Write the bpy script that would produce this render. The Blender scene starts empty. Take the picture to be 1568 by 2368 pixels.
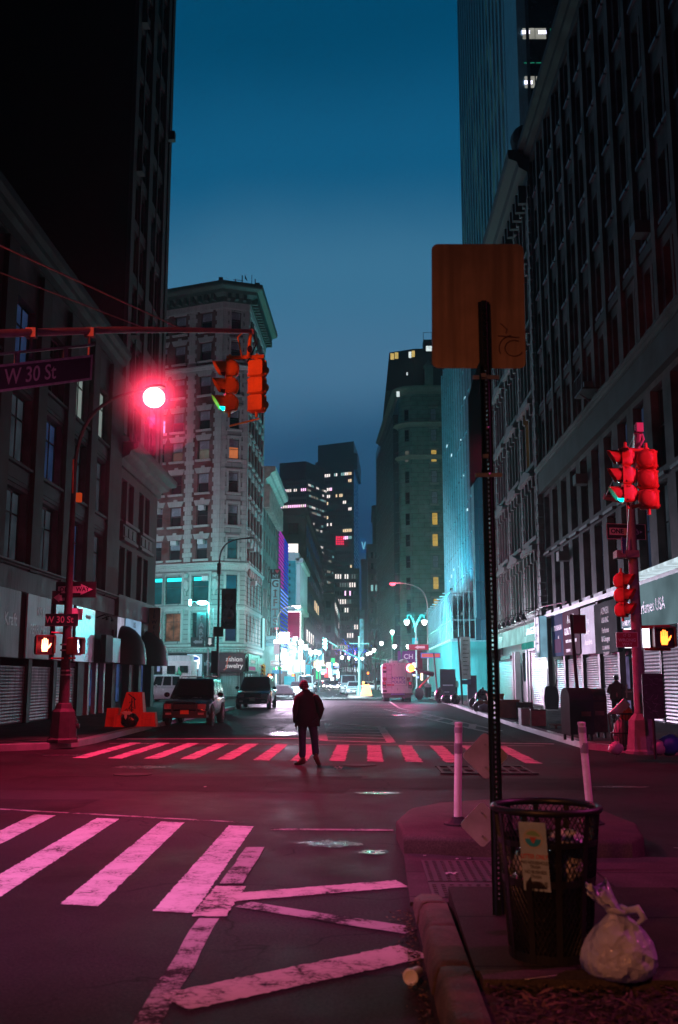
import bpy, math, random
from mathutils import Vector, Matrix
R = random.Random(11)
sc = bpy.context.scene
COL = sc.collection
PI = math.pi
V = Vector
F = 35 / 36 * 2367
TH = math.atan((1570 - 1183.5) / F)
YAW = math.atan(56 * math.cos(TH) / F)
cd = bpy.data.cameras.new("camera")
cam = bpy.data.objects.new("camera", cd)
COL.objects.link(cam)
cam.location = (0, 0, 1.75)
cam.rotation_euler = (PI / 2 + TH, 0, YAW)
cd.sensor_fit = 'VERTICAL'
cd.sensor_height = 36
cd.sensor_width = 36
cd.lens = 35
cd.clip_start = 0.1
cd.clip_end = 4000
cd.dof.use_dof = True
cd.dof.focus_distance = 24
cd.dof.aperture_fstop = 2.5
sc.camera = cam
def W2(px, Y):          # avenue-space x of a horizontal direction px at distance Y
    return (px - 840) / 2300 * Y
def Z2(py, Y):
    return 1.75 + (1570 - py) / 2300 * Y
class MB:
    def __init__(s):
        s.v = []; s.f = []; s.m = []; s.cur = 0
    def face(s, *p):
        i = len(s.v)
        s.v += [tuple(q) for q in p]
        s.f.append(tuple(range(i, i + len(p)))); s.m.append(s.cur)
    def obox(s, o, a, b, c):
        o, a, b, c = V(o), V(a), V(b), V(c)
        if a.cross(b).dot(c) < 0:
            a, b = b, a
        i = len(s.v)
        s.v += [tuple(q) for q in (o, o + a, o + a + b, o + b, o + c, o + a + c, o + a + b + c, o + b + c)]
        for q in ((0, 3, 2, 1), (4, 5, 6, 7), (0, 1, 5, 4), (1, 2, 6, 5), (2, 3, 7, 6), (3, 0, 4, 7)):
            s.f.append(tuple(i + k for k in q)); s.m.append(s.cur)
        return s
    def box(s, x0, x1, y0, y1, z0, z1):
        return s.obox((x0, y0, z0), (x1 - x0, 0, 0), (0, y1 - y0, 0), (0, 0, z1 - z0))
    def cbox(s, c, d, rz=0, tilt=0):
        m = Matrix.Rotation(rz, 3, 'Z') @ Matrix.Rotation(tilt, 3, 'X')
        a, b, e = (m @ V((d[0], 0, 0))), (m @ V((0, d[1], 0))), (m @ V((0, 0, d[2])))
        return s.obox(V(c) - (a + b + e) / 2, a, b, e)
    def tube(s, pts, r, n=8, cap=True):
        pts = [V(p) for p in pts]
        rs = r if isinstance(r, (list, tuple)) else [r] * len(pts)
        base = len(s.v)
        t0 = (pts[1] - pts[0]).normalized()
        x = t0.cross(V((0, 0, 1)))
        if x.length < .05:
            x = t0.cross(V((0, 1, 0)))
        x.normalize()
        for i, p in enumerate(pts):
            t = (pts[min(i + 1, len(pts) - 1)] - pts[max(i - 1, 0)])
            if t.length < 1e-9:
                t = t0
            t.normalize()
            x = (x - t * x.dot(t)).normalized()
            y = t.cross(x)
            for k in range(n):
                a = 2 * PI * k / n
                s.v.append(tuple(p + (x * math.cos(a) + y * math.sin(a)) * rs[i]))
        for i in range(len(pts) - 1):
            for k in range(n):
                a, b = base + i * n + k, base + i * n + (k + 1) % n
                s.f.append((a, b, b + n, a + n)); s.m.append(s.cur)
        if cap:
            s.f.append(tuple(base + k for k in range(n))[::-1]); s.m.append(s.cur)
            e = base + (len(pts) - 1) * n
            s.f.append(tuple(e + k for k in range(n))); s.m.append(s.cur)
        return s
    def lathe(s, prof, c=(0, 0, 0), n=16, sx=1, sy=1, M=None):
        base = len(s.v); c = V(c)
        for r, z in prof:
            for k in range(n):
                a = 2 * PI * k / n
                q = V((r * sx * math.cos(a), r * sy * math.sin(a), z))
                if M is not None:
                    q = M @ q
                s.v.append(tuple(q + c))
        for i in range(len(prof) - 1):
            for k in range(n):
                a, b = base + i * n + k, base + i * n + (k + 1) % n
                s.f.append((a, b, b + n, a + n)); s.m.append(s.cur)
        s.f.append(tuple(base + k for k in range(n))[::-1]); s.m.append(s.cur)
        e = base + (len(prof) - 1) * n
        s.f.append(tuple(e + k for k in range(n))); s.m.append(s.cur)
        return s
    def prism(s, poly, vec):
        poly = [V(p) for p in poly]; vec = V(vec); n = len(poly); i = len(s.v)
        s.v += [tuple(p) for p in poly] + [tuple(p + vec) for p in poly]
        s.f.append(tuple(range(i, i + n))[::-1]); s.m.append(s.cur)
        s.f.append(tuple(range(i + n, i + 2 * n))); s.m.append(s.cur)
        for k in range(n):
            k2 = (k + 1) % n
            s.f.append((i + k, i + k2, i + n + k2, i + n + k)); s.m.append(s.cur)
        return s
    def loft(s, rings, closed=True, cap=True):
        n = len(rings[0]); i = len(s.v)
        for r in rings:
            s.v += [tuple(p) for p in r]
        for a in range(len(rings) - 1):
            for k in range(n if closed else n - 1):
                k2 = (k + 1) % n
                s.f.append((i + a * n + k, i + a * n + k2, i + (a + 1) * n + k2, i + (a + 1) * n + k)); s.m.append(s.cur)
        if cap:
            s.f.append(tuple(i + k for k in range(n))[::-1]); s.m.append(s.cur)
            e = i + (len(rings) - 1) * n
            s.f.append(tuple(e + k for k in range(n))); s.m.append(s.cur)
        return s
    def blob(s, c, r, n=12, m=8, wob=0, rnd=None, flat=None):
        c = V(c)
        rings = []
        for j in range(m + 1):
            ph = PI * j / m
            ring = []
            for k in range(n):
                a = 2 * PI * k / n
                f = 1 + (wob * (rnd.random() - .5) if rnd else 0)
                z = -math.cos(ph) * r[2] * f
                if flat is not None:
                    z = max(z, flat)
                ring.append(c + V((math.sin(ph) * math.cos(a) * r[0] * f, math.sin(ph) * math.sin(a) * r[1] * f, z)))
            rings.append(ring)
        return s.loft(rings)
    def text(s, txt, c, u, up, size, depth=.01, bold=.0, align='CENTER', sx=1.0):
        cu = bpy.data.curves.new("t", 'FONT')
        cu.body = txt; cu.size = size; cu.align_x = align; cu.align_y = 'CENTER'
        cu.extrude = depth / 2; cu.offset = bold * size; cu.resolution_u = 3
        ob = bpy.data.objects.new("t", cu)
        me = bpy.data.meshes.new_from_object(ob)
        u, up = V(u).normalized(), V(up).normalized()
        nn = u.cross(up); c = V(c); i = len(s.v)
        for q in me.vertices:
            s.v.append(tuple(c + u * q.co.x * sx + up * q.co.y + nn * q.co.z))
        for p in me.polygons:
            s.f.append(tuple(i + k for k in p.vertices)); s.m.append(s.cur)
        bpy.data.objects.remove(ob); bpy.data.curves.remove(cu); bpy.data.meshes.remove(me)
        return s
    def islands(s):
        p = list(range(len(s.v)))
        def fd(i):
            while p[i] != i: p[i] = p[p[i]]; i = p[i]
            return i
        for q in s.f:
            for k in q[1:]: p[fd(k)] = fd(q[0])
        out = {}
        for i, q in enumerate(s.f): out.setdefault(fd(q[0]), []).append(i)
        return list(out.values())
    def build(s, name, mats, parent=None, smooth=False, each=False):
        if each:   # one object per loose piece
            il = s.islands()
            if len(il) > 1:
                il = il[:99] + ([sum(il[99:], [])] if len(il) > 99 else [])
                for k, fs in enumerate(il):
                    b = MB(); mp = {}
                    for i in fs:
                        for v in s.f[i]:
                            if v not in mp: mp[v] = len(b.v); b.v.append(s.v[v])
                        b.f.append(tuple(mp[v] for v in s.f[i])); b.m.append(s.m[i])
                    o = b.build(name, mats, parent, smooth)
                    if k == 99: o["kind"] = "stuff"
                return o
        off = wloc(parent) if parent is not None else V((0, 0, 0))
        me = bpy.data.meshes.new(name)
        me.from_pydata([(x - off.x, y - off.y, z - off.z) for x, y, z in s.v], [], s.f)
        if not isinstance(mats, (list, tuple)):
            mats = [mats]
        for m in mats:
            me.materials.append(m)
        me.polygons.foreach_set("material_index", s.m)
        if smooth:
            me.polygons.foreach_set("use_smooth", [True] * len(s.f))
            if smooth is not True:
                me.update()
                try:
                    me.set_sharp_from_angle(angle=math.radians(smooth))
                except Exception:
                    pass
        me.update()
        ob = bpy.data.objects.new(name, me)
        COL.objects.link(ob)
        if parent is not None:
            ob.parent = parent
        return ob
def wloc(o):
    w = V((0, 0, 0))
    while o is not None:
        w += o.location
        o = o.parent
    return w
def tag(o, label, cat, group=None, kind=None):
    if label: o["label"] = label
    if cat: o["category"] = cat
    if group: o["group"] = group
    if kind: o["kind"] = kind
    return o
def struct(o, kind="structure"):
    o["kind"] = kind
    return o
def thing(name, label, cat, loc=(0, 0, 0), group=None):
    o = bpy.data.objects.new(name, None)
    COL.objects.link(o)
    o.location = loc
    o.empty_display_size = .3
    return tag(o, label, cat, group)
def dup(root, loc, rz=0, label=None, group=None, scale=None):
    def cp(o, par):
        c = o.copy(); COL.objects.link(c)
        if par is not None:
            c.parent = par
        for ch in kids.get(o, []):
            cp(ch, c)
        return c
    kids = {}
    for o in list(COL.objects):
        if o.parent is not None:
            kids.setdefault(o.parent, []).append(o)
    c = cp(root, None)
    c.location = loc; c.rotation_euler = (0, 0, rz)
    if scale: c.scale = (scale,) * 3
    if label: c["label"] = label
    if group: c["group"] = group
    return c
def srgb(r, g, b):
    f = lambda c: c / 12.92 if c <= .04045 else ((c + .055) / 1.055) ** 2.4
    return (f(r / 255), f(g / 255), f(b / 255))
def newmat(name):
    m = bpy.data.materials.new(name); m.use_nodes = True
    n = m.node_tree.nodes; n.clear()
    out = n.new("ShaderNodeOutputMaterial")
    return m, n, m.node_tree.links, out
def nd(n, t, **kw):
    x = n.new(t)
    for k, v in kw.items():
        if k in x.inputs: x.inputs[k].default_value = v
        else: setattr(x, k, v)
    return x
def mixc(n, l, fac, a, b, blend='MIX'):
    x = n.new("ShaderNodeMix"); x.data_type = 'RGBA'; x.blend_type = blend
    for i, q in ((0, fac), (6, a), (7, b)):
        if hasattr(q, "is_output"): l.new(q, x.inputs[i])
        elif i == 0: x.inputs[0].default_value = q
        else: x.inputs[i].default_value = (*q, 1) if len(q) == 3 else q
    return x.outputs[2]
def ramp(n, l, src, stops):
    x = n.new("ShaderNodeValToRGB")
    e = x.color_ramp.elements
    while len(e) < len(stops): e.new(.5)
    for i, (p, c) in enumerate(stops):
        e[i].position = p
        e[i].color = (c, c, c, 1) if not isinstance(c, (tuple, list)) else (*c[:3], 1)
    l.new(src, x.inputs[0])
    return x.outputs[0]
def coords(n, l, wallmap=False, scale=None):
    tc = n.new("ShaderNodeNewGeometry") if wallmap == 'world' else n.new("ShaderNodeTexCoord")
    o = tc.outputs["Position"] if wallmap == 'world' else tc.outputs["Object"]
    if wallmap is True:
        s = n.new("ShaderNodeSeparateXYZ"); l.new(o, s.inputs[0])
        a = nd(n, "ShaderNodeMath", operation='ADD'); l.new(s.outputs[0], a.inputs[0]); l.new(s.outputs[1], a.inputs[1])
        c = n.new("ShaderNodeCombineXYZ"); l.new(a.outputs[0], c.inputs[0]); l.new(s.outputs[2], c.inputs[1])
        o = c.outputs[0]
    if scale:
        mp = n.new("ShaderNodeMapping"); l.new(o, mp.inputs[0]); mp.inputs["Scale"].default_value = scale
        o = mp.outputs[0]
    return o
_mc = {}
def mat(name, col, rough=.6, metal=0., var=.3, scale=2., bump=.0, bscale=30., spec=.5, streak=0., trans=0., coat=0.):
    if name in _mc: return _mc[name]
    m, n, l, out = newmat(name)
    b = nd(n, "ShaderNodeBsdfPrincipled", Roughness=rough, Metallic=metal)
    b.inputs["Specular IOR Level"].default_value = spec
    if trans: b.inputs["Transmission Weight"].default_value = trans
    if coat: b.inputs["Coat Weight"].default_value = coat; b.inputs["Coat Roughness"].default_value = .06
    l.new(b.outputs[0], out.inputs[0])
    o = coords(n, l)
    t = nd(n, "ShaderNodeTexNoise", Scale=scale, Detail=6., Roughness=.65); l.new(o, t.inputs["Vector"])
    lo = tuple(c * (1 - var) for c in col); hi = tuple(min(1, c * (1 + var)) for c in col)
    c = mixc(n, l, ramp(n, l, t.outputs[0], [(.3, 0.), (.7, 1.)]), lo, hi)
    if streak:
        o2 = coords(n, l, scale=(6, 6, .35))
        t2 = nd(n, "ShaderNodeTexNoise", Scale=2.2, Detail=5.); l.new(o2, t2.inputs["Vector"])
        c = mixc(n, l, ramp(n, l, t2.outputs[0], [(.42, 1.), (.66, 0.)]), tuple(q * (1 - streak) for q in col), c)
    l.new(c, b.inputs["Base Color"])
    r = ramp(n, l, t.outputs[0], [(.25, max(.02, rough - .12)), (.75, min(1., rough + .12))])
    l.new(r, b.inputs["Roughness"])
    if bump:
        t3 = nd(n, "ShaderNodeTexNoise", Scale=bscale, Detail=4.); l.new(o, t3.inputs["Vector"])
        bp = nd(n, "ShaderNodeBump", Strength=bump, Distance=.02); l.new(t3.outputs[0], bp.inputs["Height"]); l.new(bp.outputs[0], b.inputs["Normal"])
    _mc[name] = m
    return m
def brick(name, col, mortar, bw=.22, bh=.075, rough=.85, var=.35, ms=.008):
    if name in _mc: return _mc[name]
    m, n, l, out = newmat(name)
    b = nd(n, "ShaderNodeBsdfPrincipled", Roughness=rough); l.new(b.outputs[0], out.inputs[0])
    o = coords(n, l, True)
    k = n.new("ShaderNodeTexBrick"); l.new(o, k.inputs["Vector"])
    k.inputs["Scale"].default_value = 1; k.inputs["Brick Width"].default_value = bw; k.inputs["Row Height"].default_value = bh
    k.inputs["Mortar Size"].default_value = ms; k.inputs["Bias"].default_value = -.2
    k.inputs["Color1"].default_value = (*[c * (1 + var) for c in col], 1)
    k.inputs["Color2"].default_value = (*[c * (1 - var) for c in col], 1)
    k.inputs["Mortar"].default_value = (*mortar, 1)
    t = nd(n, "ShaderNodeTexNoise", Scale=.6, Detail=6.); l.new(coords(n, l), t.inputs["Vector"])
    c = mixc(n, l, ramp(n, l, t.outputs[0], [(.35, .55), (.65, 1.)]), (.3, .3, .3), k.outputs[0], 'MULTIPLY')
    c = mixc(n, l, .6, k.outputs[0], c)
    l.new(c, b.inputs["Base Color"])
    bp = nd(n, "ShaderNodeBump", Strength=.4, Distance=.01); l.new(k.outputs["Fac"], bp.inputs["Height"]); bp.invert = True
    l.new(bp.outputs[0], b.inputs["Normal"])
    _mc[name] = m
    return m
def em(name, col, s=1., var=0., scale=1.5):
    if name in _mc: return _mc[name]
    m, n, l, out = newmat(name)
    e = nd(n, "ShaderNodeEmission", Strength=s); e.inputs[0].default_value = (*col, 1)
    if var:
        t = nd(n, "ShaderNodeTexNoise", Scale=scale, Detail=2.); l.new(coords(n, l), t.inputs["Vector"])
        c = mixc(n, l, ramp(n, l, t.outputs[0], [(.35, 0.), (.65, 1.)]), tuple(c * (1 - var) for c in col), col)
        l.new(c, e.inputs[0])
    l.new(e.outputs[0], out.inputs[0])
    _mc[name] = m
    return m
def matte(n, l, out, k):
    b = n.new("ShaderNodeBsdfPrincipled"); df = n.new("ShaderNodeBsdfDiffuse"); ms = n.new("ShaderNodeMixShader"); ms.inputs[0].default_value = k
    l.new(df.outputs[0], ms.inputs[1]); l.new(b.outputs[0], ms.inputs[2]); l.new(ms.outputs[0], out.inputs[0]); b.inputs["Specular IOR Level"].default_value = .3
    return b, df
def asphalt(name, base=.045, wet=.5):
    m, n, l, out = newmat(name)
    b, df = matte(n, l, out, .28)
    o = coords(n, l, 'world')
    big = nd(n, "ShaderNodeTexNoise", Scale=.22, Detail=5., Roughness=.6); l.new(o, big.inputs["Vector"])
    med = nd(n, "ShaderNodeTexNoise", Scale=1.7, Detail=6., Roughness=.7); l.new(o, med.inputs["Vector"])
    fin = nd(n, "ShaderNodeTexNoise", Scale=42., Detail=5., Roughness=.8); l.new(o, fin.inputs["Vector"])
    c = mixc(n, l, ramp(n, l, big.outputs[0], [(.38, 0.), (.6, 1.)]), (base * .4,) * 3, (base * 1.4,) * 3)
    c = mixc(n, l, ramp(n, l, med.outputs[0], [(.35, 0.), (.7, 1.)]), mixc(n, l, .5, c, (base * .5,) * 3), c)
    g = ramp(n, l, fin.outputs[0], [(.32, .3), (.68, 1.8)])
    c = mixc(n, l, 1., c, g, 'MULTIPLY')
    ds = nd(n, "ShaderNodeTexNoise", Scale=1.1, Detail=4.); l.new(o, ds.inputs["Vector"])
    vm = nd(n, "ShaderNodeVectorMath", operation='MULTIPLY_ADD'); l.new(ds.outputs[1], vm.inputs[0]); vm.inputs[1].default_value = (1.1, 1.1, 0); l.new(o, vm.inputs[2])
    vo = nd(n, "ShaderNodeTexVoronoi", feature='DISTANCE_TO_EDGE', Scale=.42); l.new(vm.outputs[0], vo.inputs["Vector"])
    cr = ramp(n, l, vo.outputs[0], [(.0, 1.), (.006, 0.)])
    mk = ramp(n, l, big.outputs[0], [(.46, 0.), (.52, 1.)])
    mm = nd(n, "ShaderNodeMath", operation='MULTIPLY'); l.new(cr, mm.inputs[0]); l.new(mk, mm.inputs[1])
    c = mixc(n, l, mm.outputs[0], c, (.006, .006, .006))
    v2 = nd(n, "ShaderNodeTexVoronoi", Scale=3.2); l.new(o, v2.inputs["Vector"])
    sp = ramp(n, l, v2.outputs[0], [(.035, 1.), (.055, 0.)])
    s2 = nd(n, "ShaderNodeMath", operation='MULTIPLY'); l.new(sp, s2.inputs[0]); l.new(ramp(n, l, med.outputs[0], [(.52, 0.), (.6, .5)]), s2.inputs[1])
    c = mixc(n, l, s2.outputs[0], c, (.16, .16, .16))
    l.new(c, b.inputs["Base Color"]); l.new(c, df.inputs[0])
    r = ramp(n, l, big.outputs[0], [(.36, .58 - .26 * wet), (.6, .62)])
    rm = mixc(n, l, .35, r, ramp(n, l, med.outputs[0], [(.3, .35), (.7, .9)]))
    l.new(rm, b.inputs["Roughness"])
    bp = nd(n, "ShaderNodeBump", Strength=1., Distance=.015); l.new(fin.outputs[0], bp.inputs["Height"]); l.new(bp.outputs[0], b.inputs["Normal"])
    return m
def roadpaint(name, col, wear=.5, crackle=True):
    m, n, l, out = newmat(name)
    b, df = matte(n, l, out, .2); b.inputs["Roughness"].default_value = .62
    o = coords(n, l, 'world')
    t = nd(n, "ShaderNodeTexNoise", Scale=2.3, Detail=8., Roughness=.75); l.new(o, t.inputs["Vector"])
    f = nd(n, "ShaderNodeTexNoise", Scale=45., Detail=4.); l.new(o, f.inputs["Vector"])
    ad = nd(n, "ShaderNodeMath", operation='MULTIPLY_ADD'); l.new(f.outputs[0], ad.inputs[0]); ad.inputs[1].default_value = .35; l.new(t.outputs[0], ad.inputs[2])
    k = ramp(n, l, ad.outputs[0], [(.32 + .42 * wear, 0.), (.42 + .42 * wear, 1.)])
    if crackle:
        dm = coords(n, l, 'world', scale=(9, 22, 9))
        vo = nd(n, "ShaderNodeTexVoronoi", feature='DISTANCE_TO_EDGE', Scale=1.); l.new(dm, vo.inputs["Vector"])
        ck = ramp(n, l, vo.outputs[0], [(.03, .15), (.1, 1.)])
        cm = ramp(n, l, t.outputs[0], [(.4, 0.), (.56, 1.)])
        ck2 = mixc(n, l, cm, ck, (1, 1, 1))
        k = mixc(n, l, 1., k, ck2, 'MULTIPLY')
    c0 = mixc(n, l, ramp(n, l, t.outputs[0], [(.3, 0.), (.7, 1.)]), tuple(q * .78 for q in col), col)
    c = mixc(n, l, k, (.025, .025, .025), c0)
    l.new(c, b.inputs["Base Color"]); l.new(c, df.inputs[0])
    return m
def concrete(name, col, slab=None, rough=.75):
    m, n, l, out = newmat(name)
    b, df = matte(n, l, out, .3); b.inputs["Roughness"].default_value = rough
    o = coords(n, l, 'world')
    t = nd(n, "ShaderNodeTexNoise", Scale=.9, Detail=8., Roughness=.7); l.new(o, t.inputs["Vector"])
    f = nd(n, "ShaderNodeTexNoise", Scale=60., Detail=3.); l.new(o, f.inputs["Vector"])
    c = mixc(n, l, ramp(n, l, t.outputs[0], [(.35, 0.), (.68, 1.)]), tuple(q * .5 for q in col), col)
    c = mixc(n, l, 1., c, ramp(n, l, f.outputs[0], [(.3, .65), (.7, 1.2)]), 'MULTIPLY')
    if slab:
        k = n.new("ShaderNodeTexBrick"); l.new(o, k.inputs["Vector"]); k.offset = 0
        k.inputs["Scale"].default_value = 1; k.inputs["Brick Width"].default_value = slab; k.inputs["Row Height"].default_value = slab
        k.inputs["Mortar Size"].default_value = .012
        c = mixc(n, l, k.outputs["Fac"], c, tuple(q * .2 for q in col))
    l.new(c, b.inputs["Base Color"]); l.new(c, df.inputs[0])
    bp = nd(n, "ShaderNodeBump", Strength=.35, Distance=.01); l.new(f.outputs[0], bp.inputs["Height"]); l.new(bp.outputs[0], b.inputs["Normal"])
    return m
M_black = mat("black_paint", (.012, .012, .013), .45)
M_dark = mat("dark_metal", (.03, .03, .032), .5, .3)
M_steel = mat("galvanised_steel", (.32, .33, .34), .42, .55, .25, 4)
M_alu = mat("bare_aluminium", (.45, .44, .43), .5, .35, .25, 3)
M_pole = mat("grey_pole_paint", (.22, .2, .21), .55, .1, .3, 5, .15)
M_white = mat("white_paint", (.75, .75, .75), .5, 0, .12, 4)
M_offw = mat("off_white_panel", (.55, .56, .57), .4, 0, .2, 1.2, streak=.25)
M_green = mat("sign_green", (.01, .05, .035), .5)
M_blackp = mat("matt_black", (.008, .008, .009), .7)
M_yel = mat("signal_yellow", (.78, .38, .03), .45, 0, .15, 6)
M_orange = mat("safety_orange", (.75, .12, .02), .55, 0, .25, 3, streak=.3)
M_redp = mat("red_paint", (.5, .03, .025), .5, 0, .25, 4)
M_gdark = mat("dark_window_glass", (.012, .015, .018), .07, 0, .2, .8, spec=.6)
M_gblind = mat("window_glass_over_pale_blind", (.2, .23, .27), .25, 0, .25, 1.5)
M_frame = mat("dark_window_frame", (.02, .02, .02), .6)
M_shut = mat("roller_shutter_steel", (.42, .42, .44), .42, .35, .3, 2.5, streak=.45)
M_rub = mat("tyre_rubber", (.012, .012, .012), .8)
M_chrome = mat("chrome", (.6, .6, .62), .15, .9, .1)
M_conc = concrete("kerb_concrete", (.2, .18, .16))
M_wht_t = mat("white_lettering", (.8, .8, .8), .5, 0, .1)
def point(name, loc, col, watts, r=.2, parent=None, spot=None, aim=None):
    ld = bpy.data.lights.new(name, 'SPOT' if spot else 'POINT')
    ld.color = col; ld.energy = watts; ld.shadow_soft_size = r
    if spot:
        ld.spot_size = math.radians(spot); ld.spot_blend = .6
    o = bpy.data.objects.new(name, ld); COL.objects.link(o)
    o.location = V(loc) - (wloc(parent) if parent is not None else V((0, 0, 0)))
    if aim is not None: o.rotation_euler = (V(aim) - V(loc)).to_track_quat('-Z', 'Y').to_euler()
    if parent is not None: o.parent = parent
    return o
class Fac:
    """A facade: o = base corner, u = direction left-to-right seen from the street."""
    def __init__(s, o, u):
        s.o = V((o[0], o[1], 0)); s.u = V((u[0], u[1], 0)).normalized(); s.n = V((s.u.y, -s.u.x, 0))
        s.rz = math.atan2(s.u.y, s.u.x)
    def p(s, a, d, z):
        return s.o + s.u * a + s.n * d + V((0, 0, z))
    def box(s, mb, a0, a1, d0, d1, z0, z1):
        return mb.obox(s.p(a0, d0, z0), s.u * (a1 - a0), s.n * (d1 - d0), (0, 0, z1 - z0))
    def wall(s, mb, a0, a1, z0, z1, wins=(), depth=.22):
        us = sorted({a0, a1} | {w[0] for w in wins} | {w[1] for w in wins})
        zs = sorted({z0, z1} | {w[2] for w in wins} | {w[3] for w in wins})
        us = [q for q in us if a0 - 1e-6 <= q <= a1 + 1e-6]; zs = [q for q in zs if z0 - 1e-6 <= q <= z1 + 1e-6]
        for j in range(len(zs) - 1):
            st = None
            for i in range(len(us) - 1):
                uc, zc = (us[i] + us[i + 1]) / 2, (zs[j] + zs[j + 1]) / 2
                hole = any(w[0] < uc < w[1] and w[2] < zc < w[3] for w in wins)
                if not hole and st is None: st = us[i]
                if st is not None and (hole or i == len(us) - 2):
                    e = us[i] if hole else us[i + 1]
                    mb.face(s.p(st, 0, zs[j]), s.p(e, 0, zs[j]), s.p(e, 0, zs[j + 1]), s.p(st, 0, zs[j + 1])); st = None
        for a, b, c, d in wins:
            if not (a0 - .01 <= a and b <= a1 + .01): continue
            mb.face(s.p(a, 0, c), s.p(b, 0, c), s.p(b, -depth, c), s.p(a, -depth, c))
            mb.face(s.p(a, 0, d), s.p(a, -depth, d), s.p(b, -depth, d), s.p(b, 0, d))
            mb.face(s.p(a, 0, c), s.p(a, -depth, c), s.p(a, -depth, d), s.p(a, 0, d))
            mb.face(s.p(b, 0, c), s.p(b, 0, d), s.p(b, -depth, d), s.p(b, -depth, c))
    def win(s, root, a0, a1, z0, z1, pane=None, frame=None, depth=.2, nx=1, tr=(.5,), blind=0., bm=None, t=.06, sill=None, flat=False):
        w, h = round(a1 - a0, 3), round(z1 - z0, 3)
        pane = pane or M_gdark; frame = frame or M_frame
        key = (w, h, pane.name, frame.name, nx, tr, round(blind, 2), bm.name if bm else '', t, flat)
        if key not in _wc:
            mb = MB()
            if not flat:
                mb.box(-w / 2 + .002, -w / 2 + t, -.05, .04, .002, h - .002); mb.box(w / 2 - t, w / 2 - .002, -.05, .04, .002, h - .002)
                mb.box(-w / 2 + t, w / 2 - t, -.045, .04, .002, t); mb.box(-w / 2 + t, w / 2 - t, -.045, .04, h - t, h - .002)
                for k in range(1, nx):
                    x = -w / 2 + w * k / nx
                    mb.box(x - t * .4, x + t * .4, -.04, .035, t, h - t)
                for q in tr:
                    mb.box(-w / 2 + t, w / 2 - t, -.035, .03, h * q - t * .4, h * q + t * .4)
            pb = MB()
            hb = h * (1 - blind)
            pb.face((-w / 2, .0, 0), (w / 2, .0, 0), (w / 2, .0, hb), (-w / 2, .0, hb))
            if blind:
                pb.cur = 1
                pb.face((-w / 2, .0, hb), (w / 2, .0, hb), (w / 2, .0, h), (-w / 2, .0, h))
            _wc[key] = (None if flat else raw(mb, "window", [frame]), raw(pb, "pane", [pane, bm or M_gblind]))
        fm, pm = _wc[key]
        c = s.p((a0 + a1) / 2, -depth, z0) - wloc(root)
        if flat:
            f = bpy.data.objects.new("window", pm)
        else:
            f = bpy.data.objects.new("window", fm)
        COL.objects.link(f); f.parent = root; f.location = c; f.rotation_euler = (0, 0, s.rz)
        if not flat:
            g = bpy.data.objects.new("pane", pm); COL.objects.link(g); g.parent = f
        return f
_wc = {}
def raw(mb, name, mats):
    me = bpy.data.meshes.new(name); me.from_pydata(mb.v, [], mb.f)
    for m in mats: me.materials.append(m)
    me.polygons.foreach_set("material_index", mb.m); me.update()
    return me
def at(px, py, Y):
    """World point seen from the camera in direction (px, py) at distance Y down the avenue."""
    x = (px - 784) / F; y = -(py - 1183.5) / F
    dx, dy, dz = x, math.cos(TH) - y * math.sin(TH), math.sin(TH) + y * math.cos(TH)
    c, s = math.cos(YAW), math.sin(YAW)
    d = V((dx * c - dy * s, dx * s + dy * c, dz))
    t = Y / d.y
    return V((d.x * t, Y, 1.75 + d.z * t))
A_road = asphalt("asphalt_wet", .028, 1.0)
P_wht = roadpaint("road_paint_white", (.66, .64, .64), .38)
P_worn = roadpaint("road_paint_worn", (.45, .4, .4), .32)
P_faint = roadpaint("road_paint_faint", (.4, .37, .37), .62)
A_walk = concrete("sidewalk_concrete", (.11, .105, .105), 1.5, .6)
g = MB()
xs = [-900, -60, -20, 20, 60, 900]; ys = [-60, 0, 15, 30, 60, 130, 400, 1500]
for i in range(5):
    for j in range(7):
        g.face((xs[i], ys[j], 0), (xs[i + 1], ys[j], 0), (xs[i + 1], ys[j + 1], 0), (xs[i], ys[j + 1], 0))
struct(g.build("ground", A_road))
def arc(cx, cy, r, a0, a1, n=8):
    return [(cx + r * math.cos(math.radians(a0 + (a1 - a0) * k / n)), cy + r * math.sin(math.radians(a0 + (a1 - a0) * k / n))) for k in range(n + 1)]
def slab(name, poly, z0, z1, m):
    return struct(MB().prism([(x, y, z0) for x, y in poly], (0, 0, z1 - z0)).build(name, m))
def kerb(path, w, z0, z1, m, name="kerb"):
    """A kerb stone strip along an open path; the strip lies to the left of the path."""
    b = MB(); L = []
    for i, p in enumerate(path):
        a = V(path[max(0, i - 1)]); c = V(path[min(len(path) - 1, i + 1)])
        d = (c - a).normalized(); nrm = V((-d.y, d.x))
        q = V(p) + nrm * w
        L.append((p, (q.x, q.y)))
    for (p, q), (p2, q2) in zip(L, L[1:]):
        b.face((*p, z0), (*p2, z0), (*p2, z1), (*p, z1)); b.face((*p, z1), (*p2, z1), (*q2, z1), (*q, z1)); b.face((*q, z1), (*q2, z1), (*q2, z0), (*q, z0))
    return struct(b.build(name, m))
M_kerb = mat("steel_faced_kerb", (.3, .3, .32), .34, .35, .35, 1.3)
pathL = [(-7.62, 60.0), (-7.6, 36), (-7.42, 28)] + arc(-10.0, 27.2, 2.55, 0, -90)[1:] + [(-60, 24.65)]
polyL = [(-60, 60.0)] + pathL[::-1][0:1]
slab("sidewalk", [(-60, 60)] + [(-60, 24.9)] + [(x - (.28 if y > 26 else .1), y + (0 if y > 26 else .25)) for x, y in pathL[::-1][1:]], -.1, .15, A_walk)
kerb(pathL[::-1], .3, -.05, .156, M_kerb)
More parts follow.
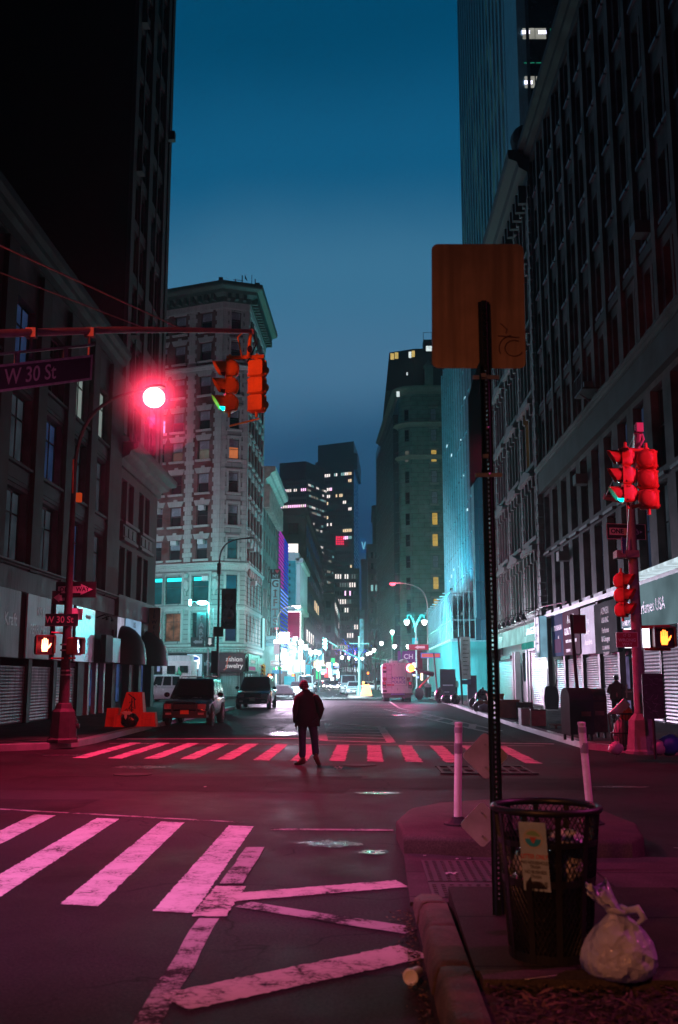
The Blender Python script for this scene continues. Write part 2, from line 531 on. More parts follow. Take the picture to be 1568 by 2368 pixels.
pathR = [(60, 24.0)] + arc(8.2, 26.6, 2.6, 270, 180) + [(5.55, 37), (5.85, 62), (6.2, 97)]
slab("sidewalk", [(60, 24.25)] + [(x + (.25 if y > 25 else .05), y + (0 if y > 25 else .25)) for x, y in pathR[1:]] + [(60, 97)], -.1, .15, A_walk)
kerb(pathR[::-1], .28, -.05, .156, M_kerb)
slab("sidewalk", [(-80, 92), (-7.9, 92), (-7.3, 93), (-7.2, 430), (-80, 430)], -.1, .15, A_walk)
slab("sidewalk", [(80, 116), (6.8, 116), (6.3, 118), (4.0, 240), (3.4, 430), (80, 430)], -.1, .15, A_walk)
slab("traffic_island", arc(-.25, 98.6, 1.25, 180, 360) + [(1.0, 110), (-1.5, 110)], -.1, .16, M_conc)
_mk = [0]
def mark(mb, poly, z=.004, jit=.012, seg=.35):
    pts = []; _mk[0] += 1; z += (_mk[0] % 12) * .0003
    for i, p in enumerate(poly):
        q = poly[(i + 1) % len(poly)]
        d = V(q) - V(p); k = max(1, min(130, int(d.length / seg)))
        for j in range(k):
            t = j / k
            pts.append((p[0] + d.x * t + R.uniform(-jit, jit), p[1] + d.y * t + R.uniform(-jit, jit), z))
    mb.face(*pts)
def line(mb, a, b, w, z=.004, jit=.012, seg=.3):
    d = (V(b) - V(a)).normalized(); n_ = V((-d.y, d.x)) * w / 2
    mark(mb, [(a[0] - n_.x, a[1] - n_.y), (b[0] - n_.x, b[1] - n_.y), (b[0] + n_.x, b[1] + n_.y), (a[0] + n_.x, a[1] + n_.y)], z, jit, seg)
b = MB()   # near crosswalk: bars along the avenue, ends on a skewed line
for xn, xf in ((-1.455, -1.48), (-2.235, -2.37), (-3.12, -3.25), (-3.95, -4.16), (-4.8, -5.05), (-5.65, -5.95)):
    y0, y1 = 7.55 - .27 * xn, 11.95 - .34 * xf
    mark(b, [(xn - .16, y0 + .03), (xn + .16, y0 - .03), (xf + .155, y1 - .04), (xf - .155, y1 + .04)], jit=.008, seg=.04)
struct(b.build("crosswalk_marking", P_wht))
b = MB()
for k in range(-7, 6):
    x = -.55 + .83 * k
    if k in (-1,): pass
    mark(b, [(x - .2, 22.1 - .12 * x), (x + .15, 22.0 - .12 * x), (x + .17, 27.5 - .12 * x), (x - .17, 27.6 - .12 * x)], jit=.025, seg=.08)
line(b, (-7.3, 30.0), (-1.3, 30.5), .42)
line(b, (1.2, 29.0), (5.2, 28.0), .22)
line(b, (-7.0, 27.95), (4.8, 27.2), .09)
struct(b.build("crosswalk_marking", roadpaint("road_paint_crossing", (.4, .37, .37), .42)))
b = MB()   # hatched area in the middle of the avenue and the one to its right
poly = [(-1.8, 42.5), (.65, 37.3), (.78, 28.6), (-1.15, 29.4)]
for i in range(4): line(b, poly[i], poly[(i + 1) % 4], .26)
for y in (31.0, 32.6, 34.3, 36.2, 38.4):
    t = (y - 29.4) / 13.1
    line(b, (-1.15 - .65 * t, y + .3), (.76 - .1 * (y - 28.6) / 8.7, y - .5), .3)
q = [(2.0, 95), (2.2, 62), (4.7, 35)]
line(b, q[0], q[1], .18); line(b, q[1], q[2], .2); line(b, (1.2, 60), (4.3, 33), .18)
for k in range(7):
    t = k / 7
    line(b, (1.3 + 3.0 * t, 58 - 25 * t), (2.6 + 2.0 * t, 59 - 22 * t), .28)
for y in (47, 52, 57, 64, 70): line(b, (-.6, y), (3.6, y - 1), .2)
for x in (-3.6, .9):
    for y in range(104, 320, 12): line(b, (x * (1 - y / 900), y), (x * (1 - y / 900), y + 3.5), .15)
line(b, (-7.0, 92.5), (5.8, 95.5), .5); line(b, (-7.0, 98.5), (5.8, 100.0), .35)
struct(b.build("lane_marking", P_worn))
def arrow(mb, x, y, s, turn):
    mark(mb, [(x - .1, y - 1.6 * s), (x + .1, y - 1.6 * s), (x + .1, y + .4 * s), (x - .1, y + .4 * s)], jit=.01)
    if turn:
        mark(mb, [(x - .1, y + .1), (x - .1, y + .45), (x - .7, y + .45), (x - .7, y + .85), (x - 1.5, y + .2), (x - .7, y - .4), (x - .7, y + .1)], jit=.01)
    else:
        mark(mb, [(x - .4, y + .4 * s), (x + .4, y + .4 * s), (x, y + 1.5 * s)], jit=.01)
b = MB()
arrow(b, -3.0, 37.4, 1.2, True); arrow(b, -2.75, 45.0, 1.4, True); arrow(b, -4.2, 52, 1.3, False)
struct(b.build("turn_arrow", roadpaint("road_paint_arrow", (.7, .68, .68), .2)))
b = MB()   # worn zigzag beside the refuge
for p_, q_, w_ in (((-1.1, 8.45), (.33, 9.05), .3), ((-1.05, 5.8), (.33, 6.88), .34), ((-1.14, 8.9), (-1.16, 7.8), .26)): line(b, p_, q_, w_, jit=.011, seg=.03)
struct(b.build("lane_marking", roadpaint("road_paint_zigzag", (.58, .5, .48), .52)))
b = MB()
line(b, (-.95, 8.2), (.33, 7.4), .2); line(b, (-1.14, 10.9), (-1.15, 9.0), .2); line(b, (-1.15, 7.75), (-1.12, 5.2), .16)
line(b, (-1.1, 12.2), (.35, 12.15), .12); line(b, (-6, 14.3), (-1.5, 12.75), .1)
struct(b.build("lane_marking", P_faint))
b = MB()
for x, y, a, c in ((-3.5, 17.5, 3.2, 1.2), (1.5, 17.5, 2.2, .9), (3.0, 33, 1.5, 4), (-5.5, 14.5, 1.5, .6)):
    mark(b, [(x - a, y - c), (x + a, y - c * 1.2), (x + a * 1.1, y + c), (x - a * .8, y + c * .9)], .0025, .06)
struct(b.build("road_patch", asphalt("asphalt_patch", .019, .0)))
M_grate = mat("cast_iron_cover", (.03, .027, .027), .75, .0, .3, 8, spec=.1)
b = MB()
for gx, gy, w, d in ((2.35, 20.0, 1.7, 1.5),):
    for k in range(9): b.box(gx - w / 2 + k * w / 8 - .03, gx - w / 2 + k * w / 8 + .03, gy - d / 2, gy + d / 2, .003, .02)
    b.box(gx - w / 2 - .06, gx + w / 2 + .06, gy - d / 2 - .08, gy - d / 2, .003, .022); b.box(gx - w / 2 - .06, gx + w / 2 + .06, gy + d / 2, gy + d / 2 + .08, .003, .022)
    b.box(gx - w / 2, gx + w / 2, gy - .05, gy + .05, .003, .021)
tag(b.build("drain_grate", M_grate), "iron drain grate set in the road before the far crosswalk", "grate")
for lx, ly, lb in ((-.1, 21.2, "round iron manhole cover near the walking person's feet"), (-4.3, 19.0, "round iron manhole cover in the dark left part of the junction")):
    b = MB(); b.lathe([(.001, .004), (.36, .004), (.36, .012), (.31, .012), (.3, .007), (.001, .007)], (lx, ly, 0), 24)
    tag(b.build("manhole_cover", M_grate), lb, "manhole cover", "manhole covers in the road")
M_damp, n, l, out = newmat("damp_film")
pb = n.new("ShaderNodeBsdfPrincipled"); pb.inputs["Base Color"].default_value = (.05, .045, .052, 1); tr = n.new("ShaderNodeBsdfTransparent"); ms = n.new("ShaderNodeMixShader"); l.new(tr.outputs[0], ms.inputs[1]); l.new(pb.outputs[0], ms.inputs[2]); l.new(ms.outputs[0], out.inputs[0])
o = coords(n, l); ln = nd(n, "ShaderNodeVectorMath", operation='LENGTH'); l.new(o, ln.inputs[0]); tn = nd(n, "ShaderNodeTexNoise", Scale=7., Detail=7., Roughness=.75); l.new(coords(n, l, 'world'), tn.inputs["Vector"])
ad = nd(n, "ShaderNodeMath", operation='MULTIPLY_ADD'); l.new(tn.outputs[0], ad.inputs[0]); ad.inputs[1].default_value = 1.1; l.new(ln.outputs["Value"], ad.inputs[2])
l.new(ramp(n, l, ad.outputs[0], [(.75, 1.), (1.25, 0.)]), ms.inputs[0]); l.new(ramp(n, l, ad.outputs[0], [(.5, .1), (1.1, .45)]), pb.inputs["Roughness"])
t3 = nd(n, "ShaderNodeTexNoise", Scale=55., Detail=3.); l.new(coords(n, l, 'world'), t3.inputs["Vector"]); bp = nd(n, "ShaderNodeBump", Strength=.35, Distance=.01); l.new(t3.outputs[0], bp.inputs["Height"]); l.new(bp.outputs[0], pb.inputs["Normal"])
def pool(cx, cy, rx, ry, z, m, seed, name="puddle"):
    r = random.Random(seed); pts = []
    ph = [r.uniform(0, 6.3) for _ in range(5)]
    for k in range(48):
        a = 2 * PI * k / 48
        f = 1 + .16 * math.sin(3 * a + ph[0]) + .1 * math.sin(5 * a + ph[1]) + .07 * math.sin(9 * a + ph[2]) + .05 * math.sin(14 * a + ph[3])
        pts.append((cx + rx * f * math.cos(a), cy + ry * f * math.sin(a), z))
    b = MB(); b.face(*[((x - cx) / rx, (y - cy) / ry, 0) for x, y, _ in pts]); o = struct(b.build(name, m)); o.location = (cx, cy, z); o.scale = (rx, ry, 1); return o
pool(-.35, 11.15, .85, .62, .0075, M_damp, 3)
pool(.08, 10.62, .42, .36, .0095, M_damp, 5)
pool(.2, 16.0, .9, .5, .0075, M_damp, 8)
pool(-2.6, 33, 1.3, 3.0, .0075, M_damp, 22)
pool(-4.5, 20.5, 1.5, .9, .0075, M_damp, 23)
pool(3.6, 11.0, .9, .5, .0075, M_damp, 9)
pool(4.3, 11.6, .6, .35, .0095, M_damp, 10)
pool(-7.0, 23.6, 1.4, .5, .0075, M_damp, 12)
pool(4.2, 17.0, 1.3, .4, .0075, M_damp, 14)
pool(1.7, 50.0, 1.0, 2.2, .0075, M_damp, 17)
M_isl = concrete("island_concrete", (.1, .08, .07), None, .7)
M_kst = mat("granite_kerb_stone", (.1, .07, .055), .8, 0, .55, 5, .7, 45, spec=.1)
def rounded_block(path, z0, z1, r=.05):
    """A closed outline raised with a rounded upper edge."""
    b = MB(); c = sum((V(p) for p in path), V((0, 0))) / len(path)
    def ring(ins, z):
        out = []
        for p in path:
            d = V(p) - c
            out.append((p[0] - d.x / d.length * ins, p[1] - d.y / d.length * ins, z))
        return out
    b.loft([ring(0, z0), ring(0, z1 - r), ring(r * .3, z1 - r * .35), ring(r, z1)])
    return b
nose = [(.4, 10.45), (1.2, 10.2), (2.62, 10.2), (2.82, 10.5), (3.0, 11.4), (2.9, 12.4), (2.5, 13.3), (1.6, 13.55), (.95, 13.2), (.55, 12.6), (.36, 11.6)]
o = rounded_block(nose, -.05, .2, .05).build("island_nose", M_isl, smooth=40); struct(o, "structure")
slab("island_paving", [(.36, 8.2), (3.6, 8.2), (3.1, 10.25), (.4, 10.4)], -.05, .03, concrete("ramp_concrete", (.085, .07, .068), 1.05, .65))
slab("island_paving", [(.62, 5.92), (4.5, 5.75), (4.3, 8.2), (.66, 8.2)], -.05, .148, concrete("island_slab", (.055, .048, .04), 1.2, .7))
slab("mulch_bed", [(.62, 3.2), (5, 3.2), (4.5, 5.74), (.62, 5.9)], -.05, .1, mat("dark_soil", (.03, .02, .014), .95, 0, .4, 9, .8, 50))
b = MB(); r = random.Random(2)
for y0, y1 in ((3.2, 4.95), (4.962, 5.97), (5.985, 6.9), (6.912, 7.6), (7.612, 8.24)):
    d_ = r.uniform(-.008, .008); e_ = r.uniform(-.006, .004); ys_ = [y0, y0 + .012] + [y0 + (y1 - y0) * k / 8 for k in range(1, 8)] + [y1 - .012, y1]; rg = []
    for i, y in enumerate(ys_):
        s_ = max(0, (y - 7.6) / .64) * .08; c_ = .008 if i in (0, len(ys_) - 1) else 0; j_ = [r.uniform(-.004, .004) for _ in range(4)]
        rg.append([(.38 + d_, y, -.02), (.4 + d_ + j_[0] + c_, y, .1 - s_ * .6), (.425 + d_ + j_[1], y, .148 - s_ + j_[2] + e_ - c_), (.455 + d_, y, .162 - s_ + j_[3] + e_ - c_), (.575, y, .16 - s_ + e_ - c_), (.6, y, .15 - s_), (.61, y, -.02)])
    b.loft(rg)
struct(b.build("kerb", M_kst, smooth=50))
b = MB()
b.box(.64, 4.4, 5.72, 5.9, .0, .158)
struct(b.build("kerb", M_isl))
b = MB()
for (x0, x1, y0, y1) in ((.55, 1.3, 8.35, 8.95), (.55, 1.3, 9.0, 10.0)):
    b.box(x0, x1, y0, y1, .02, .036)
    ny = int((y1 - y0) / .075); nx = int((x1 - x0) / .075)
    for i in range(nx):
        for j in range(ny):
            cx, cy = x0 + .04 + i * .075, y0 + .04 + j * .075
            b.prism([(cx - .016, cy - .016, .036), (cx + .016, cy - .016, .036), (cx + .016, cy + .016, .036), (cx - .016, cy + .016, .036)], (0, 0, .006))
struct(b.build("tactile_paving", mat("tactile_iron", (.07, .06, .06), .5, .3, .4, 4)))
b = MB(); r = random.Random(4)
for i in range(5200):
    x, y = r.uniform(.66, 3.2), r.uniform(4.6, 5.72)
    a, e = r.uniform(0, 6.3), r.uniform(-.5, .5)
    L, w = r.uniform(.012, .055), r.uniform(.004, .012)
    u = V((math.cos(a), math.sin(a), e * .6)) * L; s = V((-math.sin(a), math.cos(a), r.uniform(-.4, .4))) * w
    c = V((x, y, .105 + r.random() * .035)); b.cur = r.choice((0, 0, 0, 1, 1, 2))
    b.face(c - u, c + s, c + u, c - s)
struct(b.build("mulch", [mat("bark_chip", (.022, .012, .007), .9), mat("tan_chip", (.06, .035, .018), .85), mat("dead_leaf", (.13, .08, .035), .8)]), "stuff")
b = MB()
for i in range(900):   # gutter leaves along the kerb
    y = r.uniform(4.6, 8.0); x = .36 - abs(r.gauss(0, .06)) - .005
    a = r.uniform(0, 6.3); L = r.uniform(.006, .018)
    u = V((math.cos(a), math.sin(a), .2)) * L; s = V((-math.sin(a), math.cos(a), r.uniform(-.6, .6))) * L * .5
    c = V((x, y, .008 + r.random() * .02)); b.cur = r.choice((0, 0, 1))
    b.face(c - u, c + s, c + u, c - s)
struct(b.build("gutter_litter", [_mc["bark_chip"], _mc["dead_leaf"]]), "stuff")
M_paper = mat("scrap_paper", (.6, .58, .56), .8)
scr = [((.95, 5.73, .165), "thin white straw lying on the mulch bed below the litter basket", (.2, .006), .4),
       ((.78, 9.3, .037), "torn pale paper lying on the tactile paving of the refuge", (.12, .05), .2),
       ((.9, 10.08, .035), "crumpled white scrap at the foot of the concrete nose, left of the green post", (.04, .02), 1.0),
       ((.6, 10.25, .035), "small white scrap below the left end of the concrete nose", (.03, .02), .1),
       ((1.02, 10.1, .035), "folded white scrap below the nose, beside the green post", (.05, .02), .6),
       ((-.5, 20.2, .006), "flattened white wrapper on the road under the walking person", (.22, .12), .9),
       ((-2.6, 16.8, .006), "tiny pale scrap alone in the middle of the junction", (.04, .03), .3),
       ((6.0, 19.2, .006), "pink lit scrap on the road beside the right corner", (.1, .06), .4)]
for p, lb, d, a in scr:
    b = MB(); n_ = 6
    for i in range(n_ - 1):
        for j in range(3):
            def q(i, j):
                x, y = (i / (n_ - 1) - .5) * 2 * d[0] / 2, (j / 3 - .5) * d[1]
                h = .35 * min(d) * abs(math.sin(i * 2.1 + j * 1.3))
                return (p[0] + x * math.cos(a) - y * math.sin(a), p[1] + x * math.sin(a) + y * math.cos(a), p[2] + h)
            b.face(q(i, j), q(i + 1, j), q(i + 1, j + 1), q(i, j + 1))
    tag(b.build("paper_scrap", M_paper), lb, "litter", "scraps of litter on the ground")
def rrect(w, h, r, n=4):
    pts = []
    for cx, cy, a0 in ((w / 2 - r, h / 2 - r, 0), (-w / 2 + r, h / 2 - r, 90), (-w / 2 + r, -h / 2 + r, 180), (w / 2 - r, -h / 2 + r, 270)):
        for k in range(n + 1):
            a = math.radians(a0 + 90 * k / n); pts.append((cx + r * math.cos(a), cy + r * math.sin(a)))
    return pts
PX, PY = .93, 7.25
post = thing("sign_post", "dark green perforated steel post on the refuge carrying two sign plates", "sign post", (PX, PY, .15))
f = Fac((PX - .016, PY - .024), (1, 0)); b = MB()
ztop = at(1101, 697, PY).z
wins = []
z = .25
while z < ztop - .05:
    wins.append((.01, .022, z, z + .016)); z += .034
LEAN = -.002
f.wall(b, 0, .032, .13, ztop, wins, .006)
b2 = MB()
for sx in (-1, 1):   # flanges of the channel
    xa, xb, xc = PX + sx * .016, PX + sx * .028, PX + sx * .043
    b2.prism([(xa, PY - .026, .13), (xa, PY - .022, .13), (xb, PY + .012, .13), (xc, PY + .012, .13), (xc, PY + .008, .13), (xb + sx * .003, PY + .008, .13)], (0, 0, ztop - .13))
M_post = mat("post_dark_green", (.004, .014, .011), .42, .2, .3, 10)
b.build("web", M_post, post); b2.build("flange", M_post, post)
b = MB()
for q in (1.0, 1.35): b.lathe([(.011, 0), (.011, .012), (.006, .016)], (PX, PY - .028, ztop - q), 8, M=Matrix.Rotation(PI / 2, 3, 'X'))
b.build("bolt", M_steel, post)
c = at(1104, 706, PY + .035)
sg = thing("road_sign", "large rounded sheet metal sign seen from its bare orange-lit back", "sign", (c.x, c.y, c.z - .46))
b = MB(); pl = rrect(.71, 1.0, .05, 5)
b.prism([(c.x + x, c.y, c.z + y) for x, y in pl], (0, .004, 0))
o = b.build("plate", mat("sign_back_orange_light", (.6, .4, .24), .6, .0, .35, 1.6, streak=.35), sg)  # streaked bare metal with the orange lamplight put into its colour
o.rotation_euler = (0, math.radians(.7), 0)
b = MB()
ctr = V((c.x + .27, c.y - .0035, c.z - .345))
for rr, a0, a1 in ((.07, 60, 330), (.115, 100, 210)):
    pts = [ctr + V((rr * math.cos(math.radians(a)), 0, rr * .9 * math.sin(math.radians(a)))) for a in range(a0, a1 + 1, 15)]
    b.tube(pts, .004, 4)
b.tube([ctr + V((-.12, 0, .1)), ctr + V((-.03, 0, .09)), ctr + V((.04, 0, .085))], .004, 4)
b.tube([ctr + V((-.1, 0, .2)), ctr + V((-.05, 0, .15)), ctr + V((-.06, 0, .12))], .004, 4)
b.build("scrawl", mat("marker_ink", (.2, .11, .07), .7), sg)
b = MB(); b.cbox((PX, PY - .03, at(1120, 875, PY).z), (.2, .012, .03)); b.cbox((PX, PY - .03, at(1120, 1100, PY).z), (.2, .012, .03)); b.build("bracket", M_steel, post)
zt, zb = at(1111, 835, PY - .06).z, at(1111, 1095, PY - .06).z
x0 = at(1112, 960, PY - .06).x
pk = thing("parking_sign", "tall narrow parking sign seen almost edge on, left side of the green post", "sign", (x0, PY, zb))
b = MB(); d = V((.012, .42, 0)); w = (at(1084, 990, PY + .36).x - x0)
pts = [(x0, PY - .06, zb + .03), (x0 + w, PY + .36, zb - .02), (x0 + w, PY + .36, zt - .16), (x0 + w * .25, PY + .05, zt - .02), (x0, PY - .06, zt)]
b.prism(pts, (.006, .001, 0)); b.build("plate", mat("sign_face_cyan_light", (.008, .06, .06), .7, 0, .3, 6, spec=.08), pk)  # white plate; the cyan it reflects is put into its colour
b = MB(); b.box(x0 - .001, x0 + .05, PY - .05, PY - .03, zb + .12, zb + .15); b.box(x0 - .001, x0 + .05, PY - .05, PY - .03, zt - .12, zt - .09); b.build("bracket", M_steel, pk)
mk = (1.17, 9.3)
st = thing("marker_post", "thin steel marker post hidden behind the green sign post", "post", (mk[0], mk[1], .15))
b = MB(); b.box(mk[0] - .02, mk[0] + .02, mk[1] - .015, mk[1] + .015, .12, 1.3); b.build("tube", M_dark, st)
for px, py, lb, sz, wr in ((1122, 1747, "upper of the two grey diamond plates behind the green sign post", .305, 0), (1115, 1906, "lower of the two diamond plates, orange-lit, behind the green sign post", .29, .1)):
    c = at(px, py, mk[1] + .03)
    dm = thing("diamond_sign", lb, "sign", (c.x, c.y, c.z), "diamond marker plates")
    b = MB(); pl = rrect(sz, sz, .035, 4); ca = math.cos(PI / 4 + wr)
    b.prism([(c.x + (x - y) * math.cos(PI / 4), c.y + .0, c.z + (x + y) * math.sin(PI / 4)) for x, y in pl], (0, .003, 0))
    b.build("plate", M_alu, dm)
    b = MB(); b.lathe([(.01, 0), (.01, .008)], (c.x, c.y, c.z + .1), 8, M=Matrix.Rotation(PI / 2, 3, 'X')); b.lathe([(.01, 0), (.01, .008)], (c.x, c.y, c.z - .1), 8, M=Matrix.Rotation(PI / 2, 3, 'X'))
    b.build("bolt", M_steel, dm)
def delineator(x, y, h, lean, label):
    t = thing("delineator_post", label, "delineator", (x, y, .2), "white delineator posts on the concrete nose")
    b = MB(); L = lean
    b.tube([(x + L * k / 6, y, .27 + (h) * k / 6) for k in range(7)], [.041] * 7, 16)
    b.lathe([(.041, 0), (.045, .004), (.045, .03), (.03, .035)], (x + L, y, .27 + h - .02), 16)
    b.build("tube", mat("delineator_plastic", (.85, .8, .74), .45, 0, .22, 7, streak=.3), t, smooth=50)
    b = MB(); b.lathe([(.044, 0), (.044, .11)], (x + L * .68, y, .27 + h * .68), 16); b.lathe([(.0455, 0), (.0455, .06)], (x + L * .92, y, .27 + h * .9), 16); b.build("reflective_band", mat("grey_band", (.35, .34, .34), .35, .2), t, smooth=50)
    b = MB(); b.lathe([(.15, 0), (.15, .02), (.11, .035), (.07, .07), (.06, .09), (.047, .09)], (x, y, .195), 12); b.build("base", M_rub, t)
delineator(1.015, 11.2, 1.0, .03, "white delineator post left of the green sign post, leaning a little right")
delineator(2.47, 11.3, 1.0, -.06, "white delineator post glowing pink above the litter basket")
BX, BY, BZ = 1.1, 6.25, .148
bk = thing("litter_basket", "black expanded metal litter basket full of bags beside the green post", "litter basket", (BX, BY, BZ))
H_, r0, r1 = .84, .235, .305
def br(t): return r0 + (r1 - r0) * t ** 1.25
b = MB()
for k in range(10):
    a = 2 * PI * k / 10 + .35
    pts = [(br(t / 6) + .004, t / 6 * H_) for t in range(7)]
    ca, sa = math.cos(a), math.sin(a)
    ring = []
    for rr, zz in pts:
        c0 = V((BX + rr * ca, BY + rr * sa, BZ + zz)); tn = V((-sa, ca, 0)) * .018; ou = V((ca, sa, 0)) * .006
        ring.append([c0 - tn, c0 + tn, c0 + tn + ou, c0 - tn + ou])
    b.loft(ring)
b.build("upright_bar", M_black, bk)
b = MB()
for zz, hh in ((0, .05), (.42, .04), (.64, .03)):
    t0, t1 = zz / H_, (zz + hh) / H_
    b.lathe([(br(t0), zz), (br(t0) + .007, zz), (br(t1) + .007, zz + hh), (br(t1), zz + hh), (br(t0), zz)], (BX, BY, BZ), 32)
b.build("hoop", M_black, bk)
b = MB(); n_ = 40
pts = [(BX + (r1 + .008) * math.cos(2 * PI * k / n_), BY + (r1 + .008) * math.sin(2 * PI * k / n_), BZ + H_ + .0) for k in range(n_ + 1)]
b.tube(pts, .021, 8, cap=False); b.build("rim", M_black, bk, smooth=True)
b = MB()
for sgn in (-1, 1):
    for k in range(56):
        pts = []
        for j in range(15):
            t = .06 + .92 * j / 14; a = 2 * PI * k / 56 + sgn * j * (2 * PI / 56) * 1.0
            pts.append((BX + br(t) * math.cos(a), BY + br(t) * math.sin(a), BZ + t * H_))
        b.tube(pts, .0032, 3, cap=False)
o = b.build("wire_mesh", M_black, bk)
b = MB(); b.lathe([(.001, .012), (r0, .012), (r0, .03), (.001, .03)], (BX, BY, BZ), 24); b.build("base", M_black, bk)
r = random.Random(21)
b = MB(); b.lathe([(r0 - .012, .035), (br(.3) - .014, .26), (br(.5) - .016, .42), (.19, .46), (.05, .44)], (BX, BY, BZ), 24)
tag(b.build("bin_liner", mat("black_plastic", (.008, .008, .009), .3, 0, .2, 9, .6, 25)), "black plastic liner filling the lower half of the wire litter basket", "bin liner")
M_bagw = mat("thin_white_plastic", (.62, .6, .64), .28, 0, .12, 12, .8, 16, spec=.5)
for (x, y, z, s), lb in zip(((-.11, -.1, .54, .11), (.07, -.1, .52, .13), (.13, .06, .6, .12)), ("crumpled pale bag showing through the left side of the litter basket", "pink-lit crumpled bag in the middle of the litter basket", "pale bag at the right back of the litter basket")):
    b = MB(); b.blob((BX + x, BY + y, BZ + z), (s, s, s * .85), 18, 12, .22, r)
    tag(b.build("rubbish_bag", M_bagw, smooth=True), lb, "rubbish bag", "bags inside the near litter basket")
nt_ = thing("litter_notice", "white paper notice with round blue emblem reading LITTER ONLY on the basket", "notice", (BX - .15, BY - .28, BZ + .4))
az = math.radians(246); nrm = V((math.cos(az), math.sin(az), -.22)).normalized()
u = V((-math.sin(az), math.cos(az), 0)).normalized(); up = -u.cross(nrm) if (-u.cross(nrm)).z > 0 else u.cross(nrm)
c = V((BX, BY, BZ)) + V((math.cos(az), math.sin(az), 0)) * (br(.69) + .021) + V((0, 0, .6))
b = MB(); b.obox(c - u * .078 - up * .2, u * .156, up * .4, nrm * .004); b.build("sheet", mat("notice_paper", (.34, .46, .58), .6, 0, .15, 12), nt_)
cc = c + nrm * .0055
b = MB()
for y, t, s in ((.0, "LITTER ONLY", .036),): b.text(t, cc + up * y, u, up, s, .001, .02, sx=.72)
b.build("red_lettering", mat("notice_red", (.5, .06, .05), .6), nt_)
b = MB()
for y, t, s in ((-.035, "NO HOUSEHOLD", .026), (-.06, "TRASH", .026), (-.09, "NO BUSINESS", .028), (-.117, "TRASH", .026), (-.16, "$100 FINE", .04)): b.text(t, cc + up * y, u, up, s, .001, .02, sx=.76)
b.build("black_lettering", mat("notice_ink", (.06, .05, .05), .6), nt_)
def disc(mb, c, u, up, r, n=24, d=None, a0=0, a1=360):
    pts = [c + u * (r * math.cos(math.radians(a0 + (a1 - a0) * k / n))) + up * (r * math.sin(math.radians(a0 + (a1 - a0) * k / n))) for k in range(n + (0 if a1 - a0 == 360 else 1))]
    mb.face(*pts)
b = MB(); ec = cc + up * .105 + nrm * .0003; b.cur = 0; disc(b, ec, u, up, .058); b.cur = 1; disc(b, ec + nrm * .001, u, up, .046, 20, None, 180, 360); b.cur = 2; disc(b, ec + nrm * .001, u, up, .046, 20, None, 20, 150)
b.cur = 3; b.face(*[ec + nrm * .002 + u * x + up * y for x, y in ((-.02, .01), (.02, .01), (.004, -.025), (-.004, -.025))])
b.build("emblem", [mat("emblem_grey", (.4, .42, .42), .6), mat("emblem_blue", (.02, .3, .5), .6), mat("emblem_green", (.2, .4, .2), .6), mat("emblem_red", (.4, .1, .1), .6)], nt_)
GX, GY, GZ = 1.4, 5.83, .155
b = MB(); r = random.Random(5); rings = []; N = 64
prof = [(.0, .12), (.0, .19), (.03, .225), (.08, .235), (.14, .23), (.2, .205), (.26, .16), (.31, .105), (.345, .06), (.37, .042), (.385, .046), (.42, .06), (.47, .062), (.5, .07)]
for j, (z, rr) in enumerate(prof):
    tz = j / (len(prof) - 1); ring = []
    for k in range(N):
        a = 2 * PI * k / N
        amp = .05 + .5 * max(0, tz - .45)
        f = 1 - .05 * abs(math.sin(4.5 * a + 6 * tz + .8 * math.sin(9 * tz))) ** .35 * (1 - tz) + .03 * math.sin(3 * a - 8 * tz) + amp * (.5 * math.sin(7 * a + 2 * tz) + .35 * math.sin(13 * a - 3 * tz) + .25 * math.sin(23 * a + 5 * tz)) * .42 + (r.random() - .5) * .035
        lean = -.11 * max(0, (z - .34)) / .16
        ring.append((GX + .86 * rr * f * math.cos(a) * 1.03 + lean, GY + .86 * rr * f * math.sin(a) * .95, GZ + .9 * z + (.03 * math.sin(2 * a + 1) + .025 * math.sin(5 * a) if z > .45 else 0)))
    rings.append(ring)
gb = thing("rubbish_bag", "knotted translucent white rubbish bag standing right of the litter basket", "rubbish bag", (GX, GY, GZ))
m, n, l, out = newmat("translucent_bag")
pb = nd(n, "ShaderNodeBsdfPrincipled", Roughness=.2); tl = n.new("ShaderNodeBsdfTranslucent"); ms = n.new("ShaderNodeMixShader"); ms.inputs[0].default_value = .3
o_ = coords(n, l); tn = nd(n, "ShaderNodeTexNoise", Scale=9., Detail=3.); l.new(o_, tn.inputs["Vector"])
cl = mixc(n, l, ramp(n, l, tn.outputs[0], [(.42, 0.), (.6, 1.)]), (.5, .53, .68), (.62, .66, .84)); l.new(cl, pb.inputs["Base Color"]); l.new(cl, tl.inputs[0])
wv = nd(n, "ShaderNodeTexVoronoi", Scale=8.); wn = nd(n, "ShaderNodeTexNoise", Scale=5., Detail=4.); l.new(o_, wn.inputs["Vector"]); wm = nd(n, "ShaderNodeVectorMath", operation='MULTIPLY_ADD'); l.new(wn.outputs[1], wm.inputs[0]); wm.inputs[1].default_value = (.35, .35, .5); l.new(o_, wm.inputs[2]); l.new(wm.outputs[0], wv.inputs["Vector"])
bp = nd(n, "ShaderNodeBump", Strength=1., Distance=.035); l.new(wv.outputs[0], bp.inputs["Height"]); l.new(bp.outputs[0], pb.inputs["Normal"])
l.new(pb.outputs[0], ms.inputs[1]); l.new(tl.outputs[0], ms.inputs[2]); l.new(ms.outputs[0], out.inputs[0])
b.loft(rings, cap=True); b.build("sack", m, gb, smooth=True)
b = MB(); kc = V((GX, GY, GZ + .335))
b.tube([kc + V((.05 * math.cos(a), .05 * math.sin(a), .008 * math.sin(2 * a))) for a in [k * PI / 8 for k in range(17)]], .016, 8, cap=False)
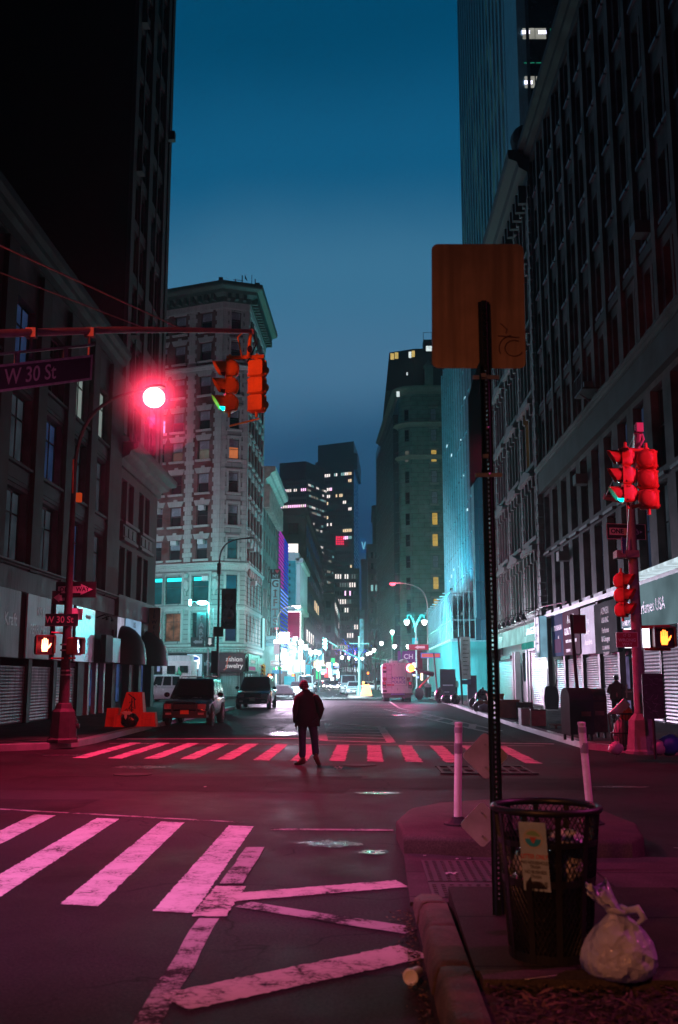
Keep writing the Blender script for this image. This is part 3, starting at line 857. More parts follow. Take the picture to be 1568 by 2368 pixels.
b.tube([kc + V((.04, -.03, 0)), kc + V((.1, -.05, .02)), kc + V((.13, -.05, -.03)), kc + V((.09, -.06, -.06))], [.02, .022, .02, .01], 8)
b.build("knot", m, gb, smooth=True)
cx, cy = .29, 6.2
cup = thing("paper_cup", "white paper cup with plastic lid lying in the gutter by the kerb", "cup", (cx, cy, .0))
ax = Matrix.Rotation(math.radians(-24), 3, 'Z') @ Matrix.Rotation(math.radians(90), 3, 'X')
b = MB(); b.lathe([(.03, -.07), (.042, .05)], (cx, cy, .047), 20, M=ax); b.build("body", mat("cup_paper", (.62, .58, .55), .6), cup, smooth=50)
b = MB(); b.lathe([(.045, .048), (.047, .052), (.047, .06), (.041, .06), (.039, .064), (.034, .064), (.032, .059), (.001, .059)], (cx, cy, .047), 24, M=ax); b.build("lid", mat("cup_lid", (.72, .72, .74), .35), cup, smooth=40)
b = MB(); b.obox((.965, 6.75, .15), (.16, .02, 0), (-.03, .1, .01), (.01, -.02, .16))
tag(b.build("carton", mat("pale_carton", (.5, .36, .22), .75)), "small pale carton leaning between the green post and the litter basket", "carton")
LENS_OFF = [mat("lens_off_red", (.12, .01, .01), .2), mat("lens_off_amber", (.12, .05, .01), .2), mat("lens_off_green", (.01, .08, .06), .2)]
E_green = em("lens_lit_green", srgb(0, 235, 235), 6.0)
E_redl = em("lens_lit_red", (1, .04, .04), 8.)
def signal_head(label, loc, rz, s=1., lit=2, body=None, group="traffic signal heads", box=False, hood=True, louver=True):
    """Three-lens signal, lens side towards local +Y, origin at its centre."""
    body = body or M_yel
    t = thing("traffic_light", label, "traffic light", loc, group)
    t.rotation_euler = (0, 0, rz)
    h = .345 * s; w = .17 * s
    b = MB(); save = wloc
    def bl(mb, name, mt, par, **k):
        o = mb.build(name, mt, None, **k); o.parent = par; return o
    for k in range(3):
        zc = (1 - k) * h
        pl = rrect(w * 2, h * .985, .05 * s, 4)
        b.loft([[(x, .09 * s, zc + y) for x, y in pl], [(x, -.04 * s, zc + y) for x, y in pl], [(x * .86, -.1 * s, zc + y * .86) for x, y in pl]])
        if not box:
            b.lathe([(.155 * s, 0), (.15 * s, .05 * s), (.11 * s, .085 * s), (.05 * s, .1 * s), (.002, .102 * s)], (0, -.08 * s, zc), 18, M=Matrix.Rotation(PI / 2, 3, 'X'))
        for sx in (-1, 1):
            b.cbox((sx * (w + .008 * s), 0, zc + h * .36), (.02 * s, .05 * s, .035 * s)); b.cbox((sx * (w + .008 * s), 0, zc - h * .36), (.02 * s, .05 * s, .035 * s))
    bl(b, "housing", body, t, smooth=45)
    for k in range(3):
        zc = (1 - k) * h
        b = MB(); n_ = 16; ri, ro = .142 * s, .15 * s
        for q in range(n_):
            a0, a1 = math.radians(-40 + 260 * q / n_), math.radians(-40 + 260 * (q + 1) / n_)
            def p(r_, a, y): return (r_ * math.cos(a), y, zc + r_ * math.sin(a))
            def yl(a): return (.1 + .24 * (.62 + .38 * math.sin(a))) * s
            y0 = .09 * s
            b.face(p(ro, a0, y0), p(ro, a0, yl(a0)), p(ro, a1, yl(a1)), p(ro, a1, y0)); b.face(p(ri, a0, y0), p(ri, a1, y0), p(ri, a1, yl(a1)), p(ri, a0, yl(a0)))
            b.face(p(ri, a0, yl(a0)), p(ri, a1, yl(a1)), p(ro, a1, yl(a1)), p(ro, a0, yl(a0)))
        bl(b, "visor", body, t, smooth=60)
        b = MB(); b.lathe([(.14 * s, 0), (.135 * s, -.04 * s), (.1 * s, -.075 * s), (.05 * s, -.09 * s), (.002, -.095 * s)], (0, .092 * s, zc), 20, M=Matrix.Rotation(PI / 2, 3, 'X'))
        bl(b, "lens", ([E_redl, LENS_OFF[1], E_green][k] if k == lit else LENS_OFF[k]), t, smooth=True)
    b = MB(); b.tube([(0, 0, 1.5 * h), (0, 0, 1.5 * h + .12 * s)], .03 * s, 10); b.tube([(0, 0, -1.5 * h), (0, 0, -1.5 * h - .1 * s)], .03 * s, 10); b.lathe([(.055 * s, 0), (.055 * s, .03 * s)], (0, 0, 1.5 * h + .0 * s), 12)
    bl(b, "pipe_fitting", body, t)
    return t
def local(parent, mb, name, mt, **k):
    o = mb.build(name, mt, None, **k); o.parent = parent; return o
A0, A1 = V((-9.2, 5.2, 5.35)), at(583, 766, 16)
ma = thing("signal_mast", "grey mast arm with guy cables reaching over the junction from the left", "mast arm", (-9.2, 5.2, .0))
b = MB(); b.tube([(-9.2, 5.2, 0), (-9.2, 5.2, 9.2)], [.13, .09], 12); b.lathe([(.3, 0), (.3, .3), (.2, .8), (.14, .85)], (-9.2, 5.2, 0), 8); b.build("pole", M_pole, ma)
b = MB(); d = A1 - A0
am = at(0, 771, 12.3); b.tube([A0 - V((0, 0, .9)), A0 * .5 + am * .5 - V((0, 0, .3)), am, am * .6 + A1 * .4 + V((0, 0, .04)), am * .3 + A1 * .7 + V((0, 0, .03)), A1], [.085, .07, .056, .05, .043, .036], 12); b.lathe([(.05, -.03), (.05, .03)], A1, 12, M=Matrix.Rotation(PI / 2, 3, 'Y')); b.build("arm", mat("arm_pink_grey", (.42, .33, .34), .5, .15, .2, 5), ma, smooth=40)
b = MB(); b.tube([(-9.2, 5.2, 7.6), am * .35 + A1 * .65 + V((0, 0, .08))], .012, 6); b.tube([(-9.2, 5.2, 6.9), am * .5 + A1 * .5 + V((0, 0, .08))], .01, 6); b.build("guy_cable", M_steel, ma)
for t in (.1, .3):
    q = am * (1 - t) + A1 * t; b = MB(); b.cbox(q, (.14, .1, .13)); b.tube([q, q - V((0, 0, .35))], .02, 6); b.build("clamp", M_pole, ma)
q0, q1 = at(-75, 852, 11.2), at(211, 821, 12.6)
sg = thing("street_sign", "green W 30 St name sign hanging under the left mast arm", "street sign", q1)
u = (q1 - q0).normalized(); up = V((0, 0, 1)); nn = u.cross(up).normalized(); L = (q1 - q0).length
b = MB(); b.obox(q0, u * L, V((0, 0, -.345)), nn * .03); b.build("plate", M_green, sg)
b = MB(); e = nn * .034
for (s0, s1, z0, z1) in ((0, L, -.03, 0), (0, L, -.345, -.315), (L - .03, L, -.315, -.03)): b.obox(q0 + u * s0 + V((0, 0, z0)), u * (s1 - s0), V((0, 0, z1 - z0)), nn * .036)
b.build("border", M_offw, sg)
b = MB()
c = at(74, 868, 11.93); c = q0 + u * ((c - q0).dot(u)) + V((0, 0, -.175)) + nn * .034
b.text("W 30 St", c, u, up, .285, .004, .008, sx=.8); b.build("lettering", M_wht_t, sg)
b = MB(); b.obox(q0 + V((0, 0, .12)), u * (L + .02), V((0, 0, .03)), nn * .05)
for s in (.35, .75): b.obox(q0 + u * L * s + V((0, 0, -.0)), u * .05, V((0, 0, .13)), nn * .04)
b.build("hanger_bar", M_pole, sg)
pz = at(540, 890, 16); s1 = .86
signal_head("yellow signal head facing left with green lens lit, at the mast arm tip", at(531, 893, 16.0), PI / 2 + .22, s1)
signal_head("yellow signal head seen from behind at the mast arm tip, right of the side-facing head", at(594, 892, 16.1), -.28, s1 * 1.02, lit=0, box=True)
tk = thing("signal_hanger", "red-lit hanger bracket joining the two heads to the mast arm tip", "bracket", A1)
b = MB(); za = at(560, 826, 16).z
b.tube([at(524, 827, 16), at(610, 824, 16.1)], .035, 8); b.tube([A1 - V((.02, 0, .0)), V((A1.x - .06, 16, za))], .03, 8); b.tube([A1 + V((-.16, 0, -.02)), V((A1.x - .24, 16, za + .35)), V((A1.x - .16, 16, za))], .015, 6)
b.tube([at(530, 985, 16), at(600, 968, 16.1)], .016, 6)
b.build("pipe", M_yel, tk)
b = MB(); b.tube([A1 + V((.01, .05, 0)), A1 + V((.07, .05, -.2)), A1 + V((-.02, .05, -.42)), A1 + V((-.08, .05, -.52))], .013, 6); b.lathe([(.06, -.015), (.06, .015)], A1 + V((-.03, -.02, -.32)), 12, M=Matrix.Rotation(PI / 2, 3, 'X'), sx=.7); b.build("cable", M_black, tk)
def cobra_lamp(label, base, zpole, head, lamp_em, rr=(.11, .055), pedestal=True, group="arched street lamps", pm=None, hm=None, curve=.75, name="street_lamp", lens_s=1.):
    """Octagonal post with an arched arm; head = lens position."""
    x, y, z = base; hx, hy, hz = head
    t = thing(name, label, "street lamp", base, group); pm = pm or M_pole
    if pedestal:
        b = MB(); s = pedestal if pedestal is not True else 1.
        b.lathe([(.40 * s, 0), (.40 * s, .08 * s), (.35 * s, .12 * s), (.3 * s, .78 * s), (.23 * s, .86 * s), (.19 * s, .98 * s), (.13, 1.0 * s)], base, 8); b.build("base", pm, t)
    b = MB(); b.tube([(x, y, z + (.6 if pedestal else 0)), (x, y, z + zpole * .5), (x, y, z + zpole)], [rr[0], (rr[0] + rr[1]) / 2, rr[1]], 8); b.build("pole", pm, t, smooth=50)
    P0, P1 = V((x, y, z + zpole)), V((hx, hy, hz + .06)); c1 = P0 + V((0, 0, (hz - P0.z) * .85)); c2 = P1 + (V((x, y, hz)) - V((hx, hy, hz))) * (1 - .35) + V((0, 0, .02))
    pts = []
    for k in range(13):
        q = k / 12; pts.append(P0 * (1 - q) ** 3 + c1 * 3 * q * (1 - q) ** 2 + c2 * 3 * q * q * (1 - q) + P1 * q ** 3)
    b = MB(); b.tube(pts, [rr[1] * (1 - .45 * k / 12) for k in range(13)], 8); b.build("arm", pm, t, smooth=60)
    dv = V((hx - x, hy - y, 0)).normalized(); sd = V((-dv.y, dv.x, 0)); b = MB()
    rings = []
    for q, w, hh in ((-.34, .03, .03), (-.25, .09, .06), (0, .15, .085), (.22, .13, .07), (.33, .05, .03)):
        c = V((hx, hy, hz)) + dv * q
        rings.append([c + sd * (w * math.cos(a)) * 1.0 + V((0, 0, max(0, hh * 1.2 * math.sin(a)) + .05)) for a in [2 * PI * k / 14 for k in range(14)]])
    b.loft(rings); b.build("lamp_head", hm or pm, t, smooth=True)
    if lamp_em:
        b = MB(); rings = []
        for j in range(6):
            ph = PI / 2 * j / 5; rings.append([V((hx, hy, hz + .045)) + dv * (.2 * lens_s * math.cos(ph) * math.cos(a)) + sd * (.13 * lens_s * math.cos(ph) * math.sin(a)) + V((0, 0, -.16 * lens_s * math.sin(ph))) for a in [2 * PI * k / 16 for k in range(16)]])
        b.loft(rings, cap=False); b.build("lens", lamp_em, t, smooth=True)
    return t
E_cyan = em("lamp_lens_cyan", (.25, 1, 1), 40.)
LB = (-7.73, 26.0, .15)
hl = at(357, 902, 25.0)
lp = cobra_lamp("tall left street lamp with glowing red lens on an arched arm", LB, at(176, 1100, 26).z - .15, tuple(hl), None, (.15, .06), True, pm=mat('pole_dark_plum', (.05, .042, .045), .65, .1, .3, 5, .15, spec=.2))
hl.z -= .2
b = MB(); b.blob(hl, (.28, .28, .26), 20, 14); b.build("bulb", em("lamp_core_white", (1, .8, .75), 9.), lp, smooth=True)
m, n, l, out = newmat("lamp_halo_glow"); e_ = n.new("ShaderNodeVolumePrincipled"); e_.inputs["Density"].default_value = .01; e_.inputs["Emission Color"].default_value = (1, .05, .12, 1); gm = nd(n, "ShaderNodeVectorMath", operation='DISTANCE'); l.new(coords(n, l), gm.inputs[0]); gm.inputs[1].default_value = tuple(hl - V(LB)); pw = nd(n, "ShaderNodeMapRange"); l.new(gm.outputs["Value"], pw.inputs[0]); pw.inputs[1].default_value = 1.5; pw.inputs[2].default_value = .28; pq = nd(n, "ShaderNodeMath", operation='POWER'); l.new(pw.outputs[0], pq.inputs[0]); pq.inputs[1].default_value = 4.5; pr_ = nd(n, "ShaderNodeMath", operation='MULTIPLY'); l.new(pq.outputs[0], pr_.inputs[0]); pr_.inputs[1].default_value = 3.2; l.new(pr_.outputs[0], e_.inputs["Emission Strength"])
l.new(e_.outputs[0], out.inputs["Volume"])
b = MB(); b.blob(hl, (1.5, 1.5, 1.5), 28, 20); b.build("globe", m, lp, smooth=True)  # added glowing volume stands in for the lamp's halo; no glass globe
point("red_lamp_bulb", hl + V((0, 0, -.42)), (1, .03, .13), 9500, .2, lp, 112, hl + V((2.5, -1.6, -8)))
point("red_lamp_glow", hl + V((0, -.05, -.2)), (1, .03, .16), 5000, .1, lp, 165, hl + V((3, -5, -1.5)))
point("red_fill_spot", (-8.8, 5.9, 5.2), (1, .07, .03), 4200, .12, ma, 34, (-1.9, 16, 6.4))  # spot added to redden the backs of the left signal heads
point("red_fill_spot", (-1.95, 16.6, 6.1), (1, .05, .03), 5000, .1, None, 17, (-7.3, 37, .5))  # spot added to throw red on the barricade and parked car
point("red_fill_spot", (10.6, 8.2, 5.4), (1, .04, .1), 3200, .12, None, 34, (4.6, 15.2, 5.0))  # spot without a fixture, added to redden the right signal heads
b = MB(); c = at(183, 1150, 25.85); b.cbox(c, (.13, .12, .24)); b.build("alarm_lamp", em("alarm_orange", (1, .1, .02), .35), lp)
b = MB(); b.tube([at(170, 1062, 25.86), at(168, 1140, 25.86)], .022, 6); b.build("conduit", mat("conduit_red_lit", (.5, .1, .05), .5), lp)  # red lamplight is put into the conduit's colour
b = MB()
for py in (1445, 1490, 1503, 1550, 1560): b.lathe([(.155, -.02), (.155, .02)], at(153, py, 26) , 10)
b.build("band_clamp", M_steel, lp)
def flat_sign(name, label, cat, c, u, w, h, face, up=V((0, 0, 1)), border=None, bw=.02, texts=(), th=.02, group=None, r=0):
    """Upright plate; texts = (string, dx, dz, size, material, sx)."""
    u = V(u).normalized(); nn = u.cross(up).normalized(); c = V(c)
    t = thing(name, label, cat, c, group)
    b = MB(); b.obox(c - u * w / 2 - up * h / 2, u * w, up * h, -nn * th); b.build("plate", face, t)
    e = nn * .004
    if border:
        b = MB()
        for (a0, a1, z0, z1) in ((-w / 2, w / 2, -h / 2, -h / 2 + bw), (-w / 2, w / 2, h / 2 - bw, h / 2), (-w / 2, -w / 2 + bw, -h / 2 + bw, h / 2 - bw), (w / 2 - bw, w / 2, -h / 2 + bw, h / 2 - bw)):
            b.obox(c + u * a0 + up * z0, u * (a1 - a0), up * (z1 - z0), nn * .004)
        b.build("border", border, t)
    done = {}
    for tx in texts:
        s, dx, dz, sz, m = tx[:5]; sx = tx[5] if len(tx) > 5 else 1
        done.setdefault(m.name, (m, MB()))[1].text(s, c + u * dx + up * dz + nn * .006, u, up, sz, .004, .012, sx=sx)
    for m, mb in done.values(): mb.build("lettering", m, t)
    return t
def poly_on(t, c, u, pts, m, name, up=V((0, 0, 1)), th=.004, off=.0045):
    u = V(u).normalized(); nn = u.cross(up).normalized(); c = V(c)
    return MB().prism([c + u * x + up * y + nn * off for x, y in pts], nn * th).build(name, m, t)
M_ink = mat("sign_ink_black", (.015, .015, .016), .6)
M_swht = mat("sign_white", (.62, .6, .6), .5, 0, .12, 8)
ARROW = [(-.42, -.09), (.12, -.09), (.12, -.15), (.4, 0), (.12, .15), (.12, .09), (-.42, .09)]
S = 1.0
c = at(163, 1359, 25.75)
ow = flat_sign("one_way_sign", "black and white ONE WAY sign behind the left street lamp pole", "sign", c + V((0, .5, 0)), (1, -.12, 0), 1.12, .42, M_ink, texts=())
poly_on(ow, c + V((0, .5, 0)), (1, -.12, 0), [(x * 1.18, y * 1.0) for x, y in ARROW], M_swht, "arrow")
b = MB(); b.text("ONE", c + V((-.27, .485, 0)), (1, -.12, 0), (0, 0, 1), .16, .004, .02); b.text("WAY", c + V((.2, .43, 0)), (1, -.12, 0), (0, 0, 1), .16, .004, .02); b.build("lettering", M_ink, ow)
c = at(143, 1382, 26.3)
ow = flat_sign("one_way_sign", "small arrow sign half hidden left of the lamp pole below the ONE WAY sign", "sign", c, (1, .5, 0), .5, .36, M_ink)
poly_on(ow, c, (1, .5, 0), [(-x * .52, y * .8) for x, y in ARROW], M_swht, "arrow")
c = at(143, 1433, 25.7)
flat_sign("street_sign", "small green W 30 St plate on the left street lamp pole", "street sign", c, (1, 0, 0), .86, .32, M_green, border=mat("plate_edge_dark", (.05, .06, .06), .5), texts=(("W 30 St", -.06, 0, .24, mat("dim_lettering", (.45, .42, .38), .6), .9),))
c = at(172, 1419, 26.2)
flat_sign("street_sign", "pale blue-grey name plate right of the left street lamp pole", "street sign", c, (.55, 1, 0), .62, .3, M_offw)
HAND = [[(-.07, -.16), (.055, -.16), (.075, -.06), (.07, .03), (-.085, .03), (-.09, -.06)],
        [(-.085, .025), (-.052, .025), (-.056, .13), (-.08, .13)], [(-.046, .025), (-.01, .025), (-.012, .165), (-.042, .165)], [(-.004, .025), (.03, .025), (.03, .16), (.0, .16)], [(.036, .025), (.068, .025), (.066, .13), (.041, .13)],
        [(.06, -.1), (.075, -.03), (.135, .05), (.15, .03), (.11, -.06)]]
WALK = [[(-.02, .1), (.02, .1), (.03, .13), (.02, .165), (-.02, .165), (-.03, .13)], [(-.04, -.03), (.04, -.03), (.045, .08), (-.035, .09)], [(-.04, -.04), (.0, -.04), (-.06, -.17), (-.095, -.16)], [(.0, -.04), (.04, -.04), (.08, -.16), (.045, -.17)], [(.04, .08), (.05, .05), (.11, -.02), (.09, -.035), (.035, .02)], [(-.035, .08), (-.1, .01), (-.08, -.01), (-.03, .04)]]
def ped_signal(label, loc, rz, sym, emm, s=1.):
    """Face towards local -Y."""
    t = thing("pedestrian_signal", label, "pedestrian signal", loc, "pedestrian signals"); t.rotation_euler = (0, 0, rz)
    b = MB(); pl = rrect(.46 * s, .46 * s, .05 * s)
    b.loft([[(x * .9, .12 * s, y * .9) for x, y in pl], [(x, .08 * s, y) for x, y in pl], [(x, -.09 * s, y) for x, y in pl]]); local(t, b, "housing", mat("housing_dark", (.1, .03, .02), .5), smooth=40)
    b = MB(); pl2 = rrect(.4 * s, .4 * s, .03 * s); b.prism([(x, -.093 * s, y) for x, y in pl2], (0, -.004, 0)); local(t, b, "screen", mat("screen_black", (.01, .008, .008), .3))
    b = MB()
    for (x0, x1, z0, z1) in ((-.23, .23, .205, .235), (-.235, -.205, -.2, .205), (.205, .235, -.2, .205)): b.box(x0 * s, x1 * s, -.2 * s, -.09 * s, z0 * s, z1 * s)
    local(t, b, "visor", mat("housing_dark", (.1, .03, .02), .5))
    b = MB()
    for pz in sym: b.prism([(x * s * 1.0, -.104 * s, z * s) for x, z in pz], (0, -.003, 0))
    local(t, b, "symbol", emm)
    return t
E_hand = em("symbol_hand", (1, .16, .02), 6.); E_walk = em("symbol_walk", (.55, .75, 1), 5.)
E_hand1 = em("symbol_hand_bright", (1, .22, .12), 9.)
q = at(103, 1491, 25.6); ped_signal("lit red hand pedestrian signal left of the left lamp pole", q, 0.5, HAND, E_hand1, 1.05); 
point("hand_signal_glow", q + V((.1, -.4, 0)), (1, .06, .05), 4, .1)
q = at(172, 1494, 25.9); ped_signal("white walking figure pedestrian signal right of the left lamp pole", q, 1.38, WALK, E_walk, .98)
bt = thing("signal_bracket", "red-lit bracket arms holding the two pedestrian signals on the left pole", "bracket", at(120, 1477, 25.8))
b = MB(); b.tube([at(118, 1462, 25.8), at(153, 1464, 26)], .025, 6); b.tube([at(118, 1522, 25.8), at(175, 1521, 26)], .025, 6); b.build("arm", M_redp, bt)
RP = V((6.09, 22.45, .15))
rp = thing("signal_pole", "pink-lit signal pole with pedestal on the right corner", "signal pole", RP)
b = MB(); b.lathe([(.37, 0), (.37, .06), (.33, .1), (.27, .72), (.2, .8), (.15, .86)], RP, 8); b.build("base", M_pole, rp)
b = MB(); zt = at(1462, 1150, 22.45).z; b.tube([RP + V((0, 0, .7)), V((RP.x, RP.y, zt))], [.145, .095], 10); b.build("pole", M_pole, rp, smooth=50)
b = MB(); ae = at(1470, 1000, 14.9); a0 = V((RP.x, RP.y, zt - .1)); b.tube([a0, a0 + (ae - a0) * .5, ae], [.06, .05, .036], 10); b.build("mast_arm", M_pole, rp, smooth=50)
b = MB(); b.tube([at(1396, 1148, 22.4), a0], .07, 8); b.build("side_arm", M_pole, rp)
b = MB(); b.tube([ae, at(1458, 1120, 18.5), at(1448, 1290, 22.2)], .014, 6); b.tube([ae, at(1400, 1147, 22.3)], .009, 5); b.build("guy_rod", M_steel, rp)
b = MB(); b.cbox(at(1448, 1282, 22.3), (.5, .34, .16)); b.lathe([(.15, -.06), (.15, .06)], at(1456, 1462, 22.45), 10); b.build("collar", M_pole, rp)
b = MB(); b.cbox(at(1477, 990, 14.9), (.1, .16, .14)); b.tube([at(1477, 1003, 14.9), at(1474, 1036, 15)], .045, 8); b.tube([at(1484, 1003, 14.9), at(1488, 1016, 14.9), at(1480, 1030, 14.9)], .02, 6); b.build("hanger", mat("hanger_pink", (.5, .3, .35), .6), rp)
M_yel2 = mat("signal_yellow_red_lit", (.72, .12, .06), .45, 0, .12, 6)  # yellow housing paint with the red light put into its colour
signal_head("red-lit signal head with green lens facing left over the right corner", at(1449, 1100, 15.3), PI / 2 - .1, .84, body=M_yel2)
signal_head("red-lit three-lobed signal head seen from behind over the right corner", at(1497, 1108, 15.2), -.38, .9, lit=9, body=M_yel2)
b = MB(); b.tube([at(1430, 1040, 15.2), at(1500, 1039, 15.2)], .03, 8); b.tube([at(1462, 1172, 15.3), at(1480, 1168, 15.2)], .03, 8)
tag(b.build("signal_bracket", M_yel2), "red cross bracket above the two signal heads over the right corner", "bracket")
signal_head("lower red signal head mounted on the left side of the right corner pole", at(1438, 1376, 22.3), PI / 2 + 2.6, .94, lit=9, body=mat("signal_deep_red", (.6, .04, .03), .5, 0, .15, 6))
c = at(1448, 1229, 22.62)
ow = flat_sign("one_way_sign", "ONE WAY sign behind the right corner pole pointing right", "sign", c, (1, .2, 0), .95, .36, M_ink, border=mat("sign_edge_pale", (.5, .42, .42), .5), bw=.014)
poly_on(ow, c, (1, .2, 0), [(x * .98, y * .92) for x, y in ARROW], M_swht, "arrow")
b = MB(); b.text("ONE", c + V((-.22, -.065, 0)), (1, .2, 0), (0, 0, 1), .15, .004, .02); b.text("WAY", c + V((.19, .015, 0)), (1, .2, 0), (0, 0, 1), .14, .004, .02); b.build("lettering", M_ink, ow)
c = at(1445, 1262, 22.2); flat_sign("street_sign", "small glossy blue plate on the right corner pole below the ONE WAY sign", "sign", c, (.6, 1, 0), .42, .36, mat("plate_blue", (.05, .12, .45), .25))
c = at(1450, 1479, 22.2)
ww = flat_sign("wrong_way_sign", "red WRONG WAY cycle sign on the right corner pole", "sign", c, (1, .0, 0), .47, .33, mat("sign_red", (.35, .03, .06), .5), border=M_swht, bw=.012, texts=(("WRONG", 0, -.01, .1, M_swht, .95), ("WAY", 0, -.1, .1, M_swht, .95)))
b = MB(); e = c + V((0, -.008, .1))
for dx in (-.05, .05): b.tube([e + V((dx + .028 * math.cos(a), 0, .028 * math.sin(a))) for a in [k * PI / 6 for k in range(13)]], .005, 4, cap=False)
b.tube([e + V((-.05, 0, 0)), e + V((-.02, 0, .045)), e + V((.03, 0, .045)), e + V((.05, 0, 0))], .005, 4); b.build("bicycle_symbol", M_swht, ww)
ped_signal("lit orange hand pedestrian signal right of the right corner pole", at(1534, 1474, 22.3), -.05, HAND, E_hand, 1.0)
b = MB(); b.tube([at(1480, 1450, 22.4), at(1548, 1448, 22.4)], .04, 8); b.tube([at(1490, 1500, 22.4), at(1550, 1501, 22.4)], .035, 8)
tag(b.build("signal_bracket", M_redp), "red bracket arm holding the hand signal on the right corner pole", "bracket")
w = thing("walk_display", "overexposed white pedestrian display facing left beside the right corner pole", "pedestrian signal", at(1490, 1473, 22.4))
b = MB(); c = at(1493, 1473, 22.55); b.obox(c + V((-.14, 0, -.24)), (.3, .25, 0), (.08, -.1, 0), (0, 0, .48)); b.build("housing", M_dark, w)
b = MB(); c = at(1488, 1473, 22.42); b.obox(c + V((-.13, -.02, -.23)), (.25, -.02, 0), (0, .01, 0), (0, 0, .46)); b.build("display", em("walk_display_white", (.85, .8, 1), 5.), w)
def band(path, prof, mb=None):
    """Moulding swept along a street-side path (left to right seen from the street); prof = (outward, z) closed."""
    mb = mb or MB(); rings = []
    pts = [V(p) for p in path]
    for i, p in enumerate(pts):
        ds = []
        if i > 0: ds.append((p - pts[i - 1]).normalized())
        if i < len(pts) - 1: ds.append((pts[i + 1] - p).normalized())
        ns = [V((d.y, -d.x)) for d in ds]
        m = sum(ns, V((0, 0))).normalized(); k = 1 / max(.35, m.dot(ns[0]))
        rings.append([(p.x + m.x * d * k, p.y + m.y * d * k, z) for d, z in prof])
    mb.loft(rings); return mb
def rect_prof(d0, d1, z0, z1): return [(d0, z0), (d1, z0), (d1, z1), (d0, z1)]
def corn_prof(d0, d1, z0, z1):
    h = z1 - z0; w = d1 - d0
    return [(d0, z0), (d0 + w * .15, z0), (d0 + w * .2, z0 + h * .3), (d0 + w * .55, z0 + h * .45), (d0 + w * .62, z0 + h * .62), (d1 * .96, z0 + h * .72), (d1, z0 + h * .8), (d1, z1), (d0, z1)]
def shutter(f, root, a0, a1, z0, z1, d, m, pitch=.1, box=True):
    b = MB(); k = int((z1 - z0) / pitch)
    for i in range(k):
        za, zb = z0 + i * pitch, z0 + (i + 1) * pitch; zm = za + pitch * .5
        b.face(f.p(a0, d, za), f.p(a1, d, za), f.p(a1, d + .028, zm), f.p(a0, d + .028, zm))
        b.face(f.p(a0, d + .028, zm), f.p(a1, d + .028, zm), f.p(a1, d + .004, zb), f.p(a0, d + .004, zb))
    o = b.build("shutter", m, root)
    b = MB(); f.box(b, a0 - .05, a0, d - .05, d + .06, z0, z1); f.box(b, a1, a1 + .05, d - .05, d + .06, z0, z1)
    if box: f.box(b, a0 - .05, a1 + .05, d - .05, d + .2, z1, z1 + .28)
    b.build("shutter_rail", M_dark, root)
    return o
def fsign(f, name, label, a0, a1, z0, z1, d, face, texts=(), th=.12, cat="shop sign", group=None, edge=None):
    """Sign box fixed flat on a facade."""
    t = thing(name, label, cat, f.p((a0 + a1) / 2, d, z0), group)
    b = MB(); f.box(b, a0, a1, d, d + th, z0, z1); b.build("panel", face, t)
    if edge:
        b = MB()
        for (x0, x1, y0, y1) in ((a0, a1, z1, z1 + .04), (a0, a1, z0 - .04, z0), (a0 - .04, a0, z0, z1), (a1, a1 + .04, z0, z1)): f.box(b, x0, x1, d, d + th + .02, y0, y1)
        b.build("frame", edge, t)
    done = {}
    for tx in texts:
        s, fa, fz, sz, m = tx[:5]; sx = tx[5] if len(tx) > 5 else 1.
        done.setdefault(m.name, (m, MB()))[1].text(s, f.p(a0 + (a1 - a0) * fa, d + th + .006, z0 + (z1 - z0) * fz), f.u, (0, 0, 1), sz, .006, .015, sx=sx)
    for m, mb in done.values(): mb.build("lettering", m, t)
    return t
LIT = [em("room_warm", srgb(235, 205, 160), .8, .5, 1.2), em("room_white", srgb(225, 225, 215), .8, .5, 1.2), em("room_pink", srgb(255, 200, 225), 1.0, .4, 1.2), em("room_dim", srgb(120, 125, 115), .5, .5, 1.)]
E_teal = em("room_teal", srgb(60, 190, 200), .9, .5, .8)
E_mag = em("room_magenta", srgb(255, 120, 220), 1.2, .3)
E_dim = em("pane_glow_faint", srgb(52, 60, 68), .75, .6, .9)  # faint glow put into panes in place of ambient light on blinds
E_dimb = em("pane_glow_blue", srgb(40, 58, 92), .75, .6, .9)  # bluish form of the glow put into unlit panes
E_dimc = em("pane_glow_cyan", srgb(20, 92, 112), 1., .4, .6)  # cyan glow put into panes in place of mirrored sky
WX = -12.6
M_brownb = brick("brown_brick", (.022, .013, .012), (.016, .013, .012))
M_pier = mat("brown_stone_pier", (.03, .014, .012), .8, 0, .35, 1.2, .2, 30, streak=.3)
M_span = mat("dark_spandrel", (.02, .017, .017), .75, 0, .3, 1.5)
M_fasc = mat("grey_stone_fascia", (.09, .084, .082), .7, 0, .25, .8, streak=.35)
lb = thing("corner_building", "low dark brick corner building with shutters and big windows on the left", "building", (WX, 38, 0))
f = Fac((WX, 27), (0, 1)); b = MB(); wins = []
rows = ((5.95, 8.6), (9.55, 12.2), (13.05, 15.7)); cols = (31.4 - 27, 35.25 - 27, 39.15 - 27, 42.9 - 27, 46.5 - 27)
for z0, z1 in rows:
    for a in cols: wins.append((a - 1.2, a + 1.2, z0, z1))
f.wall(b, 0, 23, 2.5, 18.4, wins, .35)
s_ = Fac((-40, 27), (1, 0)); s_.wall(b, 0, 40 + WX, 0, 18.4, [(27.4 - 5.5 - k * 4, 27.4 - 3.3 - k * 4, z0, z1) for k in range(3) for z0, z1 in rows], .3)
b.face((WX, 27, 18.1), (WX, 50, 18.1), (-40, 50, 18.1), (-40, 27, 18.1))
b.build("wall", M_brownb, lb)
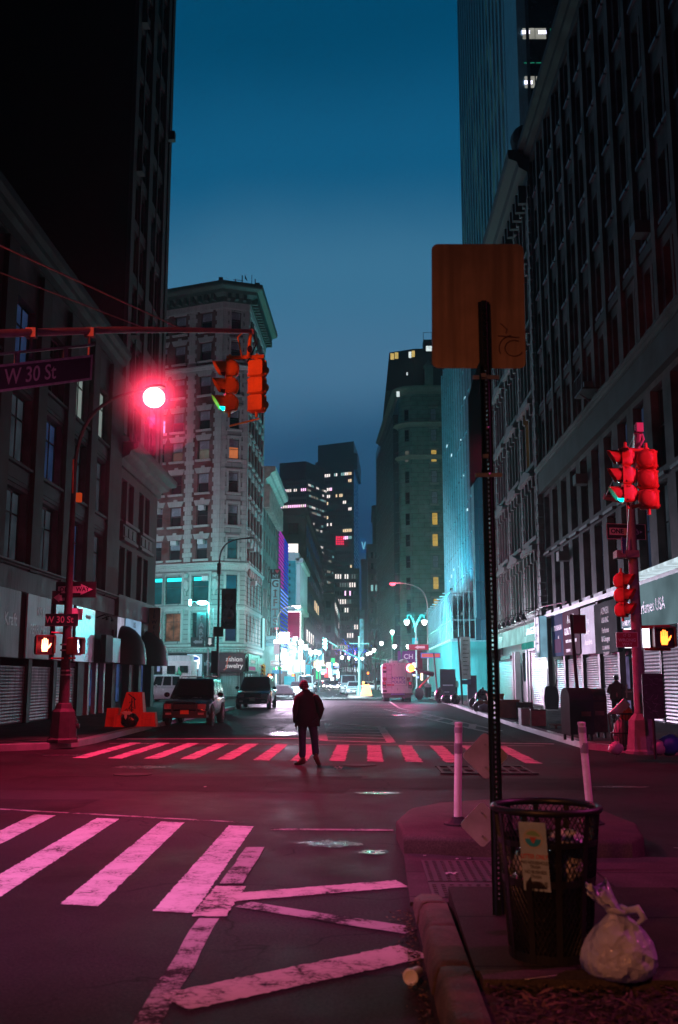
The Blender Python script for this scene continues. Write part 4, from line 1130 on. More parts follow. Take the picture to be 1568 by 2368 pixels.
for ri, (z0, z1) in enumerate(rows):
    for ci, a in enumerate(cols):
        lit = ri == 2 and ci >= 3
        pane = LIT[3] if lit else (E_dimb if (ri + ci) % 3 == 0 else E_dim) if ri < 2 or ci == 1 else M_gdark
        w = f.win(lb, a - 1.2, a + 1.2, z0, z1, pane=em("room_white_left", srgb(150, 165, 160), .62, .25, .7) if lit else pane, depth=.3, nx=3, tr=(.68,), t=.075, blind=.0)
for k in range(3):
    for z0, z1 in rows: s_.win(lb, 27.4 - 5.5 - k * 4, 27.4 - 3.3 - k * 4, z0, z1, depth=.28, nx=2)
b = MB()
edges = [0] + [(cols[i] + cols[i + 1]) / 2 for i in range(4)] + [21.5]
for a in edges[1:5]: f.box(b, a - .52, a + .52, .0, .2, 5.72, 17.3)
f.box(b, 20.6, 22.98, 0, .2, 5.72, 17.3); b.build("pier", M_pier, lb, each=True)
b = MB()
for z0, z1 in ((8.75, 9.4), (12.33, 12.95)):
    for a in cols:
        f.box(b, a - 1.35, a + 1.35, 0, .05, z0, z1); f.box(b, a - 1.1, a + 1.1, .05, .08, z0 + .14, z1 - .12)
        f.box(b, a - 1.36, a + 1.36, 0, .16, z1 + .03, z1 + .14)
b.build("spandrel", M_span, lb, each=True)
b = MB(); band([(WX, 27.0), (WX, 49.9)], rect_prof(0, .12, 4.92, 5.66), b); band([(WX, 27), (WX, 49.9)], corn_prof(0, .32, 5.66, 5.9), b); b.build("fascia", M_fasc, lb)
b = MB(); band([(-40, 27), (WX, 27), (WX, 49.95)], corn_prof(0, .5, 17.5, 18.6), b)
b.build("cornice", mat("dark_cornice", (.012, .009, .009), .8, 0, .3, 1), lb)
b = MB()
for a0, a1 in ((0, 4.0), (4.0, 7.6), (10.6, 11.0), (13.72, 14.15), (17.2, 18.2)): f.box(b, a0, a1, -.1, .02, .0, 2.5)
f.box(b, 18.2, 23, -1.0, -.9, 0, 2.5); b.build("shop_pier", M_blackp, lb, each=True)
M_graf = mat("shutter_graffiti", (.4, .36, .42), .5, .2, .75, 1.1, streak=.6)
for a0, a1, m in ((7.7, 10.55, M_graf), (11.1, 13.65, mat("shutter_graffiti_pale", (.46, .4, .46), .5, .2, .6, 1.6, streak=.5)), (14.25, 17.1, M_shut)): shutter(f, lb, a0, a1, .16, 2.3, -.12, m, .115, False)
b = MB()
for a in (18.6, 19.9, 21.3): f.box(b, a, a + .28, -.1, .1, .1, 2.5)
b.build("shop_post", mat("post_lilac", (.22, .2, .25), .45), lb, each=True)
E_vit = em("vitrine_blue", srgb(70, 95, 150), .55, .7, 3)
b = MB()
for a in (19.0, 20.4): b.face(f.p(a, -.3, .5), f.p(a + .8, -.3, .5), f.p(a + .8, -.3, 2.2), f.p(a, -.3, 2.2))
b.build("display_window", E_vit, lb, each=True)
pan_l = mat("sign_lettering_faint", (.6, .58, .62), .5)
pan = mat("sign_panel_pale", (.3, .27, .3), .6, 0, .25, .5, streak=.25)
fsign(f, "shop_sign", "big pale wall panel at the left edge reading Kraft", 6.4, 8.98, 2.52, 4.9, .1, pan, (("Kraft", .62, .55, .62, pan_l),), .06, group="panels above the left shutters")
fsign(f, "shop_sign", "tall pale panel reading KSY PERFUMES above the middle shutter", 9.75, 12.5, 2.52, 4.9, .1, mat("sign_panel_pale2", (.38, .34, .38), .55, 0, .25, .5, streak=.25), (("KSY", .55, .74, .5, pan_l), ("PERFUMES", .5, .45, .52, pan_l, .85)), .06, group="panels above the left shutters")
fsign(f, "shop_sign", "bluish panel behind the left lamp pole with faint lettering", 13.2, 15.6, 2.52, 4.9, .1, mat("sign_panel_blue", (.4, .5, .56), .45, .1, .25, .5), (("PERFUMES", .4, .78, .3, pan_l), ("& GIFTS", .45, .5, .3, pan_l)), .06, group="panels above the left shutters")
fsign(f, "shop_sign", "bright cyan-lit blank panel right of the left lamp pole", 16.1, 19.15, 2.52, 4.9, .1, mat("sign_panel_cyan_lit", (.5, .62, .64), .3, .25, .3, .4), (("PERFUME", .62, .84, .22, pan_l),), .06, group="panels above the left shutters")  # cyan shop light is put into this pale panel's colour
t = fsign(f, "shop_sign", "small blank projecting box sign beside the arched awning", 20.9, 22.4, 2.55, 3.72, .35, mat("box_sign_face", (.5, .53, .58), .4, 0, .2, .8), (), .25)
b = MB(); f.box(b, 19.6, 20.85, .35, .6, 2.55, 3.8); b.build("side_panel", M_blackp, t)
b = MB()
for a in (19.6, 20.6): b.tube([f.p(a, .1, 4.6), f.p(a, .5, 4.75), f.p(a, .6, 4.6)], .025, 6); b.lathe([(.03, 0), (.09, -.14)], f.p(a, .6, 4.62), 8)
b.build("gooseneck_lamp", M_black, lb)
lt = thing("tower_building", "very tall dark building with a blank side wall on the left", "building", (WX, 55, 0))
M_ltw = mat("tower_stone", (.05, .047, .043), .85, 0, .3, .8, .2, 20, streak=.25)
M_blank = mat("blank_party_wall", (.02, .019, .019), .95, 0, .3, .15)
f = Fac((WX, 50), (0, 1)); b = MB(); wins = []; rows = []
z = 14.6
while z < 62: rows.append((z, z + 1.95)); z += 3.1
colz = [(.9, 2.1), (2.5, 3.7), (5.0, 6.2), (6.6, 7.8)]
lo = [(6.1, 8.6), (10.0, 12.2)]
for z0, z1 in rows + lo:
    for a0, a1 in colz: wins.append((a0, a1, z0, z1))
f.wall(b, 0, 10, 4.2, 64, wins, .35)
n2 = Fac((WX, 60), (-1, 0)); n2.wall(b, 0, 27, 0, 64, [], .3)
b.build("wall", M_ltw, lt)
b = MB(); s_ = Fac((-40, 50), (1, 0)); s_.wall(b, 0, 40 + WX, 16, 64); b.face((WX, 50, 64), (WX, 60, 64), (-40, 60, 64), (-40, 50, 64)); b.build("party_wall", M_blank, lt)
r = random.Random(3)
for i, (z0, z1) in enumerate(rows + lo):
    for j, (a0, a1) in enumerate(colz):
        q = r.random(); pane = E_dimc if (j == 2 and q < .55) else M_gdark
        if i == 3 and j == 0: pane = em("room_amber_dim", srgb(90, 60, 25), .8, .3)
        if i >= len(rows): pane = E_dim if q < .7 else M_gdark
        f.win(lt, a0, a1, z0, z1, pane=pane, depth=.3, tr=(.5,))
b = MB()
for a0, a1 in ((0, .75), (3.9, 4.8), (8.0, 8.8), (9.3, 10)): f.box(b, a0, a1, 0, .22, 14.4, 63)
for a in (2.3, 6.4): f.box(b, a - .1, a + .1, 0, .16, 14.4, 63)
b.build("pilaster", mat("tower_pilaster", (.075, .07, .064), .8, 0, .3, 1), lt, each=True)
b = MB()
for i in range(len(rows) - 1):
    z0, z1 = rows[i][1] + .3, rows[i + 1][0] - .22
    f.box(b, 0.76, 3.88, 0, .12, z0, z1); f.box(b, 4.82, 7.98, 0, .12, z0, z1)
b.build("spandrel", _mc["tower_pilaster"], lt, each=True)
b = MB(); band([(WX, 50.05), (WX, 60.0), (WX - 6, 60.0)], corn_prof(0, 1.0, 12.7, 13.9), b); b.build("cornice", mat("tower_cornice", (.028, .024, .023), .75, 0, .3, 1.2, streak=.3), lt)
b = MB()
for a0, a1 in ((.7, 3.9), (4.8, 8.0)):
    f.box(b, a0, a1, 0, .3, 8.85, 9.0); f.box(b, a0 + .1, a1 - .1, 0, .18, 9.0, 9.7); f.box(b, a0, a1, 0, .34, 9.7, 9.86)
    for k in range(3): f.box(b, a0 + .25 + k * .95, a0 + .95 + k * .95, .18, .24, 9.12, 9.6)
b.build("window_hood", mat("pale_hood_stone", (.09, .088, .086), .7, 0, .25, 2), lt)
b = MB()
for z in (20, 29.5, 38.6, 47.8): f.box(b, .95, 1.6, -.1, .5, z, z + .5)
f.box(b, 8.9, 9.3, 0, .6, 36, 36.6); b.build("air_conditioner", M_fasc, lt, each=True)
b = MB()
for a0, a1 in ((0, .5), (3.6, 4.2), (5.9, 6.5), (9.2, 10)): f.box(b, a0, a1, -.3, .1, .1, 4.2)
f.box(b, 0, 10, -1.3, -1.2, 0, 4.2); b.build("shop_pier", M_blackp, lt, each=True)
f.box(b2 := MB(), 0, 10, 0, .3, 4.9, 6.0); b2.build("stone_course", mat("dark_stone_course", (.07, .07, .072), .7, 0, .3, 2), lt)
shutter(f, lt, 4.4, 5.8, .16, 3.6, -.2, mat("shutter_brown", (.14, .1, .1), .5, .2, .2, 2), .1, False)
b = MB()
for a in (.8, 2.6, 7.1, 8.3): b.face(f.p(a, -.35, .6), f.p(a + .7, -.35, .6), f.p(a + .7, -.35, 2.6), f.p(a, -.35, 2.6))
b.build("display_window", E_vit, lt, each=True)
E_usj = em("sign_light_bluewhite", srgb(150, 190, 225), .75, .35, .8)
t = fsign(f, "shop_sign", "backlit bluish sign reading US JEWELRY between the two arched awnings", 2.3, 5.6, 3.75, 5.0, .12, E_usj, (("US", .5, .7, .42, M_ink), ("JEWELRY", .5, .3, .4, M_ink)), .1)
f.box(b := MB(), 1.0, 2.2, .02, .08, 3.7, 5.0); b.build("wall_light_panel", em("shop_light_white", srgb(200, 200, 225), .7, .3), lt)
for a, lb_ in ((.55, "near"), (6.4, "far")):
    b = MB(); rings = []
    for j in range(7):
        ph = PI / 2 * j / 6
        rings.append([f.p(a + 1.15 + 1.15 * math.cos(q) * (1), .14 + 1.25 * math.sin(q) * math.cos(ph), 2.75 + 1.75 * math.sin(ph) * max(.0, math.sin(q)) ** .5) for q in [PI * k / 12 for k in range(13)]])
    b.loft(rings, closed=False, cap=False)
    b.loft([[f.p(a + 1.15 + 1.15 * math.cos(q), .14 + 1.25 * math.sin(q), z) for q in [PI * k / 12 for k in range(13)]] for z in (2.5, 2.75)], closed=False, cap=False)
    b.build("dome_awning", mat("awning_black", (.014, .012, .013), .5, 0, .2), lt, smooth=50)
vs = thing("blade_sign", "narrow red lettered blade sign projecting beside the far arched awning", "shop sign", f.p(7.3, .5, 3.6))
b = MB(); f.box(b, 7.2, 7.35, .25, .95, 3.5, 5.8); b.build("panel", mat("blade_red", (.45, .1, .04), .5), vs)
b = MB()
for k, ch in enumerate("JEWELRY"): b.text(ch, f.p(7.19, .6, 5.6 - k * .31), V((1, 0, 0)), (0, 0, 1), .3, .01, .02)
b.build("lettering", mat("blade_ink", (.1, .02, .01), .6), vs)
w = fsign(f, "shop_sign", "small blue-white lit vertical sign at the far end of the tall left building", 8.9, 9.3, 2.2, 3.7, .5, em("small_lit_sign", srgb(150, 170, 220), .7, .5, 2), (), .1)
Pa, Pb = V((-13.7, 94.0)), V((-11.3, 94.9)); sk = math.radians(21)
Pl = V((Pa.x - 22 * math.cos(sk), Pa.y + 22 * math.sin(sk))); Pc = V((-11.05, 108.2))
fj = thing("corner_building", "red brick and pale stone corner building with green cornice and chamfered corner", "building", (-13, 96, 0))
M_stone = brick("limestone_blocks", (.36, .36, .35), (.09, .09, .09), 2.6, .46, .8, .07, .035)
M_stone2 = mat("limestone", (.36, .36, .35), .8, 0, .18, 1.2, .15, 25, streak=.18)
M_redb = brick("red_brick", (.13, .014, .01), (.07, .018, .015), .24, .08)
M_verd = mat("verdigris_cornice", (.05, .1, .085), .6, .1, .35, .8, streak=.3)
ff = Fac(Pl, Pa - Pl); fc = Fac(Pa, Pb - Pa); fa = Fac(Pb, Pc - Pb)
LF, LC, LA = (Pa - Pl).length, (Pb - Pa).length, (Pc - Pb).length
rz_ = [14.1, 17.4, 20.6, 23.9, 26.9, 30.4, 33.9, 37.0]
fcols = [LF - u_ for u_ in (1.95, 4.95, 7.05)]
ucol = LC / 2
acols = [1.9, 4.4, 6.9, 9.4, 11.9]
wf, wc, wa = [], [], []
for z in rz_:
    h = .95
    for a in fcols: wf.append((a - .62, a + .62, z - h, z + h))
    wc.append((ucol - .5, ucol + .5, z - h, z + h))
    for a in acols: wa.append((a - .55, a + .55, z - h, z + h))
bk_ = MB(); ff.wall(bk_, 0, LF, 12.6, 38.8, wf, .25); fa.wall(bk_, 0, LA, 12.6, 38.8, wa, .25); bk_.build("brick_wall", M_redb, fj)
b = MB(); fc.wall(b, 0, LC, 12.6, 38.8, wc, .3)
lowf = [(a - .95, a + .95, 8.9, 11.5) for a in fcols] + [(a - .9, a + .9, 5.3, 8.0) for a in fcols]
lowc = [(ucol - .55, ucol + .55, 8.9, 11.6), (ucol - .55, ucol + .55, 5.3, 8.0)]
lowa = [(a - .5, a + .5, 8.9, 11.6) for a in acols] + [(a - .5, a + .5, 5.3, 8.0) for a in acols]
ff.wall(b, 0, LF, 4.2, 12.6, lowf, .3); fc.wall(b, 0, LC, 4.2, 12.6, lowc, .3); fa.wall(b, 0, LA, 4.2, 12.6, lowa, .3)
b.build("stone_wall", M_stone, fj)
b = MB(); b.face(*[(p.x, p.y, 38.7) for p in (Pl, Pa, Pb, Pc)], (Pc.x - 20, Pc.y + 6, 38.7))
Fac(Pc, (-1, .2)).wall(b, 0, 20, 0, 38.7); b.build("roof", M_dark, fj)
r = random.Random(8); acs = []
for i, z in enumerate(rz_):
    for j, a in enumerate(fcols):
        bl = r.choice((.3, .45, .5, .5)); pane = M_gdark
        if (i, j) == (4, 2): pane = em("room_violet_white", srgb(200, 190, 240), .9)
        if (i, j) == (3, 0): pane = LIT[3]
        if (i, j) == (3, 1): pane = em("room_brown", srgb(95, 75, 70), .6)
        ff.win(fj, a - .62, a + .62, z - .95, z + .95, pane=pane, depth=.22, blind=bl if r.random() < .8 else 0)
        if (i, j) in ((0, 1), (0, 0), (1, 0), (1, 2)): acs.append(ff.p(a - .25, 0, z + .45))
    pane = em("room_orange", srgb(215, 120, 70), .8, .3) if i == 3 else (em("room_teal_dim", srgb(30, 90, 100), .8, .6) if i == 0 else M_gdark)
    fc.win(fj, ucol - .5, ucol + .5, z - .95, z + .95, pane=pane, depth=.25, blind=.4 if i else 0)
    for a in acols: fa.win(fj, a - .55, a + .55, z - .95, z + .95, depth=.22)
for j, a in enumerate(fcols):
    ff.win(fj, a - .95, a + .95, 8.9, 11.5, pane=em("room_teal_office", srgb(25, 100, 110), .8, .7, .5) if j < 3 else M_gdark, depth=.26, tr=(.62,), blind=.16 if j in (0, 1, 2) else 0, bm=em("ceiling_light_cyan", srgb(40, 240, 245), 1.5))
    ff.win(fj, a - .9, a + .9, 5.3, 8.0, pane=em("room_amber_corner", srgb(150, 110, 90), .7, .8, 1.1) if j == 1 else M_gdark, depth=.26, nx=2, tr=(.7,))
fc.win(fj, ucol - .55, ucol + .55, 8.9, 11.6, pane=E_dimc, depth=.26); fc.win(fj, ucol - .55, ucol + .55, 5.3, 8.0, pane=E_dimb, depth=.26, tr=(.6,))
for a in acols: fa.win(fj, a - .5, a + .5, 8.9, 11.6, depth=.26); fa.win(fj, a - .5, a + .5, 5.3, 8.0, depth=.26)
acs += [ff.p(fcols[0] + .35, 0, 11.0), fa.p(1.2, 0, 14.3), fa.p(3.8, 0, 14.3), fa.p(4.9, 0, 11)]
for q in acs:
    b = MB(); b.obox(q, ff.u * .65, ff.n * .42, (0, 0, .45)); b.obox(q + ff.n * .425 + ff.u * .05 + V((0, 0, .05)), ff.u * .36, ff.n * .01, (0, 0, .34)); b.build("air_conditioner", M_offw, fj)
def quoin(fc_, a, w, flip=0, z0=12.9, z1=38.6, d=.09):
    z = z0; k = 0; b = MB()
    while z < z1 - .3:
        e = .16 if k % 2 else 0
        fc_.box(b, a - (e if flip != 1 else 0), a + w + (e if flip != -1 else 0), .0, d, z, z + .43); z += .455; k += 1
    b.build("quoin", M_stone2, fj)
for a in (LF - 3.85, LF - 8.5, LF - 14.0): quoin(ff, a, .72)
quoin(ff, LF - .72, .72, -1); quoin(fc, 0, .42, 1, d=.085); quoin(fc, LC - .42, .42, -1); quoin(fa, 0, .6, 1, d=.085); quoin(fa, LA - .6, .6, -1)
b = MB(); bs_ = MB()
for z in rz_:
    for F_, cc, hw in ((ff, fcols, .62), (fa, acols, .55)):
        for a in cc:
            zt = z + .97
            pts = [(-hw - .1, 0), (hw + .1, 0), (hw + .3, .52), (.22, .52), (.17, .72), (-.17, .72), (-.22, .52), (-hw - .3, .52)]
            b.prism([F_.p(a + x, .002, zt + y) for x, y in pts], F_.n * .11)
            F_.box(bs_, a - hw - .22, a + hw + .22, .002, .2, z - 1.17, z - .97)
b.build("window_lintel", M_stone2, fj, each=True); bs_.build("window_sill", M_stone2, fj, each=True)
b = MB()
for z in rz_:
    fc.box(b, ucol - .68, ucol - .5, .002, .1, z - 1.05, z + 1.1); fc.box(b, ucol + .5, ucol + .68, .002, .1, z - 1.05, z + 1.1); fc.box(b, ucol - .68, ucol + .68, .002, .13, z + 1.1, z + 1.32); fc.box(b, ucol - .75, ucol + .75, .002, .2, z - 1.22, z - 1.05)
for a in fcols:
    for z0, z1 in ((8.9, 11.5), (5.3, 8.0)): ff.box(b, a - 1.2, a - .96, .002, .12, z0 - .1, z1 + .2); ff.box(b, a + .96, a + 1.2, .002, .12, z0 - .1, z1 + .2); ff.box(b, a - 1.25, a + 1.25, .002, .16, z1 + .2, z1 + .4)
for z0, z1 in ((8.9, 11.6), (5.3, 8.0)): fc.box(b, ucol - .8, ucol - .56, .002, .1, z0 - .1, z1 + .2); fc.box(b, ucol + .56, ucol + .8, .002, .1, z0 - .1, z1 + .2)
b.build("window_surround", M_stone2, fj, each=True)
path = [(p.x, p.y) for p in (Pl, Pa, Pb, Pc)]
b = MB()
for z0, z1, d in ((4.2, 5.0, .35), (8.25, 8.55, .14), (12.1, 12.75, .3), (31.75, 32.4, .32)): band(path, corn_prof(0, d, z0, z1), b)
band(path, rect_prof(0, .16, 38.15, 38.8), b)
for F_, L in ((ff, LF), (fc, LC), (fa, LA)):
    a = .1
    while a < L - .15: F_.box(b, a, a + .14, .1, .3, 4.28, 4.5); a += .3
b.build("belt_course", M_stone2, fj)
b = MB(); band(path, corn_prof(0, 1.45, 38.8, 40.5), b)
for F_, L in ((ff, LF), (fc, LC), (fa, LA)):
    a = .2
    while a < L - .25: F_.box(b, a, a + .32, .25, .85, 38.9, 39.5); a += .8
b.build("cornice", M_verd, fj)
b = MB()
for a in (LF - .35, LF - 3.5):   # oval cartouches
    b.lathe([(.5, 0), (.5, .1), (.36, .16), (.3, .1), (.02, .12)], ff.p(a, .1, 10.6), 20, sx=.75, sy=1.15, M=Matrix.Rotation(ff.rz, 3, 'Z') @ Matrix.Rotation(PI / 2, 3, 'X'))
    b.blob(ff.p(a, .2, 11.6), (.3, .15, .25)); b.blob(ff.p(a, .2, 9.9), (.14, .12, .3))
for a in (2.0, 3.6, 5.2, 7, 9, 11): b.blob(fa.p(a, .2, 12.0), (.2, .2, .45))
b.build("cartouche", M_stone2, fj, smooth=50)
b = MB(); ff.wall(b, 0, LF, 0, 4.2, [], .3); fc.wall(b, 0, LC, 0, 4.2); fa.wall(b, 0, LA, 0, 4.2); b.build("shop_front", mat("shop_front_dark", (.03, .04, .042), .5), fj)
shutter(fc, fj, .35, LC - .35, .17, 2.35, .04, mat("shutter_grey_teal", (.3, .32, .33), .5, .2, .25, .8, streak=.4), .1, False)
for k in range(3): shutter(fa, fj, .4 + k * 2.1, 2.1 + k * 2.1, .17, 2.3, .04, M_shut, .1, False)
for k in range(3): shutter(ff, fj, LF - 2.9 - k * 3.4, LF - .4 - k * 3.4, .17, 2.3, .04, mat("shutter_teal", (.05, .08, .085), .5, .2, .3, 1.), .1, False)
M_fs = mat("black_fascia", (.01, .011, .014), .4, 0, .3)
M_lt = em("lettering_lit_white", srgb(225, 225, 230), .7); M_ltt = em("lettering_dim_teal", srgb(120, 170, 185), .55); M_ltr = mat("lettering_red", (.5, .06, .04), .5)
sw = lambda: None
t = fsign(fc, "fascia_sign", "black chamfer sign reading fashion jewelry with red swash initial", -.05, LC + .05, 2.5, 4.1, .36, M_fs, (("ashion", .6, .68, .62, M_lt), ("ewelry", .6, .3, .62, M_lt)), .12, group="black fascia signs of the corner shop")
b = MB(); pts = []
for x, z in ((.22, .06), (.3, .14), (.33, .35), (.35, .6), (.39, .8), (.47, .86)): pts.append(fc.p(LC * x, .5, 2.5 + 1.6 * z))
b.tube(pts, [.05, .06, .05, .05, .05, .02], 6); b.tube([fc.p(LC * .28, .5, 3.4), fc.p(LC * .43, .5, 3.42)], .025, 5); b.build("swash_initial", M_ltr, t)
fsign(ff, "fascia_sign", "black street-side fascia with dim words jewelry fashion jewelry", LF - 9.2, LF - .05, 2.5, 4.1, .36, M_fs, (("jewelry", .3, .45, .68, M_ltt), ("fashion", .58, .45, .68, M_ltt), ("jewelry", .88, .45, .6, M_ltt)), .12, group="black fascia signs of the corner shop")
t = fsign(fa, "fascia_sign", "black avenue-side fascia with small white lettering and a pink strip", .05, 6.6, 2.5, 4.1, .36, M_fs, (("fashion jewelry", .5, .6, .5, M_lt),), .12, group="black fascia signs of the corner shop")
b = MB(); fa.box(b, .3, 5, .485, .5, 2.6, 2.95); b.build("pink_strip", em("strip_pink", srgb(200, 130, 180), .5), t)
fsign(fa, "fascia_sign", "second black avenue-side fascia, further from the chamfer", 6.8, 13, 2.4, 3.9, .36, M_fs, (("Comtrade", .4, .5, .5, M_lt),), .12, group="black fascia signs of the corner shop")
fsign(fa, "shop_sign", "small white-lit vertical sign above the avenue end of the black fascia", 12.2, 12.9, 4.9, 8.2, .3, em("sign_light_cyanwhite", srgb(170, 245, 250), 1.2), (), .15)
r = random.Random(2)
for px, top, bot, kk, lbl in ((511, 627, 646, 0, "boxy panel antenna at the roof corner above the chamfer"), (545, 640, 655, 1, "thin whip antenna on the corner building roof"), (560, 634, 658, 2, "dish antenna on a mast on the corner building roof"), (590, 630, 664, 3, "tall thin rod antenna at the avenue end of the roof"), (596, 645, 668, 0, "slim panel antenna at the right end of the roof")):
    Y = 95.5 if px < 570 else 97.5
    c = at(px, bot, Y); h = (bot - top) / 2300 * Y + .8
    c.z = 40.4
    t = thing("roof_antenna", lbl, "antenna", c, "antennas on the corner building roof")
    b = MB(); b.tube([c, c + V((0, 0, h))], .05, 6)
    if kk == 0: b.cbox(c + V((0, 0, h - .55)), (.42, .3, 1.1)); b.cbox(c + V((-.3, 0, .5)), (.3, .25, .7))
    if kk == 2: b.lathe([(.02, 0), (.35, .12), (.37, .12), (.02, -.03)], c + V((.3, 0, h - .3)), 12, M=Matrix.Rotation(1.2, 3, 'Y')); b.tube([c + V((-.9, 0, h * .75)), c + V((.1, 0, h * .7))], .03, 5)
    if kk == 3: b.tube([c + V((-.6, 0, 0)), c + V((0, 0, h * .55))], .03, 5); b.tube([c + V((-.35, 0, h * .45)), c + V((-.35, 0, h * 1.2))], .03, 5)
    b.build("mast", M_dark, t)
gb_ = thing("corner_building", "weathered grey building with pale ornate cornice behind the GIFTS sign", "building", (-11, 118, 0)); gb_.name = "weathered_building"
f = Fac((-11.0, 108.4), (0, 1)); b = MB()
rows = [(6.5 + k * 3.2, 8.5 + k * 3.2) for k in range(5)]; colz = [(1.2 + k * 3.1, 2.4 + k * 3.1) for k in range(6)]
f.wall(b, 0, 19.5, 0, 24.5, [(a, c_, z0, z1) for a, c_ in colz for z0, z1 in rows], .3)
Fac((-30, 108.6), (1, 0)).wall(b, 0, 18.99, 20, 24.5); b.face((-11, 108.4, 24.4), (-11, 127.9, 24.4), (-30, 127.9, 24.4), (-30, 108.4, 24.4))
b.build("wall", mat("weathered_render", (.17, .165, .155), .85, 0, .6, .5, .2, 10, streak=.4), gb_)
for a, c_ in colz:
    for k, (z0, z1) in enumerate(rows): f.win(gb_, a, c_, z0, z1, pane=em("room_peach", srgb(150, 110, 95), .7) if r.random() < .15 else M_gdark, depth=.25)
b = MB(); band([(-11.0, 108.5), (-11, 127.8)], corn_prof(0, 1.3, 23.2, 25.2), b)
for k in range(16): f.box(b, .4 + k * 1.2, .7 + k * 1.2, .0, .7, 20.6, 23.2)
b.build("cornice", mat("pale_cornice", (.42, .42, .38), .7, 0, .35, 1.5), gb_)
gs = thing("blade_sign", "tall vertical blade sign spelling GIFTS between two I heart NY panels", "shop sign", (-10.1, 115, 6.8))
zt, zb = at(636, 1316, 115).z, at(636, 1469, 115).z; xa, xb = at(625, 1400, 115).x, at(648, 1400, 115).x; xm, w = (xa + xb) / 2, xb - xa
b = MB(); b.box(xa, xb, 115, 115.35, zb, zt); b.build("box", M_blackp, gs)
b = MB(); b2 = MB(); h = 1.49
zs = [at(636, (1850 + q / 2.153) * .578, 115).z for q in (1045, 1127, 1210, 1292, 1375)]
for ch, z in zip("GIFTS", zs):
    b.box(xa + .1, xb - .1, 114.96, 114.998, z - .6 * .98, z + .6 * .98); b2.text(ch, (xm, 114.95, z), (1, 0, 0), (0, 0, 1), 1.15, .02, .03)
    for sx in (-.3, .3):
        if ch in "IT": b2.box(xm - .22, xm + .22, 114.94, 114.955, z - .45, z - .36)
    if ch == "I": b2.box(xm - .22, xm + .22, 114.94, 114.955, z + .3, z + .4)
b.build("letter_panel", em("panel_teal", srgb(105, 160, 175), .85, .2), gs); b2.build("lettering", M_ink, gs)
b = MB(); bh = MB()
for q in (958, 1455):
    z = at(636, (1850 + q / 2.153) * .578, 115).z
    b.text("I", (xm - .3, 114.98, z + .3), (1, 0, 0), (0, 0, 1), .5, .02, .02); b.text("NY", (xm, 114.98, z - .28), (1, 0, 0), (0, 0, 1), .5, .02, .02)
    hp = [(0, -.22), (.24, .05), (.2, .17), (.09, .18), (0, .09), (-.09, .18), (-.2, .17), (-.24, .05)]
    bh.prism([(xm + .2 + x, 114.99, z + .3 + y) for x, y in hp], (0, -.02, 0))
b.build("lettering", M_ltt, gs); bh.build("heart", mat("heart_red", (.4, .02, .05), .5), gs)
b = MB()
for k in range(6):
    z = zb + (zt - zb) * k / 5
    b.tube([(-11, 115.1, z), (xa, 115.1, z)], .04, 5)
    if k < 5: b.tube([(-11, 115.1, z), (xa, 115.1, z + (zt - zb) / 5)], .03, 5)
b.build("bracket", M_dark, gs)
lg = flat_sign("shop_sign", "dark teal hanging sign reading LUGGAGE below the GIFTS blade sign", "shop sign", at(622, 1482, 113), (1, 0, 0), 1.5, 1.1, mat("luggage_teal", (.02, .1, .11), .5), texts=(("LUGGAGE", .35, 0, .62, M_ltt, .8),), th=.15)
RX = 11.0
M_rbrick = brick("grey_violet_brick", (.016, .0145, .016), (.009, .008, .009), .24, .085)
M_rstone = mat("right_stone_band", (.018, .0165, .017), .8, 0, .2, .8, .15, 20, streak=.25)
rb = thing("brick_building", "tall dark brick building with narrow window strips and a broad stone band on the right", "building", (RX, 44, 0))
f = Fac((RX, 60), (0, -1)); b = MB(); wins = []
low = [(5.75, 8.95), (9.45, 12.6)]; up = [(14.9 + 3.45 * k, 17.3 + 3.45 * k) for k in range(6)]
bays = [.45 + k * 2.5 for k in range(13)]
for a in bays:
    for z0, z1 in low: wins.append((a, a + 1.55, z0, z1))
    for z0, z1 in up: wins.append((a + .05, a + .85, z0, z1)); wins.append((a + 1.1, a + 1.9, z0, z1))
f.wall(b, 0, 33, 5.3, 35.4, wins, .4)
s_ = Fac((RX, 27), (1, 0)); s_.wall(b, 0, 40, 0, 35.4); b.face((RX, 27, 35), (50, 27, 35), (50, 60, 35), (RX, 60, 35)); b.build("wall", M_rbrick, rb)
r = random.Random(9)
for i, a in enumerate(bays):
    for k, (z0, z1) in enumerate(low):
        q = r.random(); f.win(rb, a, a + 1.55, z0, z1, pane=em("blind_glow_blue_grey", srgb(42, 54, 78), .7, .5, .6) if q < .42 else (E_dim if q < .6 else M_gdark), depth=.34, nx=2, tr=(.55,), t=.055)  # blue-grey panes glow in place of ambient light on their blinds
    for z0, z1 in up[:3]:
        for d in (.05, 1.1): f.win(rb, a + d, a + d + .8, z0, z1, depth=.34, t=.05, pane=M_gdark)
b = MB()
for a in bays:
    for z0, z1 in up[3:]:
        for d in (.05, 1.1):
            b.cur = 0; b.face(f.p(a + d, -.34, z0), f.p(a + d + .8, -.34, z0), f.p(a + d + .8, -.34, z1), f.p(a + d, -.34, z1)); b.cur = 1; f.box(b, a + d, a + d + .8, -.35, -.3, z0 + 1.17, z0 + 1.23)
b.build("window", [M_gdark, M_frame], rb)["kind"] = "stuff"
b = MB()
for i, a in enumerate(bays):
    f.box(b, a - .1, a + 1.65, 0, .16, 9.05, 9.18); f.box(b, a - .1, a + 1.65, 0, .14, 5.5, 5.7)
    for z0, z1 in up: f.box(b, a, a + .9, 0, .12, z0 - .16, z0 - .02); f.box(b, a + 1.05, a + 1.95, 0, .12, z0 - .16, z0 - .02)
b.build("sill", mat("pale_sill", (.09, .1, .115), .55, 0, .2, 3), rb, each=True)
